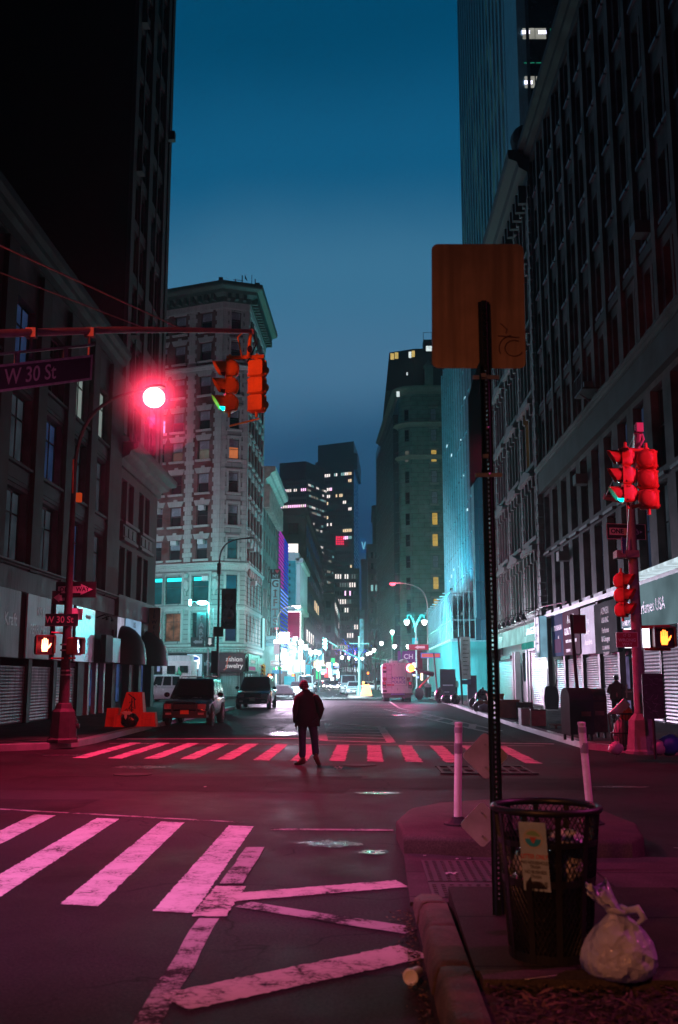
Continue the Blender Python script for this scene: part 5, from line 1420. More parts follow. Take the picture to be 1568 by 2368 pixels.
b = MB(); f.box(b, 0, 33, 0, .28, 12.85, 14.25); band([(RX, 60), (RX, 27)], corn_prof(.28, .5, 14.05, 14.4), b); f.box(b, 0, 33, 0, .1, 17.75, 18.15); b.build("stone_band", M_rstone, rb)
b = MB()
for a in bays: f.box(b, a - .72, a - .28, 0, .18, 14.4, 34.6)
b.build("pilaster", M_rbrick, rb, each=True)
b = MB(); band([(RX, 60), (RX, 27)], corn_prof(0, .9, 34.6, 35.8), b); b.build("cornice", M_rstone, rb)
b = MB()
for a, z in ((11.2, 11.2), (6.3, 8.0), (23.3, 18.6), (13.8, 15.1)): f.box(b, a, a + .7, -.1, .55, z, z + .5)
b.build("air_conditioner", mat("ac_grey", (.07, .07, .075), .6), rb, each=True)
b = MB(); q = f.p(14.6, 0, 15.0)   # small balcony-like rack with bracket
f.box(b, 13.9, 15.6, 0, .9, 14.9, 14.98)
for k in range(6): f.box(b, 13.9 + k * .33, 13.94 + k * .33, .86, .9, 14.98, 15.7)
f.box(b, 13.9, 15.6, .86, .9, 15.7, 15.75); b.tube([f.p(14.7, 0, 14.3), f.p(14.7, .8, 14.9)], .04, 5); b.build("balcony_rack", M_dark, rb)
b = MB()
for a in (0, 5.0, 9.4, 13.0, 16.6, 19.4, 25.5, 32.0): f.box(b, a, a + .35, -.15, .1, 0, 5.3)
f.box(b, 0, 33, -.9, -.8, 0, 5.3); b.build("shop_pier", mat("shop_pier_dark", (.05, .045, .05), .6), rb, each=True)
b = MB(); f.box(b, 0, 33, .0, .25, 5.3, 5.5); b.build("ledge", mat("ledge_pale", (.28, .28, .3), .5), rb)
M_sv = mat("shutter_violet_grey", (.2, .18, .21), .42, .35, .3, 2., streak=.45)
for a0, a1 in ((2.1, 4.6), (5.4, 9.0), (9.8, 12.6), (13.2, 16.3)): shutter(f, rb, a0, a1, .16, 2.85, -.05, M_sv, .11, False)
for a0, a1 in ((19.9, 22.4), (22.6, 25.2), (26, 30)): shutter(f, rb, a0, a1, .16, 2.95, -.05, M_sv, .13, False)
b = MB(); b.face(f.p(16.7, -.2, .3), f.p(17.3, -.2, .3), f.p(17.3, -.2, 2.7), f.p(16.7, -.2, 2.7)); b.face(f.p(18.6, -.2, .3), f.p(19.2, -.2, .3), f.p(19.2, -.2, 2.8), f.p(18.6, -.2, 2.8)); b.build("display_window", em("vitrine_lilac", srgb(120, 105, 150), .7, .6, 2), rb, each=True)
wl = M_wht_t
bp = lambda n_, c_, v=.25: mat(n_, c_, .8, 0, v, .7, spec=.03)
grp = "sign boards over the right shutters"
fsign(f, "shop_sign", "narrow white board with small lettering, left end of the row of boards", .15, 1.6, 3.0, 5.35, .3, mat("board_white", (.5, .52, .55), .65, 0, .2, .7), (("WHOLESALE", .5, .8, .2, M_ink, .8), ("Jewelry", .5, .55, .22, M_ink), ("& Watches", .5, .35, .2, M_ink)), .5, group=grp)
t = fsign(f, "shop_sign", "navy blue board reading HAIR FASHION INC beside the maroon board", 2.25, 5.55, 3.0, 5.35, .06, bp("board_navy", (.015, .05, .15)), (("HAIR FASHION", .5, .66, .4, mat("lettering_steel", (.3, .36, .42), .5), .95), ("INC", .6, .44, .22, _mc["lettering_steel"])), .12, group=grp)
b = MB(); f.box(b, 2.9, 4.9, .185, .192, 3.2, 3.95); b.build("violet_patch", bp("patch_violet", (.1, .03, .1)), t)
fsign(f, "shop_sign", "white lit filler board between the narrow white and navy boards", 1.65, 2.2, 3.0, 5.35, .45, em("board_cyan_white", srgb(140, 190, 215), .75, .3), (), .3, group=grp)
fsign(f, "shop_sign", "maroon board reading A & W GLOBAL TRADING INC in white", 5.6, 9.75, 3.0, 5.3, .06, bp("board_maroon", (.1, .012, .04)), (("A & W", .5, .8, .58, wl), ("GLOBAL TRADING INC.", .5, .53, .5, wl, .62), ("IMPORT & WHOLESALE JEWELRY", .5, .31, .22, wl, .85), ("1220 BWAY", .3, .1, .22, wl)), .14, group=grp)
fsign(f, "shop_sign", "pale lilac board with grey lettering between the maroon and black boards", 10.1, 13.25, 2.95, 5.2, .06, mat("board_lilac", (.42, .42, .54), .65, 0, .3, .6, streak=.25), (("Trading", .4, .7, .36, pan_l), ("Jewelry", .42, .46, .36, pan_l), ("Auto Parts", .5, .24, .36, pan_l)), .14, group=grp)
bl_t = mat("lettering_rust", (.16, .05, .045), .6)
fsign(f, "shop_sign", "black board reading AZMERI USA INC in dull rust lettering", 13.3, 17.4, 2.9, 5.15, .06, bp("board_black", (.008, .007, .009)), (("AZMERI", .5, .82, .42, bl_t), ("USA INC", .5, .64, .34, bl_t), ("Perfumes", .5, .44, .34, bl_t), ("& Cologne", .5, .27, .34, bl_t), ("212-868-8181", .5, .1, .24, bl_t), ("1220 BWAY", .5, -.02, .22, bl_t)), .2, group=grp)
fsign(f, "shop_sign", "long washed-out pale awning sign reading VAN at the right edge", 19.6, 21.3, 3.75, 5.1, .45, em("awning_pale_blue", srgb(150, 170, 195), .55, .35, .6), (("VAN", .5, .6, .8, mat("lettering_blue_grey", (.2, .25, .35), .5)), ("JEWELRY", .5, .12, .3, wl)), .2, group=grp)
fsign(f, "shop_sign", "big streaked pale sign with faint PERFUMES lettering at the far right edge", 21.4, 30, 3.6, 5.2, .5, em("awning_pale_teal", srgb(135, 165, 175), .55, .5, .5), (("Perfumes USA", .3, .45, .6, mat("lettering_pale_slate", (.3, .36, .4), .5)),), .2, group=grp)
b = MB(); f.box(b, 19.9, 31, .1, .9, 5.5, 5.62); tag(b.build("light_strip", em("strip_white", srgb(210, 230, 240), 1.1, .4, 2)), "bright white light strip above the pale sign at the right edge", "light")
E_pan = em("lit_panel_lilac", (.9, .85, 1), 3.2)
q = at(1452, 1462, 41); t = thing("light_box", "tall bright lilac-white light box on the wall left of the right corner pole", "light box", q)
b = MB(); b.box(q.x - .13, q.x + .13, 41, 41.12, q.z - .62, q.z + .62); b.build("lamp_panel", E_pan, t); b = MB(); b.box(q.x + .131, RX, 41.02, 41.1, q.z - .05, q.z + .05); b.build("bracket", M_dark, t)
q = at(1257, 1537, 61.5); t = thing("light_box", "small bright white projecting shop sign low on the right wall", "light box", q)
b = MB(); b.obox((q.x - .42, 61.5, q.z - .24), (.84, 0, .05), (0, .14, 0), (0, 0, .44)); b.build("lamp_panel", em("lit_panel_white", (1, .98, .95), 2.6), t)
b = MB(); b.box(q.x - .3, q.x + .3, 61.485, 61.49, q.z - .02, q.z + .08); b.build("lettering", mat("lettering_faint_grey", (.6, .6, .62), .6), t)
point("small_sign_glow", q + V((-.3, -.5, 0)), (.9, .95, 1), 90, .2, t)
b = MB(); ab = f.p(1.2, 0, 5.75)
b.tube([f.p(-9.5, .2, 5.9), f.p(4.8, 1.1, 5.7)], .04, 6); b.tube([f.p(4.8, 1.1, 5.7), f.p(9.5, .7, 5.6)], .04, 6); b.tube([f.p(-4, .7, 5.85), f.p(-4, .7, 4.4)], .02, 5); b.tube([f.p(1.5, .95, 5.8), f.p(1.5, .95, 4.0)], .02, 5); b.build("awning_rail", M_black, rb)
ro = thing("ornate_building", "ornate stone facade with hooded windows and serrated quoins, right side beyond the dark brick", "building", (RX, 72, 0))
M_orn = mat("ornate_stone", (.17, .17, .17), .75, 0, .3, 1.2, .2, 20, streak=.3)
f = Fac((RX, 85), (0, -1)); b = MB(); wins = []
fl = [(5.9 + k * 4.65, 9.3 + k * 4.65) for k in range(6)]
by = [.6 + k * 6.1 for k in range(4)]
for a in by:
    for z0, z1 in fl:
        for k in range(3): wins.append((a + .75 + k * 1.35, a + 1.75 + k * 1.35, z0, z1))
f.wall(b, 0, 25, 5.3, 34, wins, .45); Fac((30, 85), (-1, 0)).wall(b, 0, 19, 0, 34); b.face((RX, 60, 33.5), (30, 60, 33.5), (30, 85, 33.5), (RX, 85, 33.5)); b.build("wall", M_orn, ro)
for a in by:
    for j, (z0, z1) in enumerate(fl):
        for k in range(3):
            p_ = em("room_gold", srgb(190, 140, 40), .9, .3) if (j == 2 and k == 1 and a > 18) else M_gdark
            f.win(ro, a + .75 + k * 1.35, a + 1.75 + k * 1.35, z0, z1, pane=p_, depth=.36, t=.05)
for a in by + [24.6]:
    z = 5.5; k = 0; b = MB()
    while z < 33.4:
        e = .14 if k % 2 else 0; f.box(b, a - .3 - e, a + .3 + e, 0, .32, z, z + .36); z += .4; k += 1
    b.build("quoin", M_orn, ro)
b = MB()
for i, a in enumerate(by):
    for j, (z0, z1) in enumerate(fl):
        b = MB()
        if (i + j) % 2 == 0: b.prism([f.p(a + .45, 0, z1 + .28), f.p(a + 5.1, 0, z1 + .28), f.p(a + 5.1, 0, z1 + .45), f.p(a + 2.78, 0, z1 + .98), f.p(a + .45, 0, z1 + .45)], f.n * .62)
        else: f.box(b, a + .45, a + 5.1, 0, .6, z1 + .3, z1 + .62); f.box(b, a + 1.8, a + 3.7, 0, .5, z1 + .62, z1 + .85)
        for q in (.5, 1.85, 3.2, 4.55): f.box(b, a + q, a + q + .3, 0, .42, z1 - .35, z1 + .28); f.box(b, a + q + .05, a + q + .25, 0, .26, z0, z1 - .36)
        f.box(b, a + .4, a + 5.2, 0, .34, z0 - .28, z0 - .02); b.build("window_hood", M_orn, ro)
b = MB(); band([(RX, 85), (RX, 60.02)], corn_prof(0, 1.5, 33.4, 35.6), b); band([(RX, 85), (RX, 60.02)], corn_prof(0, .6, 4.95, 5.5), b)
for k in range(20): f.box(b, .3 + k * 1.25, .65 + k * 1.25, 0, .8, 32.2, 33.4)
b.blob(f.p(24.2, .3, 36.6), (.9, .9, 1.1)); f.box(b, 23.3, 25, -1, .6, 35.6, 36.2)
b.build("cornice", mat("ornate_cornice_dark", (.05, .05, .052), .8, 0, .3, 1), ro)
b = MB(); f.box(b, 0, 25, -.9, -.8, .0, 4.95)
for a in (.2, 3.0, 10.9, 12.0, 17.2, 18.4, 24.4): f.box(b, a, a + .4, -.3, .1, .0, 3.7)
b.build("shop_pier", mat("shop_pier_pale", (.4, .4, .42), .5, 0, .2, 1), ro, each=True)
M_spk = mat("shutter_pale_pink", (.52, .47, .52), .4, .25, .25, 1.2, streak=.3)
shutter(f, ro, 18.85, 24.3, .16, 3.55, .02, M_spk, .12, True); shutter(f, ro, 3.5, 10.8, .16, 3.2, .02, mat("shutter_pale", (.5, .5, .54), .42, .25, .25, 1.2, streak=.3), .12, True)
b = MB(); b.face(f.p(12.5, -.5, .2), f.p(17, -.5, .2), f.p(17, -.5, 3.6), f.p(12.5, -.5, 3.6)); b.build("lit_doorway", em("doorway_cyan", srgb(120, 190, 205), .8, .75, 1.3), ro)
b = MB()
for a in (13.3, 14.8, 16.2): f.box(b, a, a + .12, -.48, -.3, .2, 3.6)
f.box(b, 13.5, 14.6, -.45, -.3, .2, 1.6); f.box(b, 15.4, 16.1, -.45, -.3, .2, 1.1); b.build("door_frame", M_black, ro)
E_js = em("sign_light_mint", srgb(165, 225, 225), 1.1, .45, .5)
t = fsign(f, "shop_sign", "long mint-lit fascia sign under gooseneck lamps on the ornate building", -.5, 24.9, 4.15, 5.25, .2, E_js, (("JEWELRY", .3, .55, .6, mat("lettering_mint", (.2, .5, .48), .5)), ("& BRACELETS", .85, .55, .6, _mc["lettering_mint"])), .15)
fsign(f, "shop_sign", "dark small plate with an orange face beside the pink shutter", 22.4, 24.0, 3.65, 4.1, .3, mat("plate_orange_black", (.12, .05, .01), .5), (), .08)
fsign(f, "shop_sign", "turquoise awning sign over the lit doorway", 17.2, 21.6, 3.7, 4.1, .25, em("sign_turquoise", srgb(60, 170, 160), .8, .4), (), .1)
for k in range(7):
    a = 10.5 + k * 2.2; gl = thing("gooseneck_lamp", "black gooseneck lamp over the mint-lit sign", "wall lamp", f.p(a, .1, 5.5), "gooseneck lamps over the mint-lit sign")
    b = MB(); b.tube([f.p(a, .1, 5.6), f.p(a, .5, 6.05), f.p(a, 1.0, 6.0), f.p(a, 1.2, 5.6)], .03, 6); b.build("arm", M_black, gl); b = MB(); b.lathe([(.05, .25), (.09, .2), (.22, -.08), (.2, -.1), (.001, .0)], f.p(a, 1.2, 5.42), 10); b.build("shade", M_black, gl)
for a in (3, 9, 15, 21): point("fascia_light", f.p(a, 1.6, 5.0), (.75, 1, 1), 190, .15, t)
gx, g0, g1, gz = 11.6, 103.0, 139.0, 44.7
gl = thing("glass_building", "blue glass curtain wall building with pale mullions on the right, behind the hoarding", "building", (gx, 120, 0))
m, n, l, out = newmat("blue_curtain_glass"); pb = nd(n, "ShaderNodeBsdfPrincipled", Roughness=.12); l.new(pb.outputs[0], out.inputs[0])
pb.inputs["Specular IOR Level"].default_value = .9
k = n.new("ShaderNodeTexBrick"); k.offset = 0; l.new(coords(n, l, True), k.inputs["Vector"]); k.inputs["Scale"].default_value = 1; k.inputs["Brick Width"].default_value = 1.5; k.inputs["Row Height"].default_value = 3.9; k.inputs["Mortar Size"].default_value = 0.01
k.inputs["Color1"].default_value = (.01, .05, .08, 1); k.inputs["Color2"].default_value = (.03, .12, .19, 1); l.new(k.outputs[0], pb.inputs["Base Color"])
f = Fac((gx, g1), (0, -1)); s_ = Fac((gx, g0), (1, 0)); b = MB(); f.wall(b, 0, g1 - g0, 0, gz); s_.wall(b, 0, 20, 0, gz); b.face((gx, g0, gz), (gx + 20, g0, gz), (gx + 20, g1, gz), (gx, g1, gz)); Fac((gx + 20, g1), (-1, 0)).wall(b, 0, 20, 0, gz)
b.build("curtain_wall", m, gl)
M_mul = mat("pale_cyan_mullion", (.3, .6, .68), .4, .2, .15, 1)
b = MB()
for i in range(13): f.box(b, i * 3 - .05, i * 3 + .05, 0, .2, 8, gz + .3)
for i in range(10): s_.box(b, i * 2.2 - .04, i * 2.2 + .04, 0, .18, 8, gz + .2)
b.build("mullion", M_mul, gl)
b = MB()
for j in range(12): f.box(b, 0, g1 - g0, 0, .07, 5.5 + j * 3.9, 5.58 + j * 3.9)
b.build("transom", mat("dim_cyan_transom", (.1, .24, .3), .4, .2, .15, 1), gl)
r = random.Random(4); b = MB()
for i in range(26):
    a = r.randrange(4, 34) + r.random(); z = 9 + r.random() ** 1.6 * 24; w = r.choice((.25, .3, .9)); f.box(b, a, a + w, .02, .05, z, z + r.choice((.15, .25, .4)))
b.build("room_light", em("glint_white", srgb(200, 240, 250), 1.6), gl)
sc_ = thing("scaffold", "blue-net scaffold with pale bars standing on the hoarding before the glass building", "scaffold", (9.2, 121, 5.7)); b = MB()
f = Fac((9.15, 139.5), (0, -1)); s_ = Fac((9.15, 103.0), (1, 0))
for i in range(19): f.box(b, i * 2, i * 2 + .09, 0, .09, 5.7, 10.9)
for z in (5.75, 7.7, 10.6): f.box(b, 0, 36.5, .09, .16, z, z + .09); s_.box(b, 0, 2.4, .09, .16, z, z + .09)
for i in range(5): s_.box(b, i * .58, i * .58 + .08, 0, .09, 5.7, 10.9)
for i in range(9): b.obox(f.p(i * 4, -2.3, 10.8), f.n * 2.9, f.u * .12, (0, 0, .12))
b.build("bar", M_mul, sc_)
b = MB(); f.wall(b, 0, 36.5, 5.72, 10.6); b.build("net", mat("navy_net", (.012, .045, .09), .8, 0, .4, .8, streak=.3), sc_)
for k, y in enumerate((105, 113, 122, 132)):
    t = thing("glass_fill_lamp", "small added cyan lamp brightening the glass from the scaffold top", "fill lamp", (9.3, y, 11), "added lamps on the scaffold"); b = MB(); b.cbox((9.3, y, 11.05), (.3, .4, .25)); b.build("housing", M_dark, t)
    point("glass_fill_light", (9.25, y, 11.5), (.08, .75, 1), 1500, .2, t, 140, (11.3, y + 2, 26))  # lamps added only to brighten the glass wall
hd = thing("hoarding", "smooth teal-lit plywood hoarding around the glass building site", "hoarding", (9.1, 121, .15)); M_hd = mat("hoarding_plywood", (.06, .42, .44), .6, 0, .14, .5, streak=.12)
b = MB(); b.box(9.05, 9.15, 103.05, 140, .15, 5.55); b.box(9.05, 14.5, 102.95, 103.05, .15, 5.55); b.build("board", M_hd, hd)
b = MB(); b.box(8.95, 9.2, 102.9, 140, 5.56, 5.68); b.box(9.2, 14.5, 102.88, 103.1, 5.56, 5.68); b.build("coping", M_mul, hd)
b = MB(); r = random.Random(6)
for i in range(16): b.box(8.9, 9.0, 104 + i * 2.1, 104.5 + i * 2.1, 5.7, 5.82)
b.build("string_light", em("string_light_cyan", srgb(170, 250, 255), 2.), hd)
tx, t0, t1 = 19.0, 104.5, 169.0
tw = thing("tower_building", "very tall fluted teal tower at the upper right", "building", (tx, 130, 0))
f = Fac((tx, t1), (0, -1)); s_ = Fac((tx, t0), (1, 0)); b = MB(); f.wall(b, 0, t1 - t0, 20, 140)
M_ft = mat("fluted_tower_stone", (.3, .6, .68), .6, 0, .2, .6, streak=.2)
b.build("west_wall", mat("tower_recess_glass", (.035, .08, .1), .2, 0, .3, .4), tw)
b = MB(); a = 0; i = 0
while a < t1 - t0 - 1:
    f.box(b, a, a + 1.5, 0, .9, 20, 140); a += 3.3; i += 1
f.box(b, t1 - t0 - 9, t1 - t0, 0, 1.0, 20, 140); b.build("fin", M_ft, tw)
b = MB(); r = random.Random(12)
for i in range(150):
    k = r.randrange(0, 16); z = 36 + r.random() * 62; a = k * 3.3 + 1.55; f.box(b, a, a + 1.6, .0, .05, z, z + 2.0)
b.build("lit_window", em("tower_window_pale", srgb(110, 150, 140), .55, .8, .4), tw)["kind"] = "stuff"
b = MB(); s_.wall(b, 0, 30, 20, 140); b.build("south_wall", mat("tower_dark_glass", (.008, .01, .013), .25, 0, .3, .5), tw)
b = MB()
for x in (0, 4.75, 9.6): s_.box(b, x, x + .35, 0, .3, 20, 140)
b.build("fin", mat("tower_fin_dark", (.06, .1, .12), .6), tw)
M_tl = em("tower_room_white", srgb(190, 190, 180), .75, .5, .5); M_tg = em("tower_room_green", srgb(40, 170, 130), .6, .5, .5)
for (x0, x1, y0, y1, mm) in ((1209, 1236, 65, 90, M_tl), (1238, 1262, 65, 90, M_tl), (1273, 1291, 66, 90, M_tg), (1296, 1315, 68, 90, M_tl), (1214, 1236, 176, 203, M_tl), (1240, 1262, 176, 203, M_tl), (1276, 1292, 118, 148, M_tl), (1217, 1228, 290, 318, M_tg), (1229, 1240, 290, 318, M_tg), (1212, 1236, 144, 146, M_tg), (1240, 1262, 144, 146, M_tg)):
    p0, p1 = at(x0, y1, t0 - .05), at(x1, y0, t0 - .05); b = MB(); b.box(p0.x, p1.x, t0 - .06, t0 - .02, p0.z, p1.z); b.build("window", mm, tw)
b = MB()
for (x, y) in ((1216, 74), (1254, 74), (1308, 75), (1222, 190), (1284, 133), (1281, 146)):
    p = at(x, y, t0 - .1); b.box(p.x - .45, p.x + .45, t0 - .1, t0 - .07, p.z - .22, p.z + .22)
b.build("ceiling_light", em("ceiling_light_blue", srgb(225, 220, 255), 3.), tw)
M_hot = brick("hotel_stone_teal_lit", (.1, .24, .2), (.06, .08, .07), 2.2, .9, .85, .06, .04)  # teal street light is put into the stone colour
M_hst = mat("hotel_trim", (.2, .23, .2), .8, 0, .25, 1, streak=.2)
ho = thing("hotel_building", "old stone hotel with rounded corner and mansard top on the right, partly netted", "building", (8, 195, 0))
H0 = V((10.4, 190)); s_ = Fac(H0, (1, 0)); wz = [6.2 + 4.15 * k for k in range(15)]
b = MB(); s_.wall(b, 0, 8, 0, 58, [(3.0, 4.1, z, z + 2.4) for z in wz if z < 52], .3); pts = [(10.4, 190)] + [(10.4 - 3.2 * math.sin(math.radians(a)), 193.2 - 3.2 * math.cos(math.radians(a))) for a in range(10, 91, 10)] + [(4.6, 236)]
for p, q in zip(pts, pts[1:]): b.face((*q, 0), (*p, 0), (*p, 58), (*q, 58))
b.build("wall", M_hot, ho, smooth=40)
r = random.Random(5)
for i, z in enumerate(wz):
    if z < 52: s_.win(ho, 3.0, 4.1, z, z + 2.4, pane=em("room_yellow", srgb(215, 180, 90), .85, .4, .8) if i in (1, 2, 3, 5, 6, 9) else M_gblind, depth=.25)
    if z < 52:
        c = V((10.4 - 3.2 * math.sin(math.radians(30)), 193.2 - 3.2 * math.cos(math.radians(30)), z)); fw = Fac((c.x - .45, c.y + .25), (1, -.55)); fw.win(ho, 0, .9, z, z + 2.3, depth=-.04, pane=LIT[3] if i == 9 else M_gdark)
b = MB(); path = [(p[0], p[1]) for p in pts[::-1]] + [(18.4, 190)]
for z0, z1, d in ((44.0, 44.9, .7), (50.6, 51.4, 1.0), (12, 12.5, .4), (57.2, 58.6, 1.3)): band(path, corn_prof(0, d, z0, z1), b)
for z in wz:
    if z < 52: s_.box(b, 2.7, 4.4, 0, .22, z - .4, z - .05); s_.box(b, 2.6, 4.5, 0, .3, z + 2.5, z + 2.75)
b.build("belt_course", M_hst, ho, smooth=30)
b = MB(); ring0 = [(4.4, 236.5, 58.6), (4.7, 192.5, 58.6), (10.0, 190.3, 58.6), (19, 190.3, 58.6), (19, 236, 58.6)]; ring1 = [(5.6, 233, 67.6), (5.6, 195.5, 67.6), (10.6, 193.2, 67.6), (19, 193.2, 67.6), (19, 233, 67.6)]
b.loft([ring0, ring1]); b.box(12.6, 14.4, 196, 199, 67.6, 70.5); b.tube([(12.6, 196, 70.5), (12.6, 196, 72), (14.4, 196, 72), (14.4, 196, 70.5)], .06, 4); b.build("mansard_roof", mat("slate_roof", (.03, .035, .035), .6, 0, .3, .6), ho, smooth=20)
b = MB()
for (x0, x1, y0, y1) in ((903, 911, 817, 831), (913, 921, 815, 829), (952, 959, 811, 825)):
    p0, p1 = at(x0, y1, 189.2), at(x1, y0, 189.2); b.box(p0.x, p1.x, 189.1, 189.3, p0.z, p1.z)
b.build("dormer_light", em("dormer_yellow", srgb(220, 190, 110), .9, .3), ho)
b = MB()
for (x0, x1, y0, y1) in ((945, 951, 813, 827), (940, 943, 861, 867), (917, 924, 905, 917)):
    p0, p1 = at(x0, y1, 189.2), at(x1, y0, 189.2); b.box(p0.x, p1.x, 189.1, 189.3, p0.z, p1.z)
p = at(992, 806, 189); b.box(p.x - .6, p.x + .6, 188.8, 189, p.z - .5, p.z + .5)
b.build("dormer_light", em("dormer_white", srgb(210, 225, 225), 1.2, .3), ho)
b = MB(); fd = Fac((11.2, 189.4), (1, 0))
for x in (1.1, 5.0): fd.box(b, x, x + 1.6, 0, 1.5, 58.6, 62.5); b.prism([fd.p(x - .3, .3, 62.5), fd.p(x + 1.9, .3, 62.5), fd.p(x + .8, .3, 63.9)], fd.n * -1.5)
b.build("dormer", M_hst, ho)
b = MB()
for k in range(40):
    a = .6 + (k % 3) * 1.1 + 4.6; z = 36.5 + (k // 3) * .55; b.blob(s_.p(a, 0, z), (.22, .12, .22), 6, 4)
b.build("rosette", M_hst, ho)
sn = thing("scaffold", "dark navy net scaffold draped down the avenue side of the old hotel", "scaffold", (6, 205, 0))
b = MB(); nrm = V((-1, -.05, 0)); n0, n1 = V((6.2, 193.6, 0)), V((3.4, 236, 0))
fN = Fac((n1.x, n1.y), (n0 - n1).to_2d()); L = (n1 - n0).length; fN.wall(b, 0, L, 0, 54); Fac((n0.x, n0.y), (1, 0)).wall(b, 0, 1.1, 0, 54); b.build("net", mat("navy_debris_net", (.02, .028, .04), .9, 0, .6, .5, streak=.5), sn)
b = MB()
for i in range(23): b.tube([fN.p(i * 1.9, .12, 0), fN.p(i * 1.9, .12, 56)], .05, 4)
for z in range(2, 56, 2): b.tube([fN.p(0, .14, z), fN.p(L, .14, z)], .045, 4)
for z in range(2, 56, 2): b.tube([(6.3, 193.4, z), (9.2, 189.7, z)], .035, 4)
for x, y in ((7.2, 192.2), (8.4, 190.7), (9.2, 189.7)): b.tube([(x, y, 0), (x, y, 54)], .04, 4)
b.build("bar", mat("scaffold_bar_dim", (.1, .12, .13), .6), sn)
def face_windows(root, f, a0, a1, z0, z1, nx, nz, wfr, hfr, lit, mats, r, d=.06, rowlit=None, cap=100):
    """Window grid; lit panes become parts (the first ones), dark panes one stuff part."""
    dk = MB(); rest = {}; n_ = sum(1 for c in root.children) if False else 0
    W_, H_ = (a1 - a0) / nx, (z1 - z0) / nz; cnt = _cnt.get(root.name, 0)
    for j in range(nz):
        pr = rowlit[j] if rowlit else lit
        run = 0; mm = None
        for i in range(nx):
            aa, za = a0 + W_ * (i + (1 - wfr) / 2), z0 + H_ * (j + (1 - hfr) / 2)
            if run <= 0:
                on = r.random() < pr; mm = r.choice(mats); run = r.randrange(1, 5)
            run -= 1
            q = [f.p(aa, d, za), f.p(aa + W_ * wfr, d, za), f.p(aa + W_ * wfr, d, za + H_ * hfr), f.p(aa, d, za + H_ * hfr)]
            if on and r.random() < .85:
                if cnt < cap: cnt += 1; w = MB(); w.face(*q); w.build("window", mm, root)
                else: rest.setdefault(mm.name, (mm, MB()))[1].face(*q)
            else: dk.face(*q)
    _cnt[root.name] = cnt
    if dk.f: dk.build("dark_window", M_gdark, root)["kind"] = "stuff"
    for mm, mb in rest.values(): mb.build("window", mm, root)["kind"] = "stuff"
_cnt = {}
F_white = em("far_window_white", srgb(235, 220, 215), 1.7); F_pink = em("far_window_pink", srgb(255, 190, 240), 2.2); F_teal = em("far_window_teal", srgb(120, 165, 165), 1.3); F_dim = em("far_window_dim", srgb(90, 100, 100), 1.1); F_warm = em("far_window_warm", srgb(230, 200, 160), 1.5); F_tan = em("far_window_tan", srgb(140, 130, 120), 1.4)
r = random.Random(31)
t1 = thing("tower_building", "brown stepped office tower with rows of lit windows, left of the black slab", "building", (-23.9, 420, 0))
A, B_, C_ = V((-37.4, 424)), V((-23.9, 420)), V((-16.0, 438)); D_ = V((-12.2, 447))
f1, f2, f3 = Fac(A, B_ - A), Fac(B_, C_ - B_), Fac(C_, D_ - C_)
m_t1 = mat("brown_tower_stone", (.06, .05, .05), .8, 0, .2, .3)
b = MB(); f1.wall(b, 0, 14.1, 0, 88); f2.wall(b, 0, 19.7, 0, 88)
b.prism([(A.x + 1.2, A.y + 1, 88), (B_.x - .6, B_.y + .8, 88), (C_.x - 1, C_.y - 1, 88), (A.x + 6, A.y + 20, 88)], (0, 0, 6.8)); b.face((A.x, A.y, 88), (B_.x, B_.y, 88), (C_.x, C_.y, 88), (A.x + 6, A.y + 22, 88))
f3.wall(b, 0, 9.8, 0, 66); b.face((C_.x, C_.y, 66), (D_.x, D_.y, 66), (D_.x - 8, D_.y + 6, 66), (C_.x - 8, C_.y + 8, 66)); b.build("wall", m_t1, t1)
rl = [.06] * 30
for k, q in ((27, .6), (24, 1.), (23, 1.), (21, .6), (17, .4), (12, .5)): rl[k] = q
face_windows(t1, f1, .4, 13.8, 18, 88, 16, 30, .55, .5, .1, [F_white, F_white, F_pink], r, rowlit=rl, cap=55)
for k in (9, 16, 20, 13, 4, 28, 26): rl[k] = .6
face_windows(t1, f2, .3, 19.4, 18, 88, 22, 30, .5, .42, .1, [F_white, F_teal, F_tan], r, rowlit=[x * .8 for x in rl], cap=100)
face_windows(t1, f3, .2, 9.6, 14, 62, 10, 20, .5, .45, .1, [F_teal, F_tan], r, rowlit=[.5 if k in (7, 12, 14, 4) else .03 for k in range(20)], cap=100)
t2 = thing("tower_building", "tall black slab tower, highest in the distance, scattered bright windows", "building", (-15, 520, 0))
E0, E1, E2 = V((-25.6, 529)), V((-4.6, 520)), V((-2.4, 560)); f1, f2 = Fac(E0, E1 - E0), Fac(E1, E2 - E1); L1, L2 = (E1 - E0).length, (E2 - E1).length
b = MB(); f1.wall(b, 0, L1, 0, 118); b.prism([(E0.x + 1.4, E0.y + .5, 118), (E1.x, E1.y, 118), (E2.x + .6, E2.y, 118), (E0.x + 4, E0.y + 40, 118)], (0, 0, 9.5)); b.prism([(E1.x, E1.y - .1, 112), (E1.x + 1.9, E1.y + 1, 112), (E2.x + 1.5, E2.y, 112), (E1.x, E2.y, 112)], (0, 0, 9)); b.build("wall", mat("black_slab", (.016, .019, .024), .4, 0, .2, .3), t2)
face_windows(t2, f1, .6, L1 - 1.2, 20, 112, 20, 24, .72, .42, .3, [F_white, F_white, F_pink, F_teal, F_dim, F_warm], r, rowlit=[.3, .35, .3, .25, .4, .3, .35, .3, .3, .2, .15, .1, .3, .12, .3, .2, .25, .35, .45, .45, .4, .4, .35, .8], cap=100)
b = MB(); f2.wall(b, 0, L2, 0, 118); b.build("side_wall", mat("side_wall_blue", (.04, .09, .13), .3, 0, .2, .3), t2)
b = MB()
for k in range(52): f2.box(b, 0, L2, 0, .12, 6 + k * 2.1, 6.7 + k * 2.1)
b.build("light_band", em("side_band_blue", srgb(14, 75, 120), .8), t2)
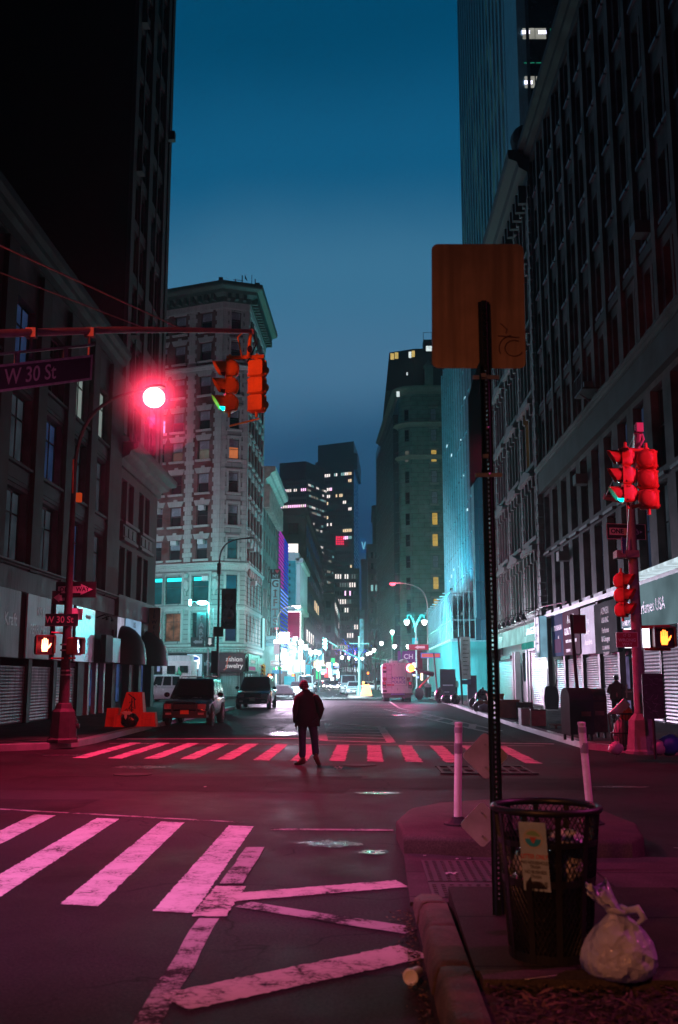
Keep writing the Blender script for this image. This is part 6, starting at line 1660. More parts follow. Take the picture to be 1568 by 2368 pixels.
p = at(786, 1250, 519); b = MB()
for i in range(5):
    for j in range(4): b.box(p.x - 2.2 + i * .9, p.x - 1.5 + i * .9, 518.5 + 1, 520.0, p.z - 2 + j * 1.2, p.z - 1.1 + j * 1.2)
b.build("red_light_panel", em("red_panel", srgb(255, 40, 90), 1.1), t2)
def far_block(label, x0, x1, y0, y1, h, m, nx, nz, lit, mats, z0=4, side=1, group=None, name="distant_building", sx=4, snz=None, rim=True):
    """x0 = street-side face; side 1 = left of the avenue, -1 = right of it."""
    t = thing(name, label, "building", ((x0 + x1) / 2, y0, 0), group); b = MB()
    f = Fac((x0, y0), (0, 1)) if side == 1 else Fac((x0, y1), (0, -1)); s = Fac((min(x0, x1), y0), (1, 0)); w = abs(x1 - x0)
    f.wall(b, 0, y1 - y0, 0, h); s.wall(b, 0, w, 0, h); b.face((x0, y0, h), (x1, y0, h), (x1, y1, h), (x0, y1, h))
    if rim: f.box(b, 0, y1 - y0, 0, .5, h - 1, h + .2); s.box(b, 0, w, 0, .5, h - 1, h + .2)
    b.build("wall", m, t)
    if nx: face_windows(t, f, 1, y1 - y0 - 1, z0, h - 1.5, nx, nz, .5, .55, lit, mats, r, cap=60)
    if sx: face_windows(t, s, .5, w - .5, z0, h - 1.5, sx, snz or nz, .5, .55, lit, mats, r, cap=90)
    return t
m_dkb = mat("dark_far_stone", (.05, .05, .055), .8, 0, .3, .2); m_gyb = mat("grey_far_stone", (.1, .095, .11), .8, 0, .3, .2); m_whb = mat("white_far_stone", (.5, .55, .58), .7, 0, .2, .3)
far_block("dark bulky building with a stepped top under the brown tower, left side of the avenue", -13, -40, 262, 330, 36, m_dkb, 8, 9, .12, [F_white, F_pink], side=1, sx=8)
far_block("dark mid-height building on the left, beyond the white columned building", -10.6, -34, 184, 255, 33, m_dkb, 9, 7, .12, [F_white, F_warm], side=1, sx=6)
far_block("plain dark block far down the left side, below the stepped tower", -9.5, -30, 335, 415, 30, m_dkb, 8, 6, .3, [F_white, F_teal], side=1, sx=6)
far_block("dark block under the black slab tower at the end of the avenue", -13.0, -1.5, 440, 470, 50, m_dkb, 0, 12, .3, [F_white, F_pink, F_dim], side=-1, sx=10)
far_block("grey building with stacked small windows, right of the avenue's far gap", 1.6, 12, 300, 330, 42, m_gyb, 8, 11, .15, [F_teal, F_dim], side=-1, sx=7)
far_block("taller narrow dark building behind the grey one at the far right", 3.6, 14, 335, 365, 60, m_dkb, 0, 11, .1, [F_dim], side=-1, sx=5)
far_block("low pale building at the foot of the netted hotel", 3.9, 12, 238, 296, 14, m_gyb, 8, 3, .3, [F_white, F_warm], side=-1, sx=4)
vs = far_block("slim cyan-lit glass building in the gap at the end of the avenue", -1.9, .8, 475, 500, 34, mat("cyan_far_glass", (.12, .3, .36), .3, 0, .2, .3), 0, 5, 0, [F_teal], side=-1, sx=0)
b = MB(); b.box(-1.7, .3, 474.8, 474.95, 6, 30); b.build("bright_screen", em("screen_cyan_white", srgb(120, 225, 245), .95, .8, .25), vs)
far_block("hazy blue building far away in the gap at the end of the avenue", -1.0, 14, 640, 660, 78, mat("hazy_far_wall", (.06, .12, .17), .7), 0, 5, 0, [F_teal], side=-1, sx=0)
vg = thing("rooftop_sign", "blue rooftop sign with a big pale V in the far gap", "sign", (0, 520, 66)); p0, p1 = at(834, 1278, 520), at(847, 1244, 520)
b = MB(); b.box(p0.x, p1.x, 520, 520.5, p0.z, p1.z); b.build("board", em("v_board_blue", srgb(10, 70, 125), .8), vg); b = MB(); cx, cz = (p0.x + p1.x) / 2, (p0.z + p1.z) / 2
b.prism([(cx - 1.1, 519.9, cz + 2), (cx - .5, 519.9, cz + 2), (cx + .1, 519.9, cz - .8), (cx + .7, 519.9, cz + 2), (cx + 1.3, 519.9, cz + 2), (cx + .4, 519.9, cz - 2), (cx - .2, 519.9, cz - 2)], (0, -.1, 0)); b.build("letter", em("v_letter", srgb(120, 200, 230), .9), vg)
pu = far_block("building wrapped in sloping purple and blue light lines, left beyond the GIFTS sign", -10.95, -30, 128.2, 145, 21.3, mat("purple_base", (.03, .025, .06), .5), 0, 5, 0, [F_teal], side=1, sx=0, rim=False)
f = Fac((-10.95, 128.2), (0, 1)); bs = [MB(), MB(), MB()]; r2 = random.Random(3)
for k in range(30):
    z = 5.5 + k * .53; c = 2 if 9 < k < 16 else (0 if k > 15 else 1)
    f.box(bs[c], 0, 8 if c == 0 else 16.5, .02, .1, z, z + .13)
    if c == 0: f.box(bs[1], 8, 16.5, .02, .1, z, z + .13)
for q, cc, s in zip(bs, (srgb(190, 50, 200), srgb(40, 70, 220), srgb(110, 150, 255)), (.9, .9, 1.2)): q.build("light_line", em("line_%d" % int(cc[0] * 99), cc, s), pu)
wc_ = far_block("white columned building front glowing cyan, left beyond the purple lights", -9.9, -24, 146, 166, 20, m_whb, 0, 4, 0, [F_teal], side=1, sx=0)
f = Fac((-9.9, 146), (0, 1)); b = MB()
for k in range(7): f.box(b, .6 + k * 2.9, 1.5 + k * 2.9, .0, .7, 12.5, 18.6)
f.box(b, 0, 20, 0, 1.1, 18.7, 19.4); f.box(b, 0, 20, 0, .9, 11.9, 12.5); b.build("column", m_whb, wc_)
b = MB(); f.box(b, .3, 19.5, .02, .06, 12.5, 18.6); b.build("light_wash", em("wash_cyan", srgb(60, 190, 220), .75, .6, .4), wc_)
b = MB(); s = Fac((-12, 146), (1, 0))
for k in range(6): s.box(b, 1.1, 1.35, 0, .03, 13.2 + k * 1.0, 13.6 + k * 1.0)
b.build("dark_window", M_blackp, wc_)
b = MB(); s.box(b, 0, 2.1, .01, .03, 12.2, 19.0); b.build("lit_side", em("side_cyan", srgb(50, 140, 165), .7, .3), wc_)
sc2 = flat_sign("screen", "big magenta video screen with a white light edge, left side beyond the GIFTS sign", "screen", at(680, 1444, 140), (1, 0, 0), 1.75, 3.6, em("screen_magenta", srgb(170, 45, 105), .8, .5, .4)); c = at(680, 1444, 140); b = MB(); b.box(c.x - .88, c.x + .9, 139.9, 139.98, c.z + 1.75, c.z + 1.9); b.box(c.x + .85, c.x + .97, 139.9, 139.98, c.z - 2.6, c.z + 1.75); b.build("light_edge", em("edge_white", (1, .95, 1), 3.), sc2)
sl = thing("neon_letter", "white neon letter S hanging above the left pavement beyond the light tower", "sign", at(678, 1498, 128)); b = MB(); c = at(678, 1498, 128)
b.tube([c + V((.38 * math.cos(a), 0, .3 + .3 * math.sin(a))) for a in [math.radians(q) for q in range(20, 271, 25)]] + [c + V((.38 * math.cos(a), 0, -.3 + .3 * math.sin(a))) for a in [math.radians(90 - q) for q in range(0, 251, 25)]], .08, 5); b.build("tube", em("neon_white", (1, .92, .98), 4.), sl)
cols_ = [(em("far_sign_%d" % i, srgb(*c), s), srgb(*c)) for i, (c, s) in enumerate((((235, 250, 255), 3.), ((150, 240, 250), 2.6), ((255, 200, 230), 3.), ((40, 210, 130), 1.4), ((255, 90, 90), 1.7), ((150, 170, 255), 2.2), ((255, 235, 190), 2.6), ((30, 170, 190), 1.2)))]
r = random.Random(77)
for i in range(96):
    left = i % 5 < 3; Y = 126 + 250 * (i / 96) ** 1.25
    x = (-7.9 if left else (6.2 if Y < 236 else 3.8)) - (r.uniform(.2, 2.2) if left else -r.uniform(.2, 1.5)); z = r.choice((1.2, 2.2, 3.2, 3.6, 4.2, 5.2, 6.5)) + r.uniform(-.4, .4); w, h = r.uniform(.4, 1.6) * (1 if left else .5), r.choice((.35, .5, .8, 1.6, 2.2)) * (1 if z > 2.5 else .8) * (1 if left else .5)
    b = MB(); b.box(x - w / 2, x + w / 2, Y, Y + .2, z - h / 2, z + h / 2); m_ = r.choices(cols_, (5, 6, 3, 2, 1.2, 2, 2.5, 5))[0][0]
    tag(b.build("shop_sign", m_), "small glowing shop sign far down the avenue", "shop sign", "glowing shop signs far down the avenue")
for i, (px, py, w, h, c, Y, lb) in enumerate(((616, 1578, 5, 46, 2, 121, "pink-white lit shop window just right of the corner building"), (622, 1541, 6, 18, 0, 121, "white lit panel above the pink shop window"), (648, 1545, 9, 6, 3, 124, "green lit awning sign behind the light tower"), (635, 1546, 7, 5, 3, 122, "small green lit sign left of the light tower"), (657, 1520, 12, 40, 0, 126, "tall white and pink lit shop sign behind the light tower"), (670, 1538, 8, 40, 0, 130, "tall cyan-white lit shopfront beyond the light tower"), (703, 1562, 5, 28, 0, 160, "white lit bus shelter panel left of the walking person's head"), (690, 1552, 10, 5, 1, 135, "long cyan lit canopy edge beyond the light tower"))):
    p0, p1 = at(px - w / 2, py + h / 2, Y), at(px + w / 2, py - h / 2, Y)
    b = MB(); b.box(p0.x, p1.x, Y, Y + .15, max(.2, p0.z), p1.z); tag(b.build("shop_sign", cols_[c][0]), lb, "shop sign")
E_globe = em("globe_white", (.92, 1, 1), 14.)
def globe_lamp(x, y, z, label, twin=False, group="globe street lamps down the avenue", lit=None, s=1.):
    t = thing("street_lamp", label, "street lamp", (x, y, .15), group); m_ = mat("lamp_post_teal", (.03, .09, .085), .5, .3, .2, 4); b = MB()
    b.lathe([(.22, 0), (.2, .5), (.1, .8), (.07, 1.0), (.06, z - .7)], (x, y, .15), 8); b.build("pole", m_, t)
    heads = [(x, z)]
    if twin:
        heads = [(x - .95, z - .35), (x + .95, z - .35)]; b = MB()
        for sx in (-1, 1): b.tube([(x, y, z - 1.2), (x + sx * .25, y, z - .2), (x + sx * .6, y, z + .45), (x + sx * .9, y, z + .3), (x + sx * .95, y, z)], .04, 6)
        b.lathe([(.12, -.2), (.14, .2)], (x, y, z - 1.2), 8); b.build("arm", m_, t)
    for hx, hz in heads:
        b = MB(); b.lathe([(.1 * s, -.34 * s), (.26 * s, -.12 * s), (.3 * s, .05 * s), (.22 * s, .22 * s), (.02, .28 * s)] if not twin else [(.02, -.36), (.18, -.25), (.28, 0), (.25, .16)], (hx, y, hz), 12); b.build("globe", lit or E_globe, t, smooth=True)
        b = MB(); b.lathe([(.28, .16), (.2, .3), (.05, .42), (.02, .5)] if twin else [(.13, -.5), (.15, -.34)], (hx, y, hz), 10); b.build("cap", m_, t)
    return t
for px, py, xx, lb in ((697, 1485, -7.6, "first white globe lamp right of the GIFTS sign, above the walking person"), (708, 1496, -7.6, "second white globe lamp of the left row, just right of the first"), (720, 1508, -7.6, "third white globe lamp of the left row"), (731, 1507, -6.9, "fourth white globe lamp of the left row, beside the third"), (739, 1509, -6.6, "fifth white globe lamp of the left row"), (738, 1544, -5.6, "low pinkish globe lamp left of the far green street sign")):
    Y = xx / (px - 840) * 2300; z_ = at(px, py, Y).z; gq_ = globe_lamp(xx, Y, z_, lb)
    if px in (697, 720): point('globe_bulb', (xx, Y - .5, z_ - .1), (.35, .95, 1), 3000, .3, gq_)
for px, py, Y, lb in ((907, 1461, 150, "tall white globe lamp just above the left corner of the police truck"), (882, 1487, 160, "white globe lamp left of the police truck, nearest in the right row"), (865, 1503, 170, "second white globe lamp left of the police truck"), (857, 1509, 190, "third white globe lamp left of the police truck"), (850, 1512, 205, "smallest white globe lamp at the left end of the right row"), (791, 1520, 190, "globe lamp in the middle distance left of the W 31 St pole"), (807, 1520, 200, "globe lamp in the middle distance beside the blue wrapped tree"), (824, 1522, 210, "globe lamp just left of the W 31 St pole"), (838, 1522, 215, "globe lamp just right of the W 31 St pole")):
    c = at(px, py, Y); gq_ = globe_lamp(c.x, Y, c.z, lb)
    if px in (907, 865, 807): point('globe_bulb', (c.x, Y - .5, c.z - .1), (.15, 1, .6), 2600, .3, gq_)
c = at(961, 1440, 108); tl = globe_lamp(c.x, 108, at(961, 1430, 108).z, "tall twin-armed lamp post behind the police truck, nearest twin lamp", True, "twin-armed lamp posts"); z_tw = at(961, 1430, 108).z
for sx in (-1, 1): point("twin_lamp_bulb", (c.x + sx * .95, 107.5, z_tw - .45), (.05, .9, 1), 3600, .22, tl)
c = at(928, 1490, 140); globe_lamp(c.x, 140, at(928, 1488, 140).z, "lower twin-armed lamp post further away above the police truck", True, "twin-armed lamp posts")
hd_ = at(908, 1349, 98); E_red2 = em("lamp_lens_red_far", (1, .07, .12), 6.)
l2 = cobra_lamp("slim arched street lamp with red glowing head on the right beyond the police truck", (6.35, 98.5, .15), 8.6, tuple(hd_), E_red2, (.1, .06), False, pm=M_steel, lens_s=1.6); l2["label"] = "slim arched street lamp with red glowing head on the right, beside the police truck"
point("far_red_bulb", hd_ + V((0, -.1, -.45)), (1, .08, .15), 1500, .3, l2)
b = MB(); b.tube([(5.3, 100.2, 0), (5.3, 100.2, 7.4)], .07, 6); b.cbox((5.3, 100.2, 5.3), (.3, .2, .4)); tag(b.build("signal_pole", M_steel), "thin pale pole just left of the red-headed arched lamp", "pole")
hd_ = at(688, 1402, 94); E_pw = em("lamp_lens_pinkwhite", (1, .8, .8), 30.)
l3 = cobra_lamp("arched street lamp with pink-white head between the GIFTS sign and the far buildings", (-8.05, 93.2, .15), 6.4, tuple(hd_), E_pw, (.08, .05), False, pm=M_steel, lens_s=1.5)
point("pinkwhite_bulb", hd_ + V((0, -.1, -.4)), (1, .75, .75), 700, .25, l3)
hd_ = at(578, 1247, 62)
l4 = cobra_lamp("unlit dark arched street lamp in front of the corner building carrying a portrait banner", (-9.0, 62.0, 0), at(505, 1300, 62).z, tuple(hd_), None, (.1, .06), False, pm=mat("lamp_dark_plum", (.05, .03, .04), .5, .2))
b = MB(); b.cbox((-9.0, 61.95, at(505, 1315, 62).z), (.22, .3, .7)); b.build("junction_box", _mc["lamp_dark_plum"], l4)
c = at(529, 1407, 62); bn = thing("banner", "tall dark portrait banner on the unlit lamp post before the corner building", "banner", c)
b = MB(); b.box(c.x - .46, c.x + .46, 62.0, 62.012, c.z - 1.22, c.z + 1.22); b.build("cloth", mat("banner_black", (.015, .017, .022), .6, 0, .3, 2), bn)
b = MB(); b.blob((c.x, 61.985, c.z + .42), (.27, .012, .42), 16, 10); b.blob((c.x - .05, 61.985, c.z - .45), (.36, .01, .5), 14, 8, .2, random.Random(2)); b.build("portrait_figure", mat("banner_figure", (.16, .17, .19), .6, 0, .85, 2.6), bn)
b = MB(); b.blob((c.x, 61.975, c.z + .72), (.3, .012, .22), 14, 8); b.box(c.x - .22, c.x + .24, 61.97, 61.98, c.z - .95, c.z - .8); b.build("portrait_hair", M_blackp, bn)
b = MB(); b.box(c.x - .03, c.x + .2, 61.96, 61.975, c.z - .62, c.z - .54); b.build("red_dash", mat("banner_red", (.5, .15, .08), .5), bn)
b = MB()
for dz in (-1.26, 1.22): b.box(-9.0, c.x + .48, 61.98, 62.02, c.z + dz, c.z + dz + .04)
b.build("rod", M_dark, bn)
c = at(505, 1460, 61.8); flat_sign("road_sign", "square brown sign back on the unlit lamp post below the portrait banner", "sign", c, (1, 0, 0), .62, .62, mat("sign_back_brown", (.16, .08, .06), .6, 0, .25, 3))
c = at(496, 1530, 61.8); flat_sign("parking_sign", "narrow dull red vertical sign low on the unlit lamp post", "sign", c, (1, 0, 0), .4, 1.35, mat("sign_dull_red", (.16, .03, .05), .55, 0, .3, 3))
FLx, FLy = at(467, 1500, 88).x, 88.
fl = thing("flood_lamp", "post with bright cyan floodlights in front of the corner building's street side", "street lamp", (FLx, FLy, 0)); zf = at(465, 1392, 88).z
b = MB(); b.tube([(FLx + .55, FLy, 0), (FLx + .55, FLy, zf + .1)], .07, 8); b.tube([(FLx + .9, FLy + .3, 0), (FLx + .9, FLy + .3, zf - .5)], .04, 6); b.tube([(FLx - 1.2, FLy, zf + .05), (FLx + .55, FLy, zf + .05)], .035, 6); b.build("pole", M_steel, fl)
b = MB(); b.cbox((FLx, FLy - .1, zf + .08), (.95, .4, .22)); b.cbox((FLx - 1.1, FLy - .1, zf + .06), (.3, .25, .12)); b.build("lamp_housing", M_dark, fl)
b = MB(); b.blob((FLx + .0, FLy - .2, zf - .05), (.5, .22, .2), 14, 8); b.cbox((FLx - 1.1, FLy - .15, zf - .04), (.18, .2, .5), 0, .0); b.build("lens", E_cyan, fl, smooth=True)
point("cyan_flood_bulb", (FLx, FLy - .3, zf - .45), (.08, 1, .95), 2600, .3, fl)
pk = thing("parking_sign", "dark vertical sign spelling PARK with arrow boxes below the cyan floodlights", "sign", (FLx, 87.8, 3.5)); c = at(466, 1452, 87.8)
b = MB(); b.box(c.x - .42, c.x + .42, 87.7, 87.85, at(466, 1481, 87.8).z, at(466, 1416, 87.8).z); b.build("panel", mat("park_panel", (.03, .05, .055), .5), pk); b = MB()
for k, ch in enumerate("PARK"): b.text(ch, (c.x, 87.69, at(466, 1430 + k * 15, 87.8).z), (1, 0, 0), (0, 0, 1), .62, .02, .015)
b.build("lettering", em("park_letter", srgb(120, 150, 160), .6), pk); c = at(459, 1484, 87.8); b = MB(); b.box(c.x - .65, c.x + .55, 87.68, 87.8, c.z - .42, c.z + .42); b.box(c.x + .62, c.x + 1.45, 87.68, 87.8, c.z - .42, c.z + .42); b.build("arrow_box", M_black, pk)
poly_on(pk, V((c.x - .05, 87.68, c.z)), (1, 0, 0), [(-x * 1.0, y * 1.3) for x, y in ARROW], mat("arrow_dim", (.2, .22, .23), .5), "arrow"); poly_on(pk, V((c.x + 1.03, 87.68, c.z)), (1, 0, 0), [(y * 1.4, -x * .75) for x, y in ARROW], em("arrow_lit", srgb(210, 220, 225), .75), "arrow")
c = at(450, 1538, 90.5); ad = thing("ad_panel", "glowing white and blue advertising panel reading YOU CAN above the parked truck", "ad panel", (c.x, 90.5, .15)); w, h = 1.36, 2.02
b = MB(); b.box(c.x - w / 2 - .06, c.x + w / 2 + .12, 90.5, 90.8, .15, c.z + h / 2 + .08); b.build("cabinet", M_dark, ad)
b = MB(); b.box(c.x - w / 2, c.x + w / 2, 90.46, 90.49, c.z - h / 2, c.z + h / 2); b.build("poster", em("poster_pale_blue", srgb(150, 195, 215), 1.0, .25, .8), ad)
b = MB(); b.blob((c.x, 90.455, c.z + .35), (.5, .01, .55), 16, 8, .2, random.Random(3)); b.box(c.x - .4, c.x + .4, 90.445, 90.455, c.z - .3, c.z + .1); b.build("poster_glow", em("poster_white", srgb(245, 250, 255), 1.5), ad)
b = MB(); b.blob((c.x - .1, 90.445, c.z + .62), (.5, .008, .16), 12, 6, .3, random.Random(5)); b.build("poster_blue", em("poster_blue", srgb(60, 110, 200), .9), ad)
b = MB(); b.box(c.x - .38, c.x + .38, 90.44, 90.45, c.z - .56, c.z - .36); b.build("caption_bar", em("poster_slate", srgb(40, 80, 105), .8), ad); b = MB(); b.text("YOU CAN", (c.x, 90.435, c.z - .46), (1, 0, 0), (0, 0, 1), .17, .004, .02); b.build("lettering", M_lt, ad)
point("ad_panel_glow", (c.x, 90.0, c.z), (.6, .85, 1), 120, .4, ad)
def bare_tree(x, y, h, label, seed, mt, lights=None, name="bare_tree"):
    r = random.Random(seed); t = thing(name, label, "tree", (x, y, .15), "bare street trees"); tr, cr = MB(), MB()
    tr.tube([(x, y, .1), (x + .05, y, h * .2), (x, y, h * .38)], [.16, .13, .1], 7)
    def grow(p, d, L, rad, lev, mb):
        q = p + d * L; mb.tube([p, p + d * L * .5 + V((r.uniform(-.05, .05), 0, r.uniform(-.03, .05))) * L, q], [rad, rad * .8, rad * .62], 4 if lev > 1 else 5, cap=False)
        if lev >= 5: return
        for _ in range(3 if lev < 3 else 2):
            nd_ = (d + V((r.uniform(-.75, .75), r.uniform(-.75, .75), r.uniform(-.15, .5)))).normalized(); grow(p + d * L * r.uniform(.55, 1), nd_, L * r.uniform(.62, .82), rad * .58, lev + 1, mb)
    for _ in range(4): grow(V((x, y, h * r.uniform(.28, .38))), V((r.uniform(-.5, .5), r.uniform(-.5, .5), 1)).normalized(), h * .26, .07, 1, cr)
    tr.build("trunk", mt, t); cr.build("crown", mt, t)
    if lights:
        b = MB()
        for v in r.sample(cr.v, 240): b.blob(v, (.05, .05, .05), 4, 2)
        b.build("string_light", lights, t)["kind"] = "stuff"
    return t
M_bark = mat("dark_bark", (.045, .04, .038), .85)
for px, Y, h, lb, sd in ((703, 150, 9, "bare tree left of the far green mast, nearest of the left row", 1), (722, 175, 9.5, "second bare tree of the left row", 2), (736, 215, 10, "third bare tree of the left row, darkest against the brown tower", 3), (868, 150, 7, "bare tree just left of the police truck", 5), (856, 185, 8, "bare tree behind the orange barrier", 6)):
    bare_tree(W2(px, Y), Y, h, lb, sd, M_bark)
bare_tree(W2(815, 165), 165, 8, "bare tree wrapped in blue string lights left of the W 31 St pole", 9, M_bark, em("string_blue", srgb(30, 90, 255), 2.2))
px_ = at(831, 1604, 103); ms = thing("signal_mast", "teal-lit signal mast arm with green W 31 St name sign in the middle distance", "mast arm", (px_.x, 103, .16)); m_ = mat("mast_teal", (.1, .3, .28), .5, .2)
b = MB(); zt = at(831, 1474, 103).z; b.lathe([(.3, 0), (.22, .9), (.13, 1.0), (.11, zt)], (px_.x, 103, .16), 8); b.build("pole", m_, ms)
b = MB(); z1 = at(831, 1524, 103).z; b.tube([(px_.x, 103, z1), at(800, 1507, 101), at(747, 1474, 98)], [.09, .07, .05], 6); b.tube([(px_.x - 1, 103, zt - .6), (px_.x + 1, 103, zt - .6)], .05, 6); b.build("arm", m_, ms)
signal_head("teal-lit far signal head hanging at the tip of the W 31 St mast", at(753, 1489, 98), PI / 2, .95, lit=9, body=mat("signal_teal", (.2, .5, .42), .5))
c = at(786, 1496, 99.8); flat_sign("street_sign", "green lit W 31 St name sign on the far mast arm", "street sign", c, (1, 0, 0), 1.6, .44, em("sign_green_lit", srgb(10, 130, 115), .8), border=em("sign_border_pink", srgb(230, 190, 200), .7), bw=.05, texts=(("W 31 St", .1, 0, .35, em("sign_letter_white", (.9, .9, .9), .8)),))
c = at(744, 1543, 170); flat_sign("street_sign", "tiny green street sign further down the avenue left of the W 31 St sign", "street sign", c, (1, 0, 0), 1.6, .62, em("sign_green_lit2", srgb(20, 150, 120), .8), border=F_white, bw=.06)
c = at(877, 1528, 150); flat_sign("street_sign", "dim green street sign left above the police truck", "street sign", c, (1, 0, 0), 2.2, .6, em("sign_green_dim", srgb(10, 80, 75), .7), border=F_dim, bw=.06)
b = MB(); b.tube([at(860, 1520, 150), at(895, 1527, 150), at(925, 1538, 150)], .06, 5); tag(b.build("mast_arm", m_), "thin dark mast arm behind the police truck roof", "mast arm")
c = at(884, 1541, 130); t = thing("traffic_light", "small far signal showing bright green left of the police truck roof", "traffic light", c); b = MB(); b.blob(c, (.22, .1, .22), 12, 8); b.build("lens", em("far_green", srgb(60, 255, 200), 6.), t); b = MB(); b.cbox(c + V((0, .25, .3)), (.4, .3, 1.1)); b.tube([(c.x, 130.3, 0), (c.x, 130.3, c.z)], .07, 6); b.build("housing", M_dark, t)
point("far_green_glow", c + V((0, -.5, 0)), (.1, 1, .75), 60, .15, t)
for px, py, Y, lb in ((678, 1562, 140, "red far pedestrian signal left of the walking person's head"), (624, 1564, 90, "red hand signal on the corner beside the black fascia shop"), (1011 - 160, 1556, 190, "tiny red signal right of the orange barrier")):
    c = at(px, py, Y); t = thing("pedestrian_signal", lb, "pedestrian signal", c); b = MB(); b.blob(c, (.17, .06, .22), 10, 8); b.build("symbol", E_hand, t); b = MB(); b.cbox(c + V((0, .2, 0)), (.5, .3, .55)); b.tube([(c.x + .3, Y + .2, 0), (c.x + .3, Y + .2, c.z + .3)], .06, 5); b.build("housing", mat("housing_dark", (.1, .03, .02), .5), t)
c = at(968, 1496, 98); t = flat_sign("one_way_sign", "white and red arrow signs high on the red-headed lamp pole", "sign", c, (1, 0, 0), 2.0, .6, em("arrow_sign_red", srgb(190, 40, 80), .7), border=F_dim, bw=.05)
poly_on(t, c + V((.1, 0, 0)), (1, 0, 0), [(-x * 1.2, y * 1.2) for x, y in ARROW], em("arrow_sign_white", srgb(250, 190, 220), .8), "arrow")
c = at(996, 1515, 97); flat_sign("street_sign", "blue-edged orange-pink street sign right of the red-headed lamp pole", "street sign", c, (1, 0, 0), 1.9, .5, em("sign_salmon", srgb(235, 110, 110), .8), border=em("sign_edge_blue", srgb(60, 120, 230), .8), bw=.07)
c = at(940, 1518, 150); flat_sign("shop_sign", "purple lit sign with pale letters CH above the police truck roof", "shop sign", c, (1, 0, 0), 2.6, 1.7, em("sign_purple", srgb(105, 40, 120), .8), texts=(("CH", .3, 0, 1.0, em("sign_purple_letter", srgb(220, 190, 230), .8)),))
c = at(960, 1530, 152); flat_sign("shop_sign", "dark red awning face beside the purple CH sign", "shop sign", c, (1, 0, 0), 2.2, 3.6, em("awning_red", srgb(95, 10, 45), .7, .3))
c = at(641, 1533, 93); t = flat_sign("one_way_sign", "small white arrow sign on the pink-white lamp pole beside the light tower", "sign", c, (1, 0, 0), 1.25, .46, em("arrow_plate_white", srgb(220, 225, 235), .7)); poly_on(t, c, (1, 0, 0), [(-x * 1.3, y) for x, y in ARROW], M_ink, "arrow")
c = at(641, 1553, 93); flat_sign("street_sign", "pale blue street sign below the small white arrow sign", "street sign", c, (1, 0, 0), .95, .34, em("street_sign_blue", srgb(90, 180, 225), .8))
c = at(641, 1498, 92.9); flat_sign("parking_sign", "white parking plate on the pink-white lamp pole", "sign", c, (1, 0, 0), .6, 1.15, em("parking_plate_white", srgb(215, 210, 230), .75))
signal_head("yellow signal head on the corner beside the black avenue fascia", at(610, 1550, 91), 2.6, 1., lit=9)
M_tail = mat("tail_lens_red", (.3, .01, .015), .25); M_hlens = mat("headlamp_lens", (.5, .42, .42), .12, .2, .25, 12); M_cglass = mat("car_glass", (.008, .01, .012), .06, 0, .1, spec=.7)
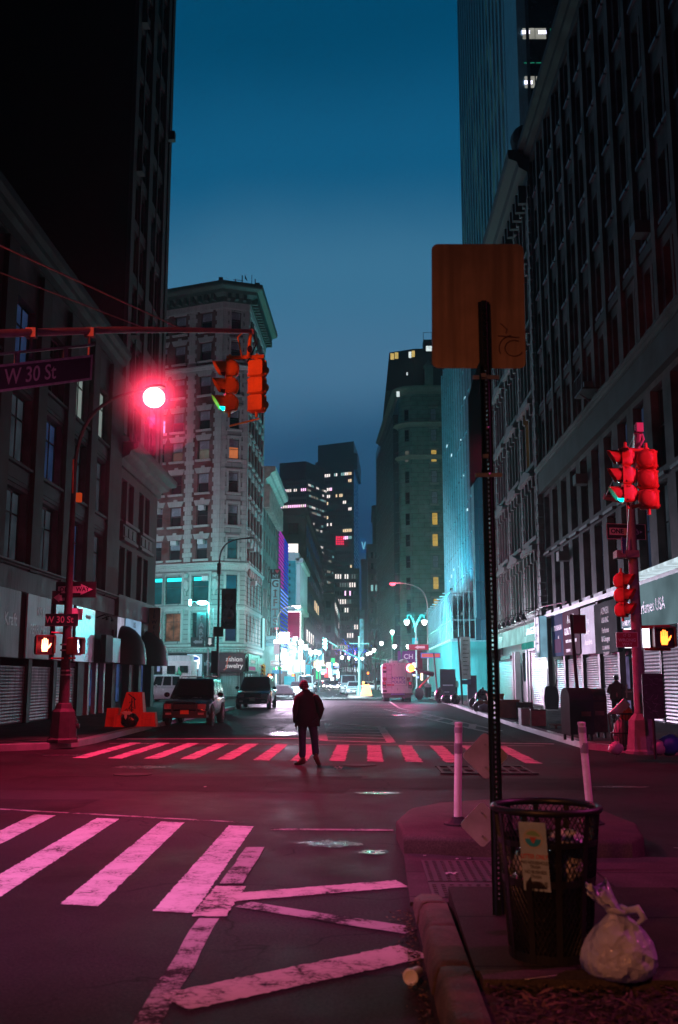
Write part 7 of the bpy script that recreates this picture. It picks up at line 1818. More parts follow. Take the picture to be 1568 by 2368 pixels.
def vehicle(name, label, cat, loc, rz, L, Wd, H, kind, paint, group=None, head=None, plate=None, rails=False, bar=False):
    t = thing(name, label, cat, loc, group); t.rotation_euler = (0, 0, rz)
    w = Wd / 2; f_, r_ = -L / 2, L / 2; suv = kind == 'suv'; van = kind == 'van'
    belt = H * (.6 if suv else .62 if not van else .56); hood = belt * (.93 if suv else .88); cl = .3 if suv else .22; nose = .95 if van else 1.45 if suv else 1.35
    st = [(f_, hood * .72, .84), (f_ + .08, hood * .86, .93), (f_ + .3, hood * .94, .975), (f_ + nose, belt * .98, 1.), (f_ + nose + .3, belt, 1.), (r_ - .3, belt, .985), (r_ - .06, belt * .96, .95), (r_, belt * .8, .9)]
    def ring(y, zt, k):
        ww = w * k; return [(-ww * .9, y, cl), (-ww * .985, y, cl + .14), (-ww, y, zt * .55), (-ww * .985, y, zt - .1), (-ww * .9, y, zt - .015), (-ww * .5, y, zt + .02), (ww * .5, y, zt + .02), (ww * .9, y, zt - .015), (ww * .985, y, zt - .1), (ww, y, zt * .55), (ww * .985, y, cl + .14), (ww * .9, y, cl)]
    b = MB(); b.loft([ring(*s) for s in st]); 
    ya, yb = f_ + nose - .05, r_ - (.06 if suv or van else .75); yc, yd = f_ + nose + (.75 if suv else .9 if not van else .5), r_ - (.28 if suv else .2 if van else 1.35); k0, k1 = .93, (.77 if not van else .86)
    def gr(z, y0, y1, k):
        ww = w * k; return [(-ww, y0 + .06, z), (-ww, y1 - .08, z), (-ww * .88, y1, z), (ww * .88, y1, z), (ww, y1 - .08, z), (ww, y0 + .06, z), (ww * .85, y0, z), (-ww * .85, y0, z)]
    zt = H - .05; b.loft([gr(belt - .03, ya, yb, k0), gr(zt, yc, yd, k1), gr(H, yc + .12, yd - .1, k1 * .88)]); local(t, b, "body", paint, smooth=38)
    def lerp(a, c, q): return a + (c - a) * q
    def P(sx, q, yf):   # point on the side of the greenhouse; q = height 0..1, yf = 0..1 along
        z = lerp(belt, zt, q); return (sx * (w * lerp(k0, k1, q) + .012), lerp(lerp(ya, yc, q) + .1, lerp(yb, yd, q) - .1, yf), z)
    b = MB(); n_ = 3 if (suv or van) else 2
    for sx in (-1, 1):
        for i in range(n_):
            a0, a1 = i / n_ + .025, (i + 1) / n_ - .025
            q = [P(sx, .1, a0), P(sx, .1, a1), P(sx, .9, a1), P(sx, .9, a0)]; b.face(*(q if sx > 0 else q[::-1]))
    local(t, b, "side_window", M_cglass)
    b = MB(); e = .012; b.face((-w * k0 * .82, lerp(ya, yc, .08) - e, lerp(belt, zt, .08) + e), (w * k0 * .82, lerp(ya, yc, .08) - e, lerp(belt, zt, .08) + e), (w * k1 * .84, lerp(ya, yc, .95) - e, lerp(belt, zt, .95) + e), (-w * k1 * .84, lerp(ya, yc, .95) - e, lerp(belt, zt, .95) + e)); local(t, b, "windscreen", M_cglass)
    b = MB(); b.face((w * k0 * .8, lerp(yb, yd, .12) + e, lerp(belt, zt, .12)), (-w * k0 * .8, lerp(yb, yd, .12) + e, lerp(belt, zt, .12)), (-w * k1 * .8, lerp(yb, yd, .9) + e, lerp(belt, zt, .9)), (w * k1 * .8, lerp(yb, yd, .9) + e, lerp(belt, zt, .9))); local(t, b, "rear_window", M_cglass)
    R_ = .38 if suv else .33
    for sx in (-1, 1):
        for y in (f_ + .9, r_ - .95):
            Mx = Matrix.Rotation(PI / 2, 3, 'Y')
            b = MB(); b.lathe([(R_ + .06, -.02), (R_ + .06, .02)], (sx * (w - .015), y, R_ + .01), 20, M=Mx); local(t, b, "wheel_arch", M_blackp)
            b = MB(); b.lathe([(R_ * .66, -.12), (R_ * .95, -.12), (R_, -.08), (R_, .08), (R_ * .95, .12), (R_ * .66, .12)], (sx * (w - .1), y, R_), 22, M=Mx); o = local(t, b, "wheel", M_rub, smooth=40)
            b = MB(); b.lathe([(.03, 0), (R_ * .2, .015), (R_ * .6, -.02), (R_ * .68, .02), (R_ * .68, -.05)], (sx * (w + .012), y, R_), 20, M=Mx)
            for k in range(5):
                a = 2 * PI * k / 5; b.cbox((sx * (w + .015), y + R_ * .38 * math.cos(a), R_ + R_ * .38 * math.sin(a)), (.03, .06, .06))
            c = b.build("rim", M_steel, None); c.parent = o
    hz = hood * .74
    for sx in (-1, 1):
        b = MB(); pl = rrect(w * .34, hood * .2, .04); c0 = V((sx * w * .68, f_ - .005, hz)); b.loft([[(c0.x + x, c0.y + .12 + abs(x + sx * .0) * 0, c0.z + z) for x, z in pl], [(c0.x + x, c0.y - .03, c0.z + z) for x, z in pl]]); local(t, b, "headlight", head or M_hlens, smooth=30)
        b = MB(); b.cbox((sx * w * .82, r_ - .0, belt * .82), (.16, .1, .3)); local(t, b, "tail_light", M_tail)
        b = MB(); b.blob((sx * (w + .13), ya + .45, belt + .08), (.12, .07, .1), 10, 6); local(t, b, "mirror", paint, smooth=True)
    b = MB(); b.box(-w * .48, w * .48, f_ - .03, f_ + .1, hz - hood * .09, hz + hood * .08)
    for k in range(3): b.box(-w * .47, w * .47, f_ - .045, f_ - .03, hz - hood * .06 + k * hood * .05, hz - hood * .045 + k * hood * .05)
    local(t, b, "grille", M_dark)
    b = MB(); b.loft([[(-w * .93, f_ + .2, z), (-w * .88, f_ - .06, z), (0, f_ - .11, z), (w * .88, f_ - .06, z), (w * .93, f_ + .2, z)] for z in (cl + .02, cl + .06, hz - hood * .22, hz - hood * .17)], closed=True); b.box(-w * .9, w * .9, r_ - .1, r_ + .07, cl + .05, cl + .32); local(t, b, "bumper", mat("bumper_dark", (.02, .02, .022), .4), smooth=40)
    b = MB(); b.box(-.16, .16, f_ - .135, f_ - .115, hz - hood * .28, hz - hood * .28 + .16); local(t, b, "number_plate", plate or mat("plate_pale", (.5, .45, .35), .5))
    b = MB()
    for sx in (-1, 1): b.cbox((sx * w * .66, f_ - .09, cl + .17), (.22, .03, .08))
    local(t, b, "fog_lamp", M_hlens)
    if rails:
        b = MB()
        for sx in (-1, 1): b.tube([(sx * w * .64, yc + .2, H + .0), (sx * w * .64, yc + .3, H + .08), (sx * w * .64, yd - .3, H + .08), (sx * w * .64, yd - .2, H)], .022, 6)
        for y in (yc + .5, yd - .6): b.tube([(-w * .64, y, H + .07), (w * .64, y, H + .07)], .018, 6)
        local(t, b, "roof_rail", M_steel)
    if bar:
        b = MB(); b.tube([(-w * .5, f_ - .2, cl + .2), (-w * .5, f_ - .2, hz + .1), (-w * .42, f_ - .2, hz + .16), (w * .42, f_ - .2, hz + .16), (w * .5, f_ - .2, hz + .1), (w * .5, f_ - .2, cl + .2)], .028, 8); b.tube([(-w * .5, f_ - .2, hz - .1), (w * .5, f_ - .2, hz - .1)], .022, 6); local(t, b, "bull_bar", M_black)
    return t
pt = lambda n_, c, r_=.22, v=.1: mat(n_, c, r_, .2, v, 3, coat=.6)
vehicle("parked_truck", "dark off-road vehicle with roof rails and red-lit headlights parked on the left kerb", "car", (-6.72, 40.4, 0), 0, 4.6, 1.86, 1.78, 'suv', pt("paint_black", (.008, .008, .009)), None, mat("headlamp_pink_lit", (.4, .25, .26), .15, .1, .3, 10), mat("plate_orange_lit", (.7, .18, .02), .5), True, True)  # red light on headlamps and number plate is put into their colours
vehicle("parked_truck", "big black vehicle with chrome grille waiting before the black fascia shop", "car", (-6.55, 62.4, 0), 0, 5.4, 2.02, 1.92, 'suv', pt("paint_black_gloss", (.01, .01, .013), .15), None, None, None, True)
vehicle("parked_car", "dark blue car facing the camera half hidden by the light tower trailer", "car", (-6.8, 106, 0), 0, 4.6, 1.85, 1.5, 'sedan', pt("paint_navy", (.02, .03, .05)))
vehicle("parked_van", "white van parked behind the dark blue car beyond the light tower", "van", (-6.9, 122, 0), 0, 5.2, 2.0, 2.2, 'van', pt("paint_white", (.6, .62, .66)))
vehicle("parked_van", "silver van waiting left of the W 31 St pole, behind the white car", "van", (-1.75, 121, 0), 0, 5.2, 2.0, 2.25, 'van', pt("paint_silver", (.3, .33, .36)))
vehicle("parked_car", "white car facing the camera just left of the W 31 St pole", "car", (-1.05, 114.5, 0), 0, 4.4, 1.8, 1.5, 'sedan', pt("paint_white2", (.7, .7, .74)))
vehicle("crossing_car", "pale sedan seen side-on crossing beyond the orange barrier", "car", (1.1, 152, 0), PI / 2, 4.7, 1.8, 1.42, 'sedan', pt("paint_white2", (.7, .7, .74)))
E_head = em("headlight_on", (1, .95, .97), 45.)
for x, Y, lb in ((-5.0, 176, "oncoming car with dazzling headlights in the middle of the avenue"), (-6.6, 186, "second oncoming car with headlights on, left of the dazzling one"), (-2.9, 205, "third oncoming car behind, with dimmer headlights")):
    vehicle("oncoming_car", lb, "car", (x, Y, 0), 0, 4.6, 1.85, 1.5, 'sedan', pt("paint_navy", (.02, .03, .05)), "cars coming down the avenue", E_head)
    for sx in (-.6, .6): point("headlight_beam", (x + sx, Y - 2.6, .75), (1, .95, 1), 420, .12)
r = random.Random(14)
for k, (x, Y) in enumerate(((-6.9, 140), (-6.9, 150), (-6.6, 215), (-6.4, 232), (-2.2, 238), (3.0, 190), (2.7, 205))):
    vehicle("distant_car", ["parked white car small in the distance along the left kerb beyond the planter", "dark parked car small in the distance behind the white one", "pale car far off in the left lane", "small dark car far off in the left lane", "tiny pale car at the far middle of the avenue", "small white car beyond the police truck on the right", "small dark car beyond the police truck on the right"][k], "car", (x, Y, 0), 0, 4.5, 1.8, 1.5, 'sedan' if k % 3 else 'van', pt("paint_white", (.6, .62, .66)) if k % 2 == 0 else pt("paint_navy", (.02, .03, .05)), "small cars far down the avenue")
TX, TY = 2.68, 80.0
pv = thing("police_truck", "white box truck seen from behind with ladder, dome and NYPD POLICE lettering", "truck", (TX, TY, 0)); M_pt = mat("truck_white_skin", (.6, .56, .58), .42, 0, .14, 1.2, streak=.12)
b = MB(); prof = [(-1.18, .62), (1.18, .62), (1.2, .9), (1.2, 2.75), (1.12, 2.95), (.95, 3.02), (-.95, 3.02), (-1.12, 2.95), (-1.2, 2.75), (-1.2, .9)]
b.loft([[(TX + x, TY, z) for x, z in prof], [(TX + x, TY + 6.2, z) for x, z in prof]]); b.box(TX - 1.0, TX + 1.0, TY + 6.2, TY + 7.8, .6, 2.2); b.build("body", M_pt, pv)
b = MB(); b.box(TX - 1.1, TX + 1.1, TY + .15, TY + 7.6, .3, .6); b.box(TX - 1.2, TX + 1.2, TY - .12, TY + .1, .5, .66); b.build("bumper", M_black, pv)
for sx in (-1, 1):
    for y in (.95, 5.6):
        Mx = Matrix.Rotation(PI / 2, 3, 'Y'); b = MB(); b.lathe([(.2, -.26), (.44, -.26), (.46, -.2), (.46, .2), (.44, .26), (.2, .26)], (TX + sx * .85, TY + y, .46), 18, M=Mx); b.build("wheel", M_rub, pv)
    b = MB(); b.box(TX + sx * 1.02 - .13, TX + sx * 1.02 + .13, TY - .05, TY - .003, 1.05, 1.55); b.build("tail_light_cluster", M_black, pv)
    b = MB(); b.box(TX + sx * 1.02 - .1, TX + sx * 1.02 + .1, TY - .06, TY - .05, 1.33, 1.52); b.build("tail_light", em("truck_tail", (.6, .01, .06), .6), pv)
    b = MB(); b.box(TX + sx * 1.02 - .09, TX + sx * 1.02 + .09, TY - .06, TY - .05, 1.08, 1.22); b.build("reverse_light", M_hlens, pv)
b = MB()
for x in (-.82, -.42): b.tube([(TX + x, TY - .1, .95), (TX + x, TY - .1, 2.9), (TX + x, TY + .2, 3.05)], .022, 6)
for k in range(6): b.tube([(TX - .82, TY - .1, 1.15 + k * .33), (TX - .42, TY - .1, 1.15 + k * .33)], .018, 6)
b.build("ladder", mat("ladder_grey", (.3, .28, .29), .4, .4), pv)
b = MB(); b.box(TX - .78, TX + .6, TY - .012, TY - .004, .95, 2.88); b.build("rear_door", mat("truck_door_skin", (.56, .52, .55), .45, 0, .12, 1.5), pv)
b = MB(); b.box(TX - .3, TX + .75, TY - .02, TY - .013, 1.22, 1.26); b.box(TX + .7, TX + .76, TY - .03, TY - .004, 1.22, 2.6); b.cbox((TX + .02, TY - .03, .96), (.1, .03, .16)); b.build("door_trim", M_steel, pv)
b = MB()
b.text("NYPD", (TX + .1, TY - .02, 1.82), (1, 0, 0), (0, 0, 1), .32, .006, .02, sx=1.25); b.text("POLICE", (TX + .1, TY - .02, 1.52), (1, 0, 0), (0, 0, 1), .3, .006, .02, sx=1.15); b.build("lettering", mat("police_blue", (.06, .04, .3), .4), pv)
b = MB(); sh = [(0, -.2), (.15, -.06), (.17, .16), (.06, .13), (0, .18), (-.06, .13), (-.17, .16), (-.15, -.06)]
for dx in (.88, -.98): b.prism([(TX + dx + x, TY - .015, 1.75 + z) for x, z in sh], (0, -.006, 0))
b.build("shield", mat("shield_dull_red", (.35, .08, .12), .5), pv)
b = MB(); b.box(TX - .85, TX - .25, TY - .04, TY - .015, 1.24, 1.36); b.box(TX - 1.12, TX - .86, TY - .03, TY - .004, 2.55, 2.72); b.build("red_marker", mat("marker_red", (.45, .03, .05), .4), pv)
b = MB(); b.box(TX - 1.1, TX - .85, TY - .03, TY - .004, 2.25, 2.42); b.box(TX - 1.12, TX - .82, TY - .02, TY - .004, .75, .9); b.build("vent", M_dark, pv)
b = MB(); b.box(TX - .5, TX + .6, TY - .135, TY - .122, .53, .64); b.build("bumper_strip", mat("strip_blue", (.1, .09, .35), .5), pv)
b = MB()
for k in range(4): b.box(TX - .95 + k * .35, TX - .87 + k * .35, TY - .02, TY - .002, 2.86, 2.9)
b.build("marker_lamp", M_dark, pv)
b = MB(); b.blob((TX + .55, TY + 1.3, 3.05), (.42, .6, .3), 16, 10); b.build("roof_dome", M_pt, pv, smooth=True)
b = MB(); b.cbox((TX - .25, TY + 1.5, 3.12), (.7, .9, .22)); b.tube([(TX - .8, TY + .5, 3.0), (TX - .8, TY + .5, 3.35)], .02, 5); b.tube([(TX - .45, TY + .6, 3.0), (TX - .45, TY + .6, 3.35)], .02, 5); b.tube([(TX - .3, TY + 3, 3), (TX - .3, TY + 3, 4.8)], .02, 5); b.build("roof_equipment", M_offw, pv)
wlp = thing("warning_lamp", "amber warning lamp on a dark boom arm beside the back of the police truck", "warning lamp", at(1005, 1608, 72)); p0, p1 = at(950, 1544, 72), at(1001, 1559, 73)
b = MB(); b.tube([p1, p1 * .45 + p0 * .55, p0 + V((.3, 0, -.02))], [.17, .12, .06], 8); b.build("arm", M_black, wlp)
b = MB(); b.tube([at(1012, 1611, 72), at(1003, 1510, 73)], .06, 6); b.build("pole", M_black, wlp)
b = MB(); b.lathe([(.3, 0), (.3, .1), (.16, .3), (.1, .34)], p0 + V((0, .05, 0)), 14, M=Matrix.Rotation(-PI / 2, 3, 'X')); b.build("lamp_housing", M_yel, wlp)
b = MB(); b.blob(p0 + V((0, -.02, 0)), (.23, .1, .23), 14, 8); b.build("lens", em("lens_amber", (1, .55, .03), 9.), wlp, smooth=True)
point("pink_fill_glow", p0 + V((-.25, -.6, .05)), (1, .06, .36), 1700, .12, wlp)  # pink light added here to tint the truck and the road
b = MB(); b.tube([at(968, 1590, 74), at(1003, 1554, 74)], .07, 6); tag(b.build("barrier_bar", mat("bar_pink_red", (.6, .15, .12), .5)), "diagonal reddish barrier bar right of the police truck", "barrier")
lx, ly = -6.9, 88.5; ltw = thing("light_tower", "towable white light tower with dazzling floodlights on a leaning dark mast", "light tower", (lx, ly, 0)); M_ltb = mat("trailer_white", (.6, .63, .68), .4, 0, .12, 3)
b = MB(); b.loft([[(lx - .7, y, .5), (lx + .75, y, .5), (lx + .75, y, .85 + h), (lx + .35, y, 1.25 + h), (lx - .7, y, 1.3 + h)] for y, h in ((ly - .75, -.08), (ly - .5, 0), (ly + .8, 0), (ly + 1, -.08))]); b.build("body", M_ltb, ltw)
b = MB(); b.box(lx - .8, lx + .8, ly - .7, ly + .9, .38, .5); b.tube([(lx, ly - .7, .45), (lx, ly - 1.9, .4)], .04, 6); b.build("chassis", M_black, ltw)
for sx in (-1, 1):
    b = MB(); b.lathe([(.15, -.09), (.3, -.09), (.3, .09), (.15, .09)], (lx + sx * .82, ly, .3), 16, M=Matrix.Rotation(PI / 2, 3, 'Y')); b.build("wheel", M_rub, ltw)
mt_ = at(648, 1480, ly); b = MB(); b.tube([(lx - .35, ly - .6, .4), mt_], [.07, .05], 6); b.build("mast", M_black, ltw)
b = MB(); b.cbox(mt_ + V((.35, .15, .0)), (1.2, .2, .2)); b.build("head_frame", M_dark, ltw)
for dx, dz in ((.1, .45), (.55, .45), (.1, -.05), (.55, -.05)):
    b = MB(); b.cbox(mt_ + V((dx + .05, -.12, dz)), (.42, .14, .44)); b.build("flood_light", em("flood_white", (1, .95, .98), 26.), ltw)
b = MB(); b.cbox(mt_ + V((-.35, -.1, -.12)), (.35, .12, .2), 0, .4); b.build("flood_light", em("flood_white", (1, .95, .98), 26.), ltw)
point("flood_bulb", mt_ + V((.45, -.7, .1)), (.95, .7, 1), 64000, 1.1, ltw, 66, (-1.5, 78, 0))
point("flood_bulb", mt_ + V((1.2, .4, .1)), (.65, .9, 1), 75000, .9, ltw, 90, (-2, 106, 0))
b = MB(); x0, y0 = at(686, 1600, 92).x, 92
for k in range(8): b.tube([(x0 - .55 + k * .16, y0, .2), (x0 - .55 + k * .16, y0, 1.0)], .018, 5)
b.tube([(x0 - .6, y0, .15), (x0 - .6, y0, 1.05), (x0 + .6, y0, 1.05), (x0 + .6, y0, .15)], .03, 6); b.tube([(x0 - .6, y0, .22), (x0 + .6, y0, .22)], .03, 6); tag(b.build("crowd_barrier", mat("barrier_white", (.7, .7, .72), .4)), "white steel crowd barrier right of the light tower trailer", "barrier")
b = MB(); x0 = at(847, 1606, 99.5).x; b.loft([[(x0 - w, 99.5 - d, z), (x0 + w, 99.5 - d, z), (x0 + w, 99.5 + d, z), (x0 - w, 99.5 + d, z)] for w, d, z in ((.56, .4, .16), (.56, .4, .25), (.34, .26, 1.18), (.3, .22, 1.25))]); tag(b.build("barrier_block", em("barrier_lit_orange", srgb(255, 110, 70), .0) if 0 else mat("barrier_orange", (.85, .16, .03), .5, 0, .12, 3)), "orange trapezoid plastic barrier on the far traffic island", "barrier")
tc = thing("traffic_drum", "orange and white striped traffic drum behind the W 31 St pole", "traffic drum", (at(838, 1600, 103.6).x, 103.6, .16)); b = MB(); c = V((at(838, 1600, 103.6).x, 103.6, .16)); b.lathe([(.3, 0), (.28, .3), (.28, .31), (.26, .55), (.26, .56), (.25, .8), (.22, 1.15)], c, 14); b.build("body", M_orange, tc); b = MB()
for z in (.3, .8): b.lathe([(.292, 0), (.28, .2)], c + V((0, 0, z)), 14)
b.build("white_band", M_white, tc); b = MB(); b.blob(c + V((.1, -.1, 1.25)), (.12, .08, .12), 10, 6); b.build("flasher", em("flasher_amber", (1, .45, .1), 6.), tc)
pl_ = thing("planter", "grey concrete planter with a green bush in the middle of the avenue", "planter", (-5.9, 138, 0)); b = MB(); b.loft([rr_ for rr_ in [[(-5.9 + x * k, 138 + y * k, z) for x, y in rrect(1.5, 1.0, .1)] for k, z in ((.8, .02), (1, .5), (1.04, .55), (.95, .56))]]); b.build("tub", M_conc, pl_); b = MB(); r = random.Random(7)
for k in range(420):
    c = V((-5.9 + r.gauss(0, .36), 138 + r.gauss(0, .28), .62 + abs(r.gauss(0, .36)))); a = r.uniform(0, 6.3); u = V((math.cos(a), math.sin(a), r.uniform(-.5, .8))) * .1; s = V((-math.sin(a), math.cos(a), r.uniform(-.3, .3))) * .05; b.face(c - u, c + s, c + u, c - s)
b.build("foliage", mat("bush_green", (.05, .1, .04), .7), pl_)
vehicle("parked_van", "small white van in the side street behind the left tall building", "van", (-16.6, 80, 0), -.5, 4.8, 1.9, 2.1, 'van', pt("paint_white2", (.7, .7, .74)))
tr_ = thing("cabin_trailer", "white boxy cabin trailer behind the fence in the side street", "trailer", (-16.0, 88, 0)); b = MB(); b.box(-17.4, -14.9, 87, 90, .6, 3.3); b.build("body", M_white, tr_); b = MB(); b.box(-17.0, -16.3, 86.96, 86.99, 2.2, 2.9); b.box(-15.9, -15.2, 86.96, 86.99, 2.3, 2.9); b.build("window", M_gdark, tr_); b = MB(); b.box(-17.2, -15.1, 87.5, 89.5, 3.3, 3.8); b.build("roof_unit", M_offw, tr_)
fe = thing("mesh_fence", "tall dark mesh fence across the side street mouth", "fence", (-15, 84.5, .0)); b = MB()
for k in range(6): b.tube([(-19 + k * 1.7, 84.5, 0), (-19 + k * 1.7, 84.5, 2.5)], .04, 6)
b.build("post", M_dark, fe); b = MB()
for k in range(60): b.tube([(-19 + k * .142, 84.5, .1), (-19 + k * .142, 84.5, 2.4)], .006, 3, cap=False)
for k in range(14): b.tube([(-19, 84.5, .15 + k * .17), (-10.5, 84.5, .15 + k * .17)], .006, 3, cap=False)
b.build("mesh", M_dark, fe)
gl_ = at(413, 1560, 86); b = MB(); b.lathe([(.06, -1.9), (.06, -.55), (.3, -.5), (.34, -.42), (.14, -.3), (.2, 0), (.32, .05), (.22, .2), (.08, .42), (.1, .52), (.02, .7)], gl_, 12); tag(b.build("finial_lantern", mat("lantern_green", (.02, .3, .16), .5), smooth=50), "small green turned lantern finial above the fence", "lantern")
point("side_street_lamp_glow", (-17.5, 79, 5.5), (.2, .75, 1), 260, .2)
import bmesh
def skin(joints, edges, root=0, levels=2):
    """joints: list of (pos, radius or (rx, ry)) -> one continuous skinned surface mesh."""
    bm = bmesh.new(); sk_ = bm.verts.layers.skin.verify()
    vs = [bm.verts.new(p) for p, _ in joints]
    for v, (_, r_) in zip(vs, joints): v[sk_].radius = r_ if isinstance(r_, tuple) else (r_, r_)
    vs[root][sk_].use_root = True
    for a, c in edges: bm.edges.new((vs[a], vs[c]))
    me = bpy.data.meshes.new("s"); bm.to_mesh(me); bm.free()
    ob = bpy.data.objects.new("s", me); COL.objects.link(ob)
    m = ob.modifiers.new("k", 'SKIN'); m.use_smooth_shade = True
    s = ob.modifiers.new("u", 'SUBSURF'); s.levels = levels; s.render_levels = levels
    dg = bpy.context.evaluated_depsgraph_get(); out = bpy.data.meshes.new_from_object(ob.evaluated_get(dg))
    bpy.data.objects.remove(ob); bpy.data.meshes.remove(me); return out
def put(t, me, name, m):
    me.name = name; me.materials.clear(); me.materials.append(m)
    o = bpy.data.objects.new(name, me); COL.objects.link(o); o.parent = t; return o
M_skin = mat("skin", (.35, .2, .15), .55, 0, .12, 20)
def person(label, loc, rz, J, jacket, trouser, shoe, hat=None, hem=.8, hatm=None, jr=1., hatband=None):
    """J: dict of joint positions in local space, facing +Y."""
    t = thing("person", label, "person", loc); t.rotation_euler = (0, 0, rz); g_ = lambda k: V(J[k])
    js, es, ix = [], [], {}
    def add(n_, p, r_, par=None):
        ix[n_] = len(js); js.append((tuple(p), r_))
        if par is not None: es.append((ix[par], ix[n_]))
    add('pelvis', g_('pelvis'), .14); add('waist', g_('pelvis').lerp(g_('chest'), .5), .125, 'pelvis'); add('chest', g_('chest'), .145, 'waist'); add('neck', g_('neck'), .055, 'chest')
    hd_ = g_('head'); add('jaw', g_('neck').lerp(hd_, .55), .06, 'neck'); add('head', hd_, .09, 'jaw'); add('crown', hd_ + (hd_ - g_('neck')).normalized() * .07, .075, 'head')
    for s_ in 'LR':
        add('sh' + s_, g_('sh' + s_), .06, 'chest'); add('el' + s_, g_('el' + s_), .043, 'sh' + s_); add('wr' + s_, g_('wr' + s_), .028, 'el' + s_)
        d = (g_('wr' + s_) - g_('el' + s_)).normalized(); sd = V((d.y, -d.x, 0)); sd = sd.normalized() if sd.length > .01 else V((1, 0, 0)); sd = V((0, 1, 0)) if abs(d.z) > .8 else sd
        w = g_('wr' + s_); add('pa' + s_, w + d * .055, .032, 'wr' + s_)
        for k, (o_, L_) in enumerate(((-.03, .07), (-.01, .082), (.01, .078), (.03, .06))):
            b0 = w + d * .095 + sd * o_; add('f%d' % k + s_, b0, .010, 'pa' + s_); add('g%d' % k + s_, b0 + d * L_ * .55 + sd * o_ * .1, .009, 'f%d' % k + s_); add('h%d' % k + s_, b0 + d * L_ * .9 + V((.012 if s_ == 'L' else -.012, 0, 0)), .007, 'g%d' % k + s_)
        add('t0' + s_, w + d * .035 + sd * .045, .012, 'pa' + s_); add('t1' + s_, w + d * .08 + sd * .062, .009, 't0' + s_)
        add('hi' + s_, g_('hi' + s_), .095, 'pelvis'); add('kn' + s_, g_('kn' + s_), .062, 'hi' + s_); add('an' + s_, g_('an' + s_), .042, 'kn' + s_); add('to' + s_, g_('to' + s_), .038, 'an' + s_)
    put(t, skin(js, es, 0), "body", M_skin)
    tj, te = [], []
    def ta(p, r_, par=None):
        tj.append((tuple(p), r_)); 
        if par is not None: te.append((par, len(tj) - 1))
        return len(tj) - 1
    p0 = ta(g_('pelvis') + V((0, 0, .06)), .165)
    for s_ in 'LR':
        h = ta(g_('hi' + s_), .115, p0); m1 = ta(g_('hi' + s_).lerp(g_('kn' + s_), .5), .095, h); k = ta(g_('kn' + s_), .08, m1); m2 = ta(g_('kn' + s_).lerp(g_('an' + s_), .55), .08, k); ta(g_('an' + s_).lerp(g_('kn' + s_), .1), .08, m2)
    put(t, skin(tj, te, 0), "trousers", trouser)
    c = g_('chest'); pv_ = g_('pelvis'); nk = g_('neck'); b = MB(); rings = []; rw = random.Random(5)
    zs = [(hem, .265, .18), (hem + .06, .262, .178), ((hem + 1.12) / 2, .25, .17), (1.12, .245, .162), (1.26, .245, .16), (1.36, .238, .15), (1.43, .205, .13), (1.475, .135, .105), (1.51, .085, .085), (1.54, .078, .08)]
    for i, (z, rx, ry) in enumerate(zs):
        q = min(1, max(0, (z - pv_.z) / (nk.z - pv_.z))); cx = pv_.lerp(c, min(1, q * 1.5)).x if q < .67 else c.lerp(nk, (q - .67) * 3).x; cy = pv_.lerp(nk, q).y
        rings.append([(cx + rx * jr * math.cos(a) * (1 + .02 * math.sin(7 * a + i)), cy + ry * jr * math.sin(a) * (1 + .03 * math.sin(5 * a + 2 * i)), z * J.get('sz', 1) - (.012 * math.sin(3 * a) if i == 0 else 0)) for a in [2 * PI * k / 24 for k in range(24)]])
    b.loft(rings)
    for s_ in 'LR':
        S_, E_, W_ = g_('sh' + s_), g_('el' + s_), g_('wr' + s_); b.tube([S_.lerp(c, .5) - V((0, 0, .02)), S_.lerp(c, .18) - V((0, 0, .015)), S_ - V((0, 0, .035)), S_.lerp(E_, .5), E_, E_.lerp(W_, .5), E_.lerp(W_, .97)], [.03, .07, .082, .082, .078, .07, .062], 12)
    local(t, b, "jacket", jacket, smooth=60)
    for s_ in 'LR':
        A_, T_ = g_('an' + s_), g_('to' + s_); d = (T_ - A_); dh = V((d.x, d.y, 0)).normalized(); d = d.normalized(); sd = V((-dh.y, dh.x, 0)); up = sd.cross(d); up = -up if up.z < 0 else up; b = MB(); rings = []
        o0 = A_ + V((0, 0, 0)); L_ = (T_ - A_).length + .07
        for q, w, hh, lo in ((-.07, .03, .06, -.05), (-.055, .042, .085, -.065), (.04, .045, .07, -.066), (.12, .05, .0, -.06), (L_ - .03, .042, -.015, -.055), (L_, .02, -.03, -.05)):
            cc = o0 + d * q; rings.append([cc + sd * w * math.cos(a) + up * ((hh if math.sin(a) > 0 else -lo) * math.sin(a) * (1 if math.sin(a) > 0 else 1) - .0) for a in [2 * PI * k / 12 for k in range(12)]])
        b.loft(rings); local(t, b, "shoe", shoe, smooth=60)
    b = MB(); fx = hd_ + V((0, .085, -.02)); b.blob(fx + V((0, .015, 0)), (.016, .022, .03), 8, 6)
    for sx in (-1, 1): b.blob(hd_ + V((sx * .088, .0, -.01)), (.018, .03, .036), 8, 6); b.blob(fx + V((sx * .034, .0, .03)), (.014, .01, .008), 8, 5)
    b.blob(fx + V((0, .0, -.045)), (.03, .012, .008), 8, 5); local(t, b, "face_features", M_skin, smooth=True)
    b = MB(); ax = (hd_ - nk).normalized(); b.blob(hd_ + ax * .012 + V((0, -.012, 0)), (.091, .104, .108), 18, 12); local(t, b, "hair" if not hat else hat, hatm or mat("hair_dark", (.02, .015, .012), .7), smooth=True)
    if hatband:
        b = MB(); q = hd_ + ax * .0; b.lathe([(.1, -.045), (.106, -.03), (.106, .0), (.1, .015)], q + V((0, -.012, 0)), 18); local(t, b, "hat_band", hatband, smooth=True)
    return t
m, n, l, out = newmat("plaid_cap"); pb = nd(n, "ShaderNodeBsdfPrincipled", Roughness=.9); l.new(pb.outputs[0], out.inputs[0])
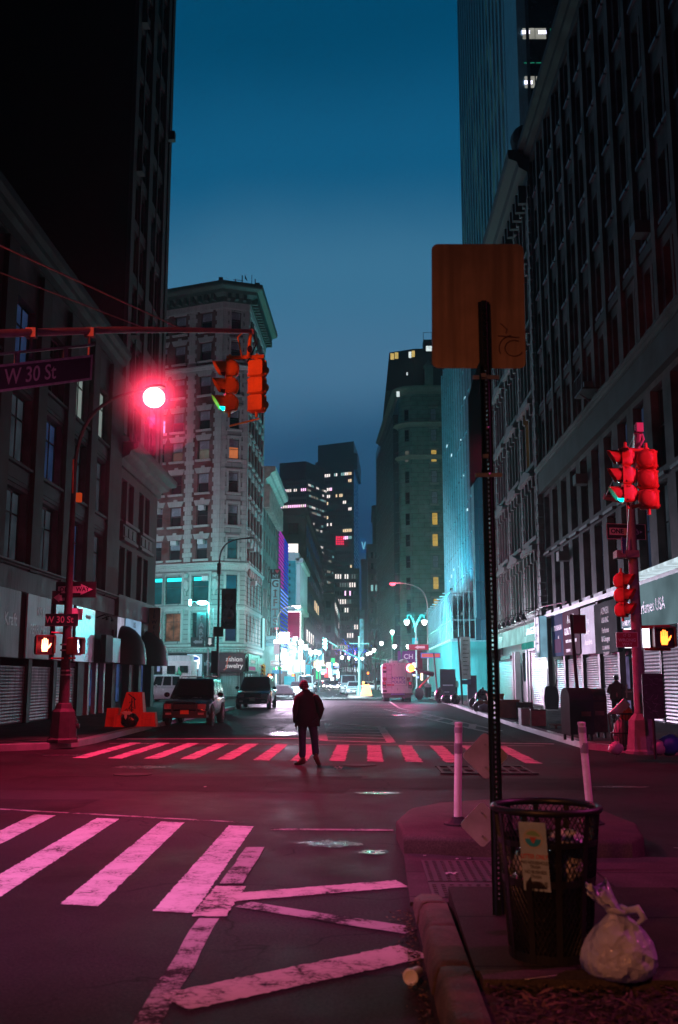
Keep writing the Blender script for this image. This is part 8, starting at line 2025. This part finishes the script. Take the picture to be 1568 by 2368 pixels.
wv = nd(n, "ShaderNodeTexWave", Scale=9.); l.new(coords(n, l), wv.inputs["Vector"]); wv2 = nd(n, "ShaderNodeTexWave", Scale=7.); wv2.bands_direction = 'Z'; l.new(coords(n, l), wv2.inputs["Vector"])
c = mixc(n, l, ramp(n, l, wv.outputs["Fac"], [(.45, 0.), (.6, 1.)]), (.03, .025, .04), (.34, .2, .22)); c = mixc(n, l, ramp(n, l, wv2.outputs["Fac"], [(.5, 0.), (.7, .7)]), c, (.02, .02, .05)); l.new(c, pb.inputs["Base Color"]); M_cap = m
M_coat = mat("black_coat_cloth", (.014, .013, .018), .9, 0, .2, 12); M_jean = mat("dark_blue_denim", (.035, .05, .1), .85, 0, .35, 14)
J1 = dict(pelvis=(0, 0, .93), chest=(-.01, .02, 1.28), neck=(-.035, .05, 1.49), head=(-.075, .075, 1.615), shL=(-.185, .0, 1.41), elL=(-.235, -.03, 1.13), wrL=(-.235, .02, .86), shR=(.175, .0, 1.41), elR=(.285, -.07, 1.14), wrR=(.215, .09, .93), hiL=(-.1, .0, .88), knL=(-.105, .03, .5), anL=(-.095, .0, .085), toL=(-.21, .08, .045), hiR=(.1, 0, .88), knR=(.15, .05, .5), anR=(.19, -.12, .16), toR=(.235, .0, .05))
person("man in a long black coat, blue jeans and plaid cap walking away across the junction", (-1.165, 21.1, 0), 0, J1, M_coat, M_jean, mat("brown_shoe", (.14, .05, .04), .6), "cap", .79, M_cap)
J2 = dict(J1); J2.update(head=(0, .06, 1.64), neck=(0, .03, 1.49), elL=(-.3, .0, 1.15), wrL=(-.12, .2, 1.05), elR=(.32, .02, 1.12), wrR=(.2, .24, 1.02), knL=(-.12, .02, .5), anL=(-.13, 0, .085), toL=(-.14, .13, .045), knR=(.14, .03, .5), anR=(.2, -.02, .085), toR=(.25, .09, .045))
pz = at(1428, 1655, 37.5); pr = person("person in dark maroon jacket and helmet by the right shutters", (pz.x, 37.5, .15), -.5, J2, mat("maroon_cloth", (.07, .012, .025), .85), mat("black_trousers", (.01, .009, .01), .9), M_rub, "helmet", .88, mat("helmet_gloss", (.03, .025, .028), .15, 0, .2, coat=.8))
bp_ = thing("backpack", "pale-strapped bag hanging at the helmeted person's side", "bag", (pz.x + .25, 37.3, 1.05)); b = MB(); b.cbox((pz.x + .32, 37.25, 1.2), (.32, .2, .42), .3); b.build("sack", mat("bag_grey", (.16, .12, .13), .7), bp_); b = MB(); b.cbox((pz.x + .27, 37.12, 1.32), (.05, .03, .5), .3, .1); b.cbox((pz.x + .34, 37.12, 1.3), (.28, .03, .05), .3); b.build("strap", mat("strap_pale", (.55, .45, .47), .6), bp_)
b = MB(); b.prism([(pz.x - .05 + x, 37.27, 1.15 + z) for x, z in ((0, -.06), (.035, 0), (.02, .1), (-.01, .13), (-.035, .02))], (0, -.01, 0)); o = b.build("jacket_flash", mat("flash_pink", (.5, .1, .15), .5)); o.parent = None; tag(o, "small pink flame-shaped badge on the maroon jacket's back", "badge")
for k, (px, Y, rz, lb, cm) in enumerate(((1053, 96, PI, "person in a pale patterned top and dark trousers beside the hoarding", mat("top_pale", (.3, .32, .28), .8)), (1042, 112, .4, "person in white trousers half hidden by the dark advertising board", mat("top_teal", (.05, .12, .13), .8)), (718, 131, 0, "person in teal-lit dark clothes on the left pavement beside the planter", mat("top_navy", (.02, .04, .06), .8)), (801, 190, 0, "tiny dark figure in the middle distance right of the planter", mat("top_navy", (.02, .04, .06), .8)))):
    J3 = dict(J2); J3.update(elL=(-.25, -.02, 1.13), wrL=(-.25, .03, .87), elR=(.25, -.02, 1.13), wrR=(.25, .06, .88))
    person(lb, (at(px, 1600, Y).x, Y, .15 if k < 2 else 0), rz, J3, cm, mat("trousers_white", (.5, .5, .52), .8) if k == 1 else mat("black_trousers", (.01, .009, .01), .9), M_rub, None, .85)
hx, hy = -7.95, 27.6; hy_ = thing("fire_hydrant", "dark fire hydrant just right of the left street lamp base", "hydrant", (hx, hy, .15)); b = MB(); b.lathe([(.19, 0), (.19, .05), (.13, .07), (.12, .42), (.15, .44), (.15, .48), (.13, .5), (.1, .58), (.04, .63), (.03, .66)], (hx, hy, .15), 14)
for a in (-PI / 2, 0, PI): b.lathe([(.07, 0), (.07, .19), (.05, .2)], (hx, hy, .15 + .34), 10, M=Matrix.Rotation(a, 3, 'Z') @ Matrix.Rotation(PI / 2, 3, 'Y'))
b.build("body", mat("hydrant_black", (.02, .015, .015), .45), hy_, smooth=45); b = MB(); b.lathe([(.05, .0), (.045, .06)], (hx, hy, .78), 8); b.build("cap_nut", M_redp, hy_)
ox, oy = -8.0, 35.0; M_or = mat("barricade_orange", (.55, .05, .015), .5, 0, .2, 4, streak=.2)
ob_ = thing("barricade", "tall orange plastic barricade with black graffiti on the left corner", "barricade", (ox, oy, .15)); b = MB()
def frus(x, y, z, w0, d0, w1, d1, h, sx=0): return [[(x - w0, y - d0, z), (x + w0, y - d0, z), (x + w0, y + d0, z), (x - w0, y + d0, z)], [(x - w1 + sx, y - d1, z + h), (x + w1 + sx, y - d1, z + h), (x + w1 + sx, y + d1, z + h), (x - w1 + sx, y + d1, z + h)]]
b.loft(frus(ox, oy, .15, .47, .34, .27, .19, 1.16, .08)); b.build("block", M_or, ob_); b = MB(); q = frus(ox, oy, .15, .475, .28, .275, .15, 1.14, .08); b.face(q[0][1], q[0][2], q[1][2], q[1][1]); b.build("white_side", mat("barricade_white", (.6, .55, .55), .5, 0, .2, 4), ob_)
b = MB(); gq = lambda x, z: V((ox + .02 + x * (1 - .35 * z), oy - .37 + .14 * z, .2 + z))
for s_ in ([(-.2, 1.05), (.2, .85)], [(.1, .95), (.16, .55), (.0, .62)], [(-.12, .75), (.05, .8), (-.1, .55), (.1, .5)], [(-.3, .4), (-.2, .55), (-.1, .4), (.05, .32)], [(-.33, .3), (-.35, .15)], [(-.05, .35), (.1, .15), (.22, .3)], [(.0, .9), (.02, .45)]): b.tube([gq(*p_) for p_ in s_], .02, 5)
b.build("graffiti", M_ink, ob_)
for x, y, w, d, h, lb in ((ox - .62, oy - .15, .24, .22, .62, "red plastic block left of the graffitied barricade"), (ox + .62, oy - .1, .26, .24, .48, "low red box right of the graffitied barricade, at the kerb"), (ox - .3, oy - .5, .22, .14, .4, "short red block in front of the graffitied barricade")):
    b = MB(); b.loft(frus(x, y, .15, w, d, w * .82, d * .7, h)); b.box(x - w * .9, x + w * .9, y - d * .98, y - d * .9, .15 + h * .45, .15 + h * .55); tag(b.build("barrier_block", M_or), lb, "barrier", "red blocks around the barricade")
b = MB(); r = random.Random(3); b.blob((ox + .05, oy - .62, .38), (.3, .2, .25), 16, 10, .2, r); tag(b.build("rubbish_bag", _mc["black_plastic"], smooth=True), "black rubbish bag at the foot of the graffitied barricade", "rubbish bag")
b = MB(); b.blob((ox + .0, oy - .84, .62), (.16, .06, .06), 10, 6, .5, r); b.blob((ox - .04, oy - .84, .52), (.05, .05, .1), 8, 6, .4, r); tag(b.build("paper_scrap", M_paper), "pale crumpled wrapper on the black bag by the barricade", "litter")
def box_thing(name, label, cat, c, d, m, rz=0, lid=None, group=None, handle=None):
    t = thing(name, label, cat, (c[0], c[1], c[2] - d[2] / 2), group); b = MB(); b.cbox(c, d, rz); b.build("body", m, t)
    if lid: b = MB(); b.cbox((c[0], c[1], c[2] + d[2] / 2 + .025), (d[0] * 1.04, d[1] * 1.04, .05), rz); b.build("lid", lid, t)
    if handle: b = MB(); b.tube([(c[0] - d[0] * .3, c[1], c[2] + d[2] / 2 + .04), (c[0] - d[0] * .25, c[1], c[2] + d[2] / 2 + .12), (c[0] + d[0] * .25, c[1], c[2] + d[2] / 2 + .12), (c[0] + d[0] * .3, c[1], c[2] + d[2] / 2 + .04)], .015, 5); b.build("handle", handle, t)
    return t
M_crate = mat("crate_red", (.5, .06, .03), .5, 0, .25, 3)
box_thing("plastic_crate", "big red plastic crate on the right kerb behind the coolers", "crate", (6.05, 43.0, .5), (.95, .7, .7), M_crate, .05, M_crate)
box_thing("plastic_crate", "dark brown box beside the big red crate on the right kerb", "crate", (6.72, 42.6, .48), (.6, .6, .65), mat("crate_brown", (.1, .045, .03), .6), .1)
box_thing("cooler_box", "white cooler with grey lid, left of the pair on the right kerb", "cooler", (5.72, 36.2, .42), (.34, .4, .54), mat("cooler_white", (.62, .5, .52), .45), .1, M_offw, handle=M_dark)
box_thing("cooler_box", "pink and red cooler, right of the pair on the right kerb", "cooler", (6.05, 35.4, .42), (.5, .42, .52), mat("cooler_pink", (.5, .12, .14), .45, 0, .2, 5), -.05, mat("cooler_lid_dark", (.12, .03, .04), .5), handle=M_dark)
b = MB()
for k in range(5): b.box(6.2, 7.2, 33.4 + k * .16, 33.5 + k * .16, .25, .29)
b.box(6.25, 6.33, 33.4, 34.15, .16, .25); b.box(7.05, 7.13, 33.4, 34.15, .16, .25); tag(b.build("wooden_pallet", mat("pallet_wood", (.2, .07, .05), .8)), "low wooden pallet on the pavement between the coolers and the mailbox", "pallet")
def mailbox(x, y, rz, label, m, s=1.):
    t = thing("mailbox", label, "mailbox", (x, y, .15), "mailboxes on the right pavement"); t.rotation_euler = (0, 0, rz); b = MB(); w, d = .33 * s, .3 * s; pr_ = [(-d, .16)] + [(-d * math.cos(math.radians(a)), 1.05 * s + d * math.sin(math.radians(a))) for a in range(0, 181, 15)] + [(d, .16)]
    b.loft([[(-w, y_, z_) for y_, z_ in pr_], [(w, y_, z_) for y_, z_ in pr_]]); local(t, b, "body", m, smooth=30)
    for sx in (-1, 1):
        for sy in (-1, 1): b = MB(); b.box(sx * w * .8 - .03, sx * w * .8 + .03, sy * d * .8 - .03, sy * d * .8 + .03, 0, .17); local(t, b, "leg", M_black)
    b = MB(); b.box(-w * .8, w * .8, -d - .02, -d - .003, .98 * s, 1.04 * s); b.tube([(-w * .3, -d * .75, 1.2 * s), (0, -d * .9, 1.17 * s), (w * .3, -d * .75, 1.2 * s)], .012, 5); local(t, b, "pull_handle", M_dark)
    b = MB(); b.box(-w * .05, w * .75, -d - .006, -d - .002, .62 * s, .74 * s); local(t, b, "label_plate", mat("mail_plate", (.22, .1, .1), .5))
    return t
mailbox(5.72, 27.3, .2, "dark round-topped mailbox at the kerb left of the basket with white cardboard", mat("mailbox_dark", (.02, .018, .03), .4, .1, .3, 3), 1.02)
mailbox(6.35, 28.4, .15, "second round-topped box with orange marks right behind the dark mailbox", mat("mailbox_brown", (.05, .03, .025), .5, .1, .7, 5), 1.0)
t = thing("sign_post", "black pole behind the mailbox with a small dark red sign at the top", "sign post", (5.95, 28.0, .15)); b = MB(); b.tube([(5.95, 28, .15), (5.8, 28, at(1330, 1420, 28).z)], .05, 6); b.build("pole", M_black, t); c = at(1340, 1443, 27.9); b = MB(); b.cbox((c.x, 27.9, c.z), (.34, .02, .52)); b.build("sign_plate", mat("sign_maroon", (.12, .015, .03), .5), t)
cb = thing("hand_cart", "dark covered cart standing by the pink shutter", "cart", (at(1274, 1620, 52).x, 52, .15)); x0 = at(1274, 1620, 52).x; b = MB(); b.loft([[(x0 + x * w_, 52 + y * d_, z) for x, y in rrect(1, 1, .15)] for w_, d_, z in ((.7, .5, .25), (.78, .55, .8), (.66, .5, 1.25), (.45, .35, 1.4))]); b.build("cover", mat("tarp_black", (.012, .012, .013), .55, 0, .2, 4, .5, 8), cb, smooth=50); b = MB(); b.cbox((x0, 51.72, .3), (.6, .06, .12)); b.tube([(x0 + .2, 51.9, 1.3), (x0 + .34, 51.9, 1.72)], .03, 5); b.build("frame", M_dark, cb)
st_ = thing("floor_lamp_stand", "thin black stand with a small black box head before the pale shutter", "stand", (at(1149, 1620, 62).x, 62, .15)); x0 = at(1149, 1620, 62).x; b = MB(); b.tube([(x0, 62, .15), (x0, 62, 3.0)], .035, 5); b.cbox((x0, 62, 3.2), (.55, .35, .65)); b.lathe([(.3, 0), (.05, .08)], (x0, 62, .15), 10); b.build("post", M_black, st_)
x0, y0 = 5.87, 23.3; wb = thing("litter_basket", "far wire litter basket topped with white cardboard by the right corner pole", "litter basket", (x0, y0, .15)); b = MB()
for k in range(22):
    a = 2 * PI * k / 22; b.tube([(x0 + .2 * math.cos(a), y0 + .2 * math.sin(a), .18), (x0 + .28 * math.cos(a), y0 + .28 * math.sin(a), .98)], .008, 4)
b.build("wire_mesh", M_black, wb); b = MB()
for z, rr in ((.18, .2), (.55, .24), (.98, .28)): b.tube([(x0 + rr * math.cos(2 * PI * k / 20), y0 + rr * math.sin(2 * PI * k / 20), z) for k in range(21)], .018, 5, cap=False)
b.build("hoop", M_black, wb)
b = MB(); b.blob((x0, y0, .55), (.19, .19, .33), 12, 10, .2, r); tag(b.build("rubbish_bag", mat("bag_mauve", (.25, .16, .2), .5), smooth=True), "mauve bag inside the far wire basket", "rubbish bag")
b = MB(); b.prism([(x0 - .3, y0 - .15, .98), (x0 + .02, y0 - .2, 1.3), (x0 + .16, y0 - .18, 1.15), (x0 - .02, y0 - .12, .96)], (.05, .12, .04)); tag(b.build("cardboard", mat("white_card", (.7, .62, .62), .7)), "white folded cardboard sticking out of the far wire basket", "cardboard")
b = MB(); b.blob((x0 + .1, y0 - .05, .98), (.14, .13, .17), 12, 8, .3, r); tag(b.build("food_bag", M_orange, smooth=True), "orange bag on top of the far wire basket", "bag")
for (px, py, sx, sy, mm, lb) in ((1522, 1730, .2, .16, mat("bag_pinkish", (.4, .25, .32), .5), "pale small bag right of the right corner pole base"), (1548, 1722, .24, .22, mat("bag_blue", (.03, .06, .3), .4), "blue rubbish bag at the right edge beside the corner pole"), (1424, 1732, .16, .14, mat("bag_pinkish2", (.42, .28, .34), .5), "pale bag left of the right corner pole base")):
    c = at(px, py, 22.2); b = MB(); b.blob((c.x, 22.2, .15 + sy * .9), (sx, sx * .8, sy), 14, 9, .2, r); tag(b.build("rubbish_bag", mm, smooth=True), lb, "rubbish bag")
c = at(1510, 1609, 21.5); t = thing("notice_board", "black scribbled notice board on a post right of the right corner pole", "notice board", (c.x, 21.5, .15)); b = MB(); pl = rrect(.43, .95, .05); b.prism([(c.x + x, 21.5, c.z + z) for x, z in pl], (0, .05, 0)); b.build("board", mat("chalk_black", (.025, .022, .028), .6, 0, .9, 9), t); b = MB(); b.tube([(c.x, 21.56, .1), (c.x, 21.56, c.z)], .03, 6); b.build("post", M_black, t)
b = MB(); rr = random.Random(6)
for k in range(26):
    p_ = V((c.x + rr.uniform(-.17, .17), 21.497, c.z + rr.uniform(-.4, .4))); b.tube([p_, p_ + V((rr.uniform(-.08, .08), 0, rr.uniform(-.05, .05))), p_ + V((rr.uniform(-.1, .1), 0, rr.uniform(-.06, .06)))], .004, 3)
b.build("scribble", mat("chalk_lilac", (.2, .15, .22), .8), t)
c = at(1074, 1521, 66); t = thing("bus_stop", "bus stop pole with a white timetable panel before the hoarding", "bus stop", (at(1070, 1640, 66).x, 66, .15)); b = MB(); b.tube([(at(1070, 1640, 66).x, 66, .15), at(1060, 1472, 66)], .07, 6); b.build("pole", M_black, t); b = MB(); b.cbox((c.x + .08, 66, c.z), (.62, .03, 2.75)); b.build("panel", mat("timetable_grey", (.3, .34, .35), .6), t); b = MB()
for k in range(9): b.box(c.x - .1, c.x + .28 - .06 * (k % 3), 65.975, 65.982, c.z + 1.1 - k * .27, c.z + 1.14 - k * .27)
b.build("timetable_line", M_ink, t); b = MB(); b.box(c.x - .2, c.x + .38, 65.97, 65.98, c.z - 1.7, c.z - 1.42); b.build("blue_panel", mat("panel_navy", (.03, .05, .12), .5), t)
for px, w, Y, top, lb, tx in ((1036, 1.15, 82, 1548, "dark advertising board with pale lettering between the truck and the hoarding", True), (1092, .55, 70, 1563, "narrow dark advertising board seen at an angle before the hoarding", False)):
    x0 = at(px, 1600, Y).x; zt = at(px, top, Y).z; t = thing("ad_panel", lb, "ad panel", (x0, Y, .15)); b = MB(); b.box(x0 - w / 2, x0 + w / 2, Y, Y + .15, .4, zt); b.build("panel", mat("board_violet_black", (.02, .015, .05), .4, 0, .5, 1.2), t); b = MB(); b.box(x0 - w / 2 - .05, x0 - w / 2, Y - .02, Y + .17, .15, zt + .05); b.box(x0 + w / 2, x0 + w / 2 + .05, Y - .02, Y + .17, .15, zt + .05); b.box(x0 - w / 2, x0 + w / 2, Y - .02, Y + .17, zt, zt + .05); b.build("frame", M_dark, t)
    if tx: b = MB(); b.box(x0 - .42, x0 + .42, Y - .015, Y - .005, 1.22, 1.32); b.box(x0 - .3, x0 + .1, Y - .015, Y - .005, .7, .76); b.build("text_line", mat("text_lilac", (.35, .35, .5), .5), t)
r = random.Random(19)
bags = [(5.98, 66, .33, .34, "black_plastic", "round black rubbish bag near the kerb, left end of the row of bags"), (5.7, 68.5, .5, .3, "black_plastic", "black bag slumped behind the round one"), (6.2, 57, .3, .3, "black_plastic", "black bag on the heap before the bus stop"), (6.6, 56.2, .45, .55, "black_plastic", "tall dark bag on the heap before the bus stop"), (6.3, 54.8, .32, .28, "black_plastic", "low black bag in front of the heap"), (7.0, 56.0, .4, .42, "black_plastic", "dark bag behind the orange tub"), (5.75, 51.5, .22, .22, "bag_mauve", "mauve bag at the kerb in front of the heap"), (6.0, 50.5, .3, .2, "bag_pinkish", "pale flattened bag at the kerb in front of the heap"), (5.35, 71.5, .35, .5, "black_plastic", "upright dark bag beside the warning lamp pole"), (4.6, 83, .4, .5, "bag_mauve", "pale bag pile at the base of the red-headed arched lamp")]
for x, y, w, h, mm, lb in bags:
    b = MB(); b.blob((x, y, .15 + h * .92), (w, w * .85, h), 16, 10, .18, r); b.tube([(x, y, .15 + h * 1.75), (x + .03, y, .15 + h * 2.1)], [.09, .05], 6); tag(b.build("rubbish_bag", _mc[mm], smooth=True), lb, "rubbish bag", "rubbish bags along the right kerb")
b = MB(); b.loft([[(6.75 + x * k, 52 + y * k, z) for x, y in rrect(.85, .7, .15)] for k, z in ((.8, .16), (.95, .9), (1.05, 1.0), (1.0, 1.02))]); b.lathe([(.1, 0), (.1, .05)], (6.5, 51.6, .25), 8); tag(b.build("plastic_tub", M_orange, smooth=40), "large orange plastic tub on the right kerb by the rubbish heap", "tub")
box_thing("carton", "small orange-brown carton left of the orange tub", "carton", (6.05, 51.8, .42), (.55, .4, .5), mat("carton_orange", (.45, .14, .06), .7), .1)
t = thing("flip_bin", "pale litter bin with pink bags at the foot of the red-headed lamp", "litter bin", (5.75, 90, .15)); b = MB(); b.lathe([(.28, 0), (.32, .9)], (5.75, 90, .15), 12); b.build("drum", M_dark, t); b = MB(); b.blob((5.75, 89.95, 1.15), (.3, .28, .22), 12, 8, .3, r); b.build("bag_top", mat("bag_pinkish", (.4, .25, .32), .5), t, smooth=True)
def side_lamp(label, x, y, z, hx, hy, col, watts, r=.25, lens=None, spot=None, aim=None):
    t = cobra_lamp(label, (x, y, 0), z - 1.0, (hx, hy, z), lens, (.12, .06), True); point("street_bulb", (hx, hy, z - .4), col, watts, r, t, spot, aim); return t
E_mg = em("lamp_lens_magenta", (1, .2, .5), 30.)
side_lamp("street lamp with magenta light on the near left corner, outside the picture", -10.2, 6.0, 9.6, -7.6, 7.4, (1, .2, .62), 5600, .3, E_mg, 68, (-4.4, 10.6, 0))
side_lamp("street lamp with pink light on the near right corner, outside the picture", 11.5, 8.5, 9.0, 9.4, 8.8, (1, .08, .48), 1700, .3, E_mg, 168)
side_lamp("orange street lamp behind the camera on the left pavement", -8.5, -7.0, 9.0, -6.0, -6.0, (1, .28, .1), 3600, .3, E_mg, 166)
side_lamp("added unseen street lamp lighting the corner building from the left side street", -25.0, 80.0, 11.5, -23.0, 81.0, (.75, .82, 1), 5400, .4, E_cyan)  # unseen lamp added to light the corner building's street front
side_lamp("added unseen cyan-white street lamp lighting the corner building from the right side street", 18.0, 95.0, 9.5, 15.8, 95.5, (.3, .9, 1), 2600, .4, E_cyan)  # another unseen lamp, added for the chamfer and avenue front
wd = bpy.data.worlds.new("World"); sc.world = wd; wd.use_nodes = True
n, l = wd.node_tree.nodes, wd.node_tree.links; n.clear()
out = n.new("ShaderNodeOutputWorld"); bg = n.new("ShaderNodeBackground"); l.new(bg.outputs[0], out.inputs[0])
tc = n.new("ShaderNodeTexCoord"); sp = n.new("ShaderNodeSeparateXYZ"); l.new(tc.outputs["Generated"], sp.inputs[0])
ns = nd(n, "ShaderNodeTexNoise", Scale=2.2, Detail=4.); l.new(tc.outputs["Generated"], ns.inputs["Vector"])
ad = nd(n, "ShaderNodeMath", operation='MULTIPLY_ADD'); l.new(ns.outputs[0], ad.inputs[0]); ad.inputs[1].default_value = .13; l.new(sp.outputs[2], ad.inputs[2])
rp_ = n.new("ShaderNodeValToRGB"); e = rp_.color_ramp.elements; rp_.color_ramp.interpolation = 'EASE'
SKY = [(0., (8, 46, 82)), (.19, (16, 60, 102)), (.27, (38, 86, 124)), (.365, (76, 126, 162)), (.45, (64, 124, 160)), (.55, (16, 96, 138)), (.66, (0, 76, 114)), (1., (0, 16, 28))]
while len(e) < len(SKY): e.new(.5)
for q, (p_, c_) in zip(e, SKY): q.position = p_; q.color = (*srgb(*c_), 1)
l.new(ad.outputs[0], rp_.inputs[0])
wx = nd(n, "ShaderNodeMath", operation='MULTIPLY_ADD'); l.new(sp.outputs[0], wx.inputs[0]); wx.inputs[1].default_value = -.4; l.new(sp.outputs[1], wx.inputs[2])
az = ramp(n, l, wx.outputs[0], [(.15, .05), (.72, 1.)])
mx = mixc(n, l, 1., rp_.outputs[0], az, 'MULTIPLY'); l.new(mx, bg.inputs[0]); bg.inputs[1].default_value = .88
HZ = 0.0004
b = MB(); b.box(-160, 160, -40, 720, -1, 165)
m, n, l, out = newmat("night_haze"); pv_ = n.new("ShaderNodeVolumePrincipled"); pv_.inputs["Color"].default_value = (.75, .85, .9, 1); pv_.inputs["Density"].default_value = HZ; pv_.inputs["Anisotropy"].default_value = .75
l.new(pv_.outputs[0], out.inputs["Volume"])
o = b.build("haze", m); o["kind"] = "stuff"
sc.view_settings.view_transform = 'Standard'; sc.view_settings.look = 'None'; sc.view_settings.exposure = 0; sc.view_settings.gamma = 1
cy = sc.cycles
cy.use_denoising = True
try: cy.denoiser = 'OPENIMAGEDENOISE'
except Exception: pass
cy.max_bounces = 5; cy.diffuse_bounces = 2; cy.glossy_bounces = 3; cy.transmission_bounces = 3; cy.transparent_max_bounces = 6; cy.volume_bounces = 0
cy.sample_clamp_indirect = 4.0; cy.sample_clamp_direct = 0; cy.caustics_reflective = False; cy.caustics_refractive = False
cy.use_light_tree = True
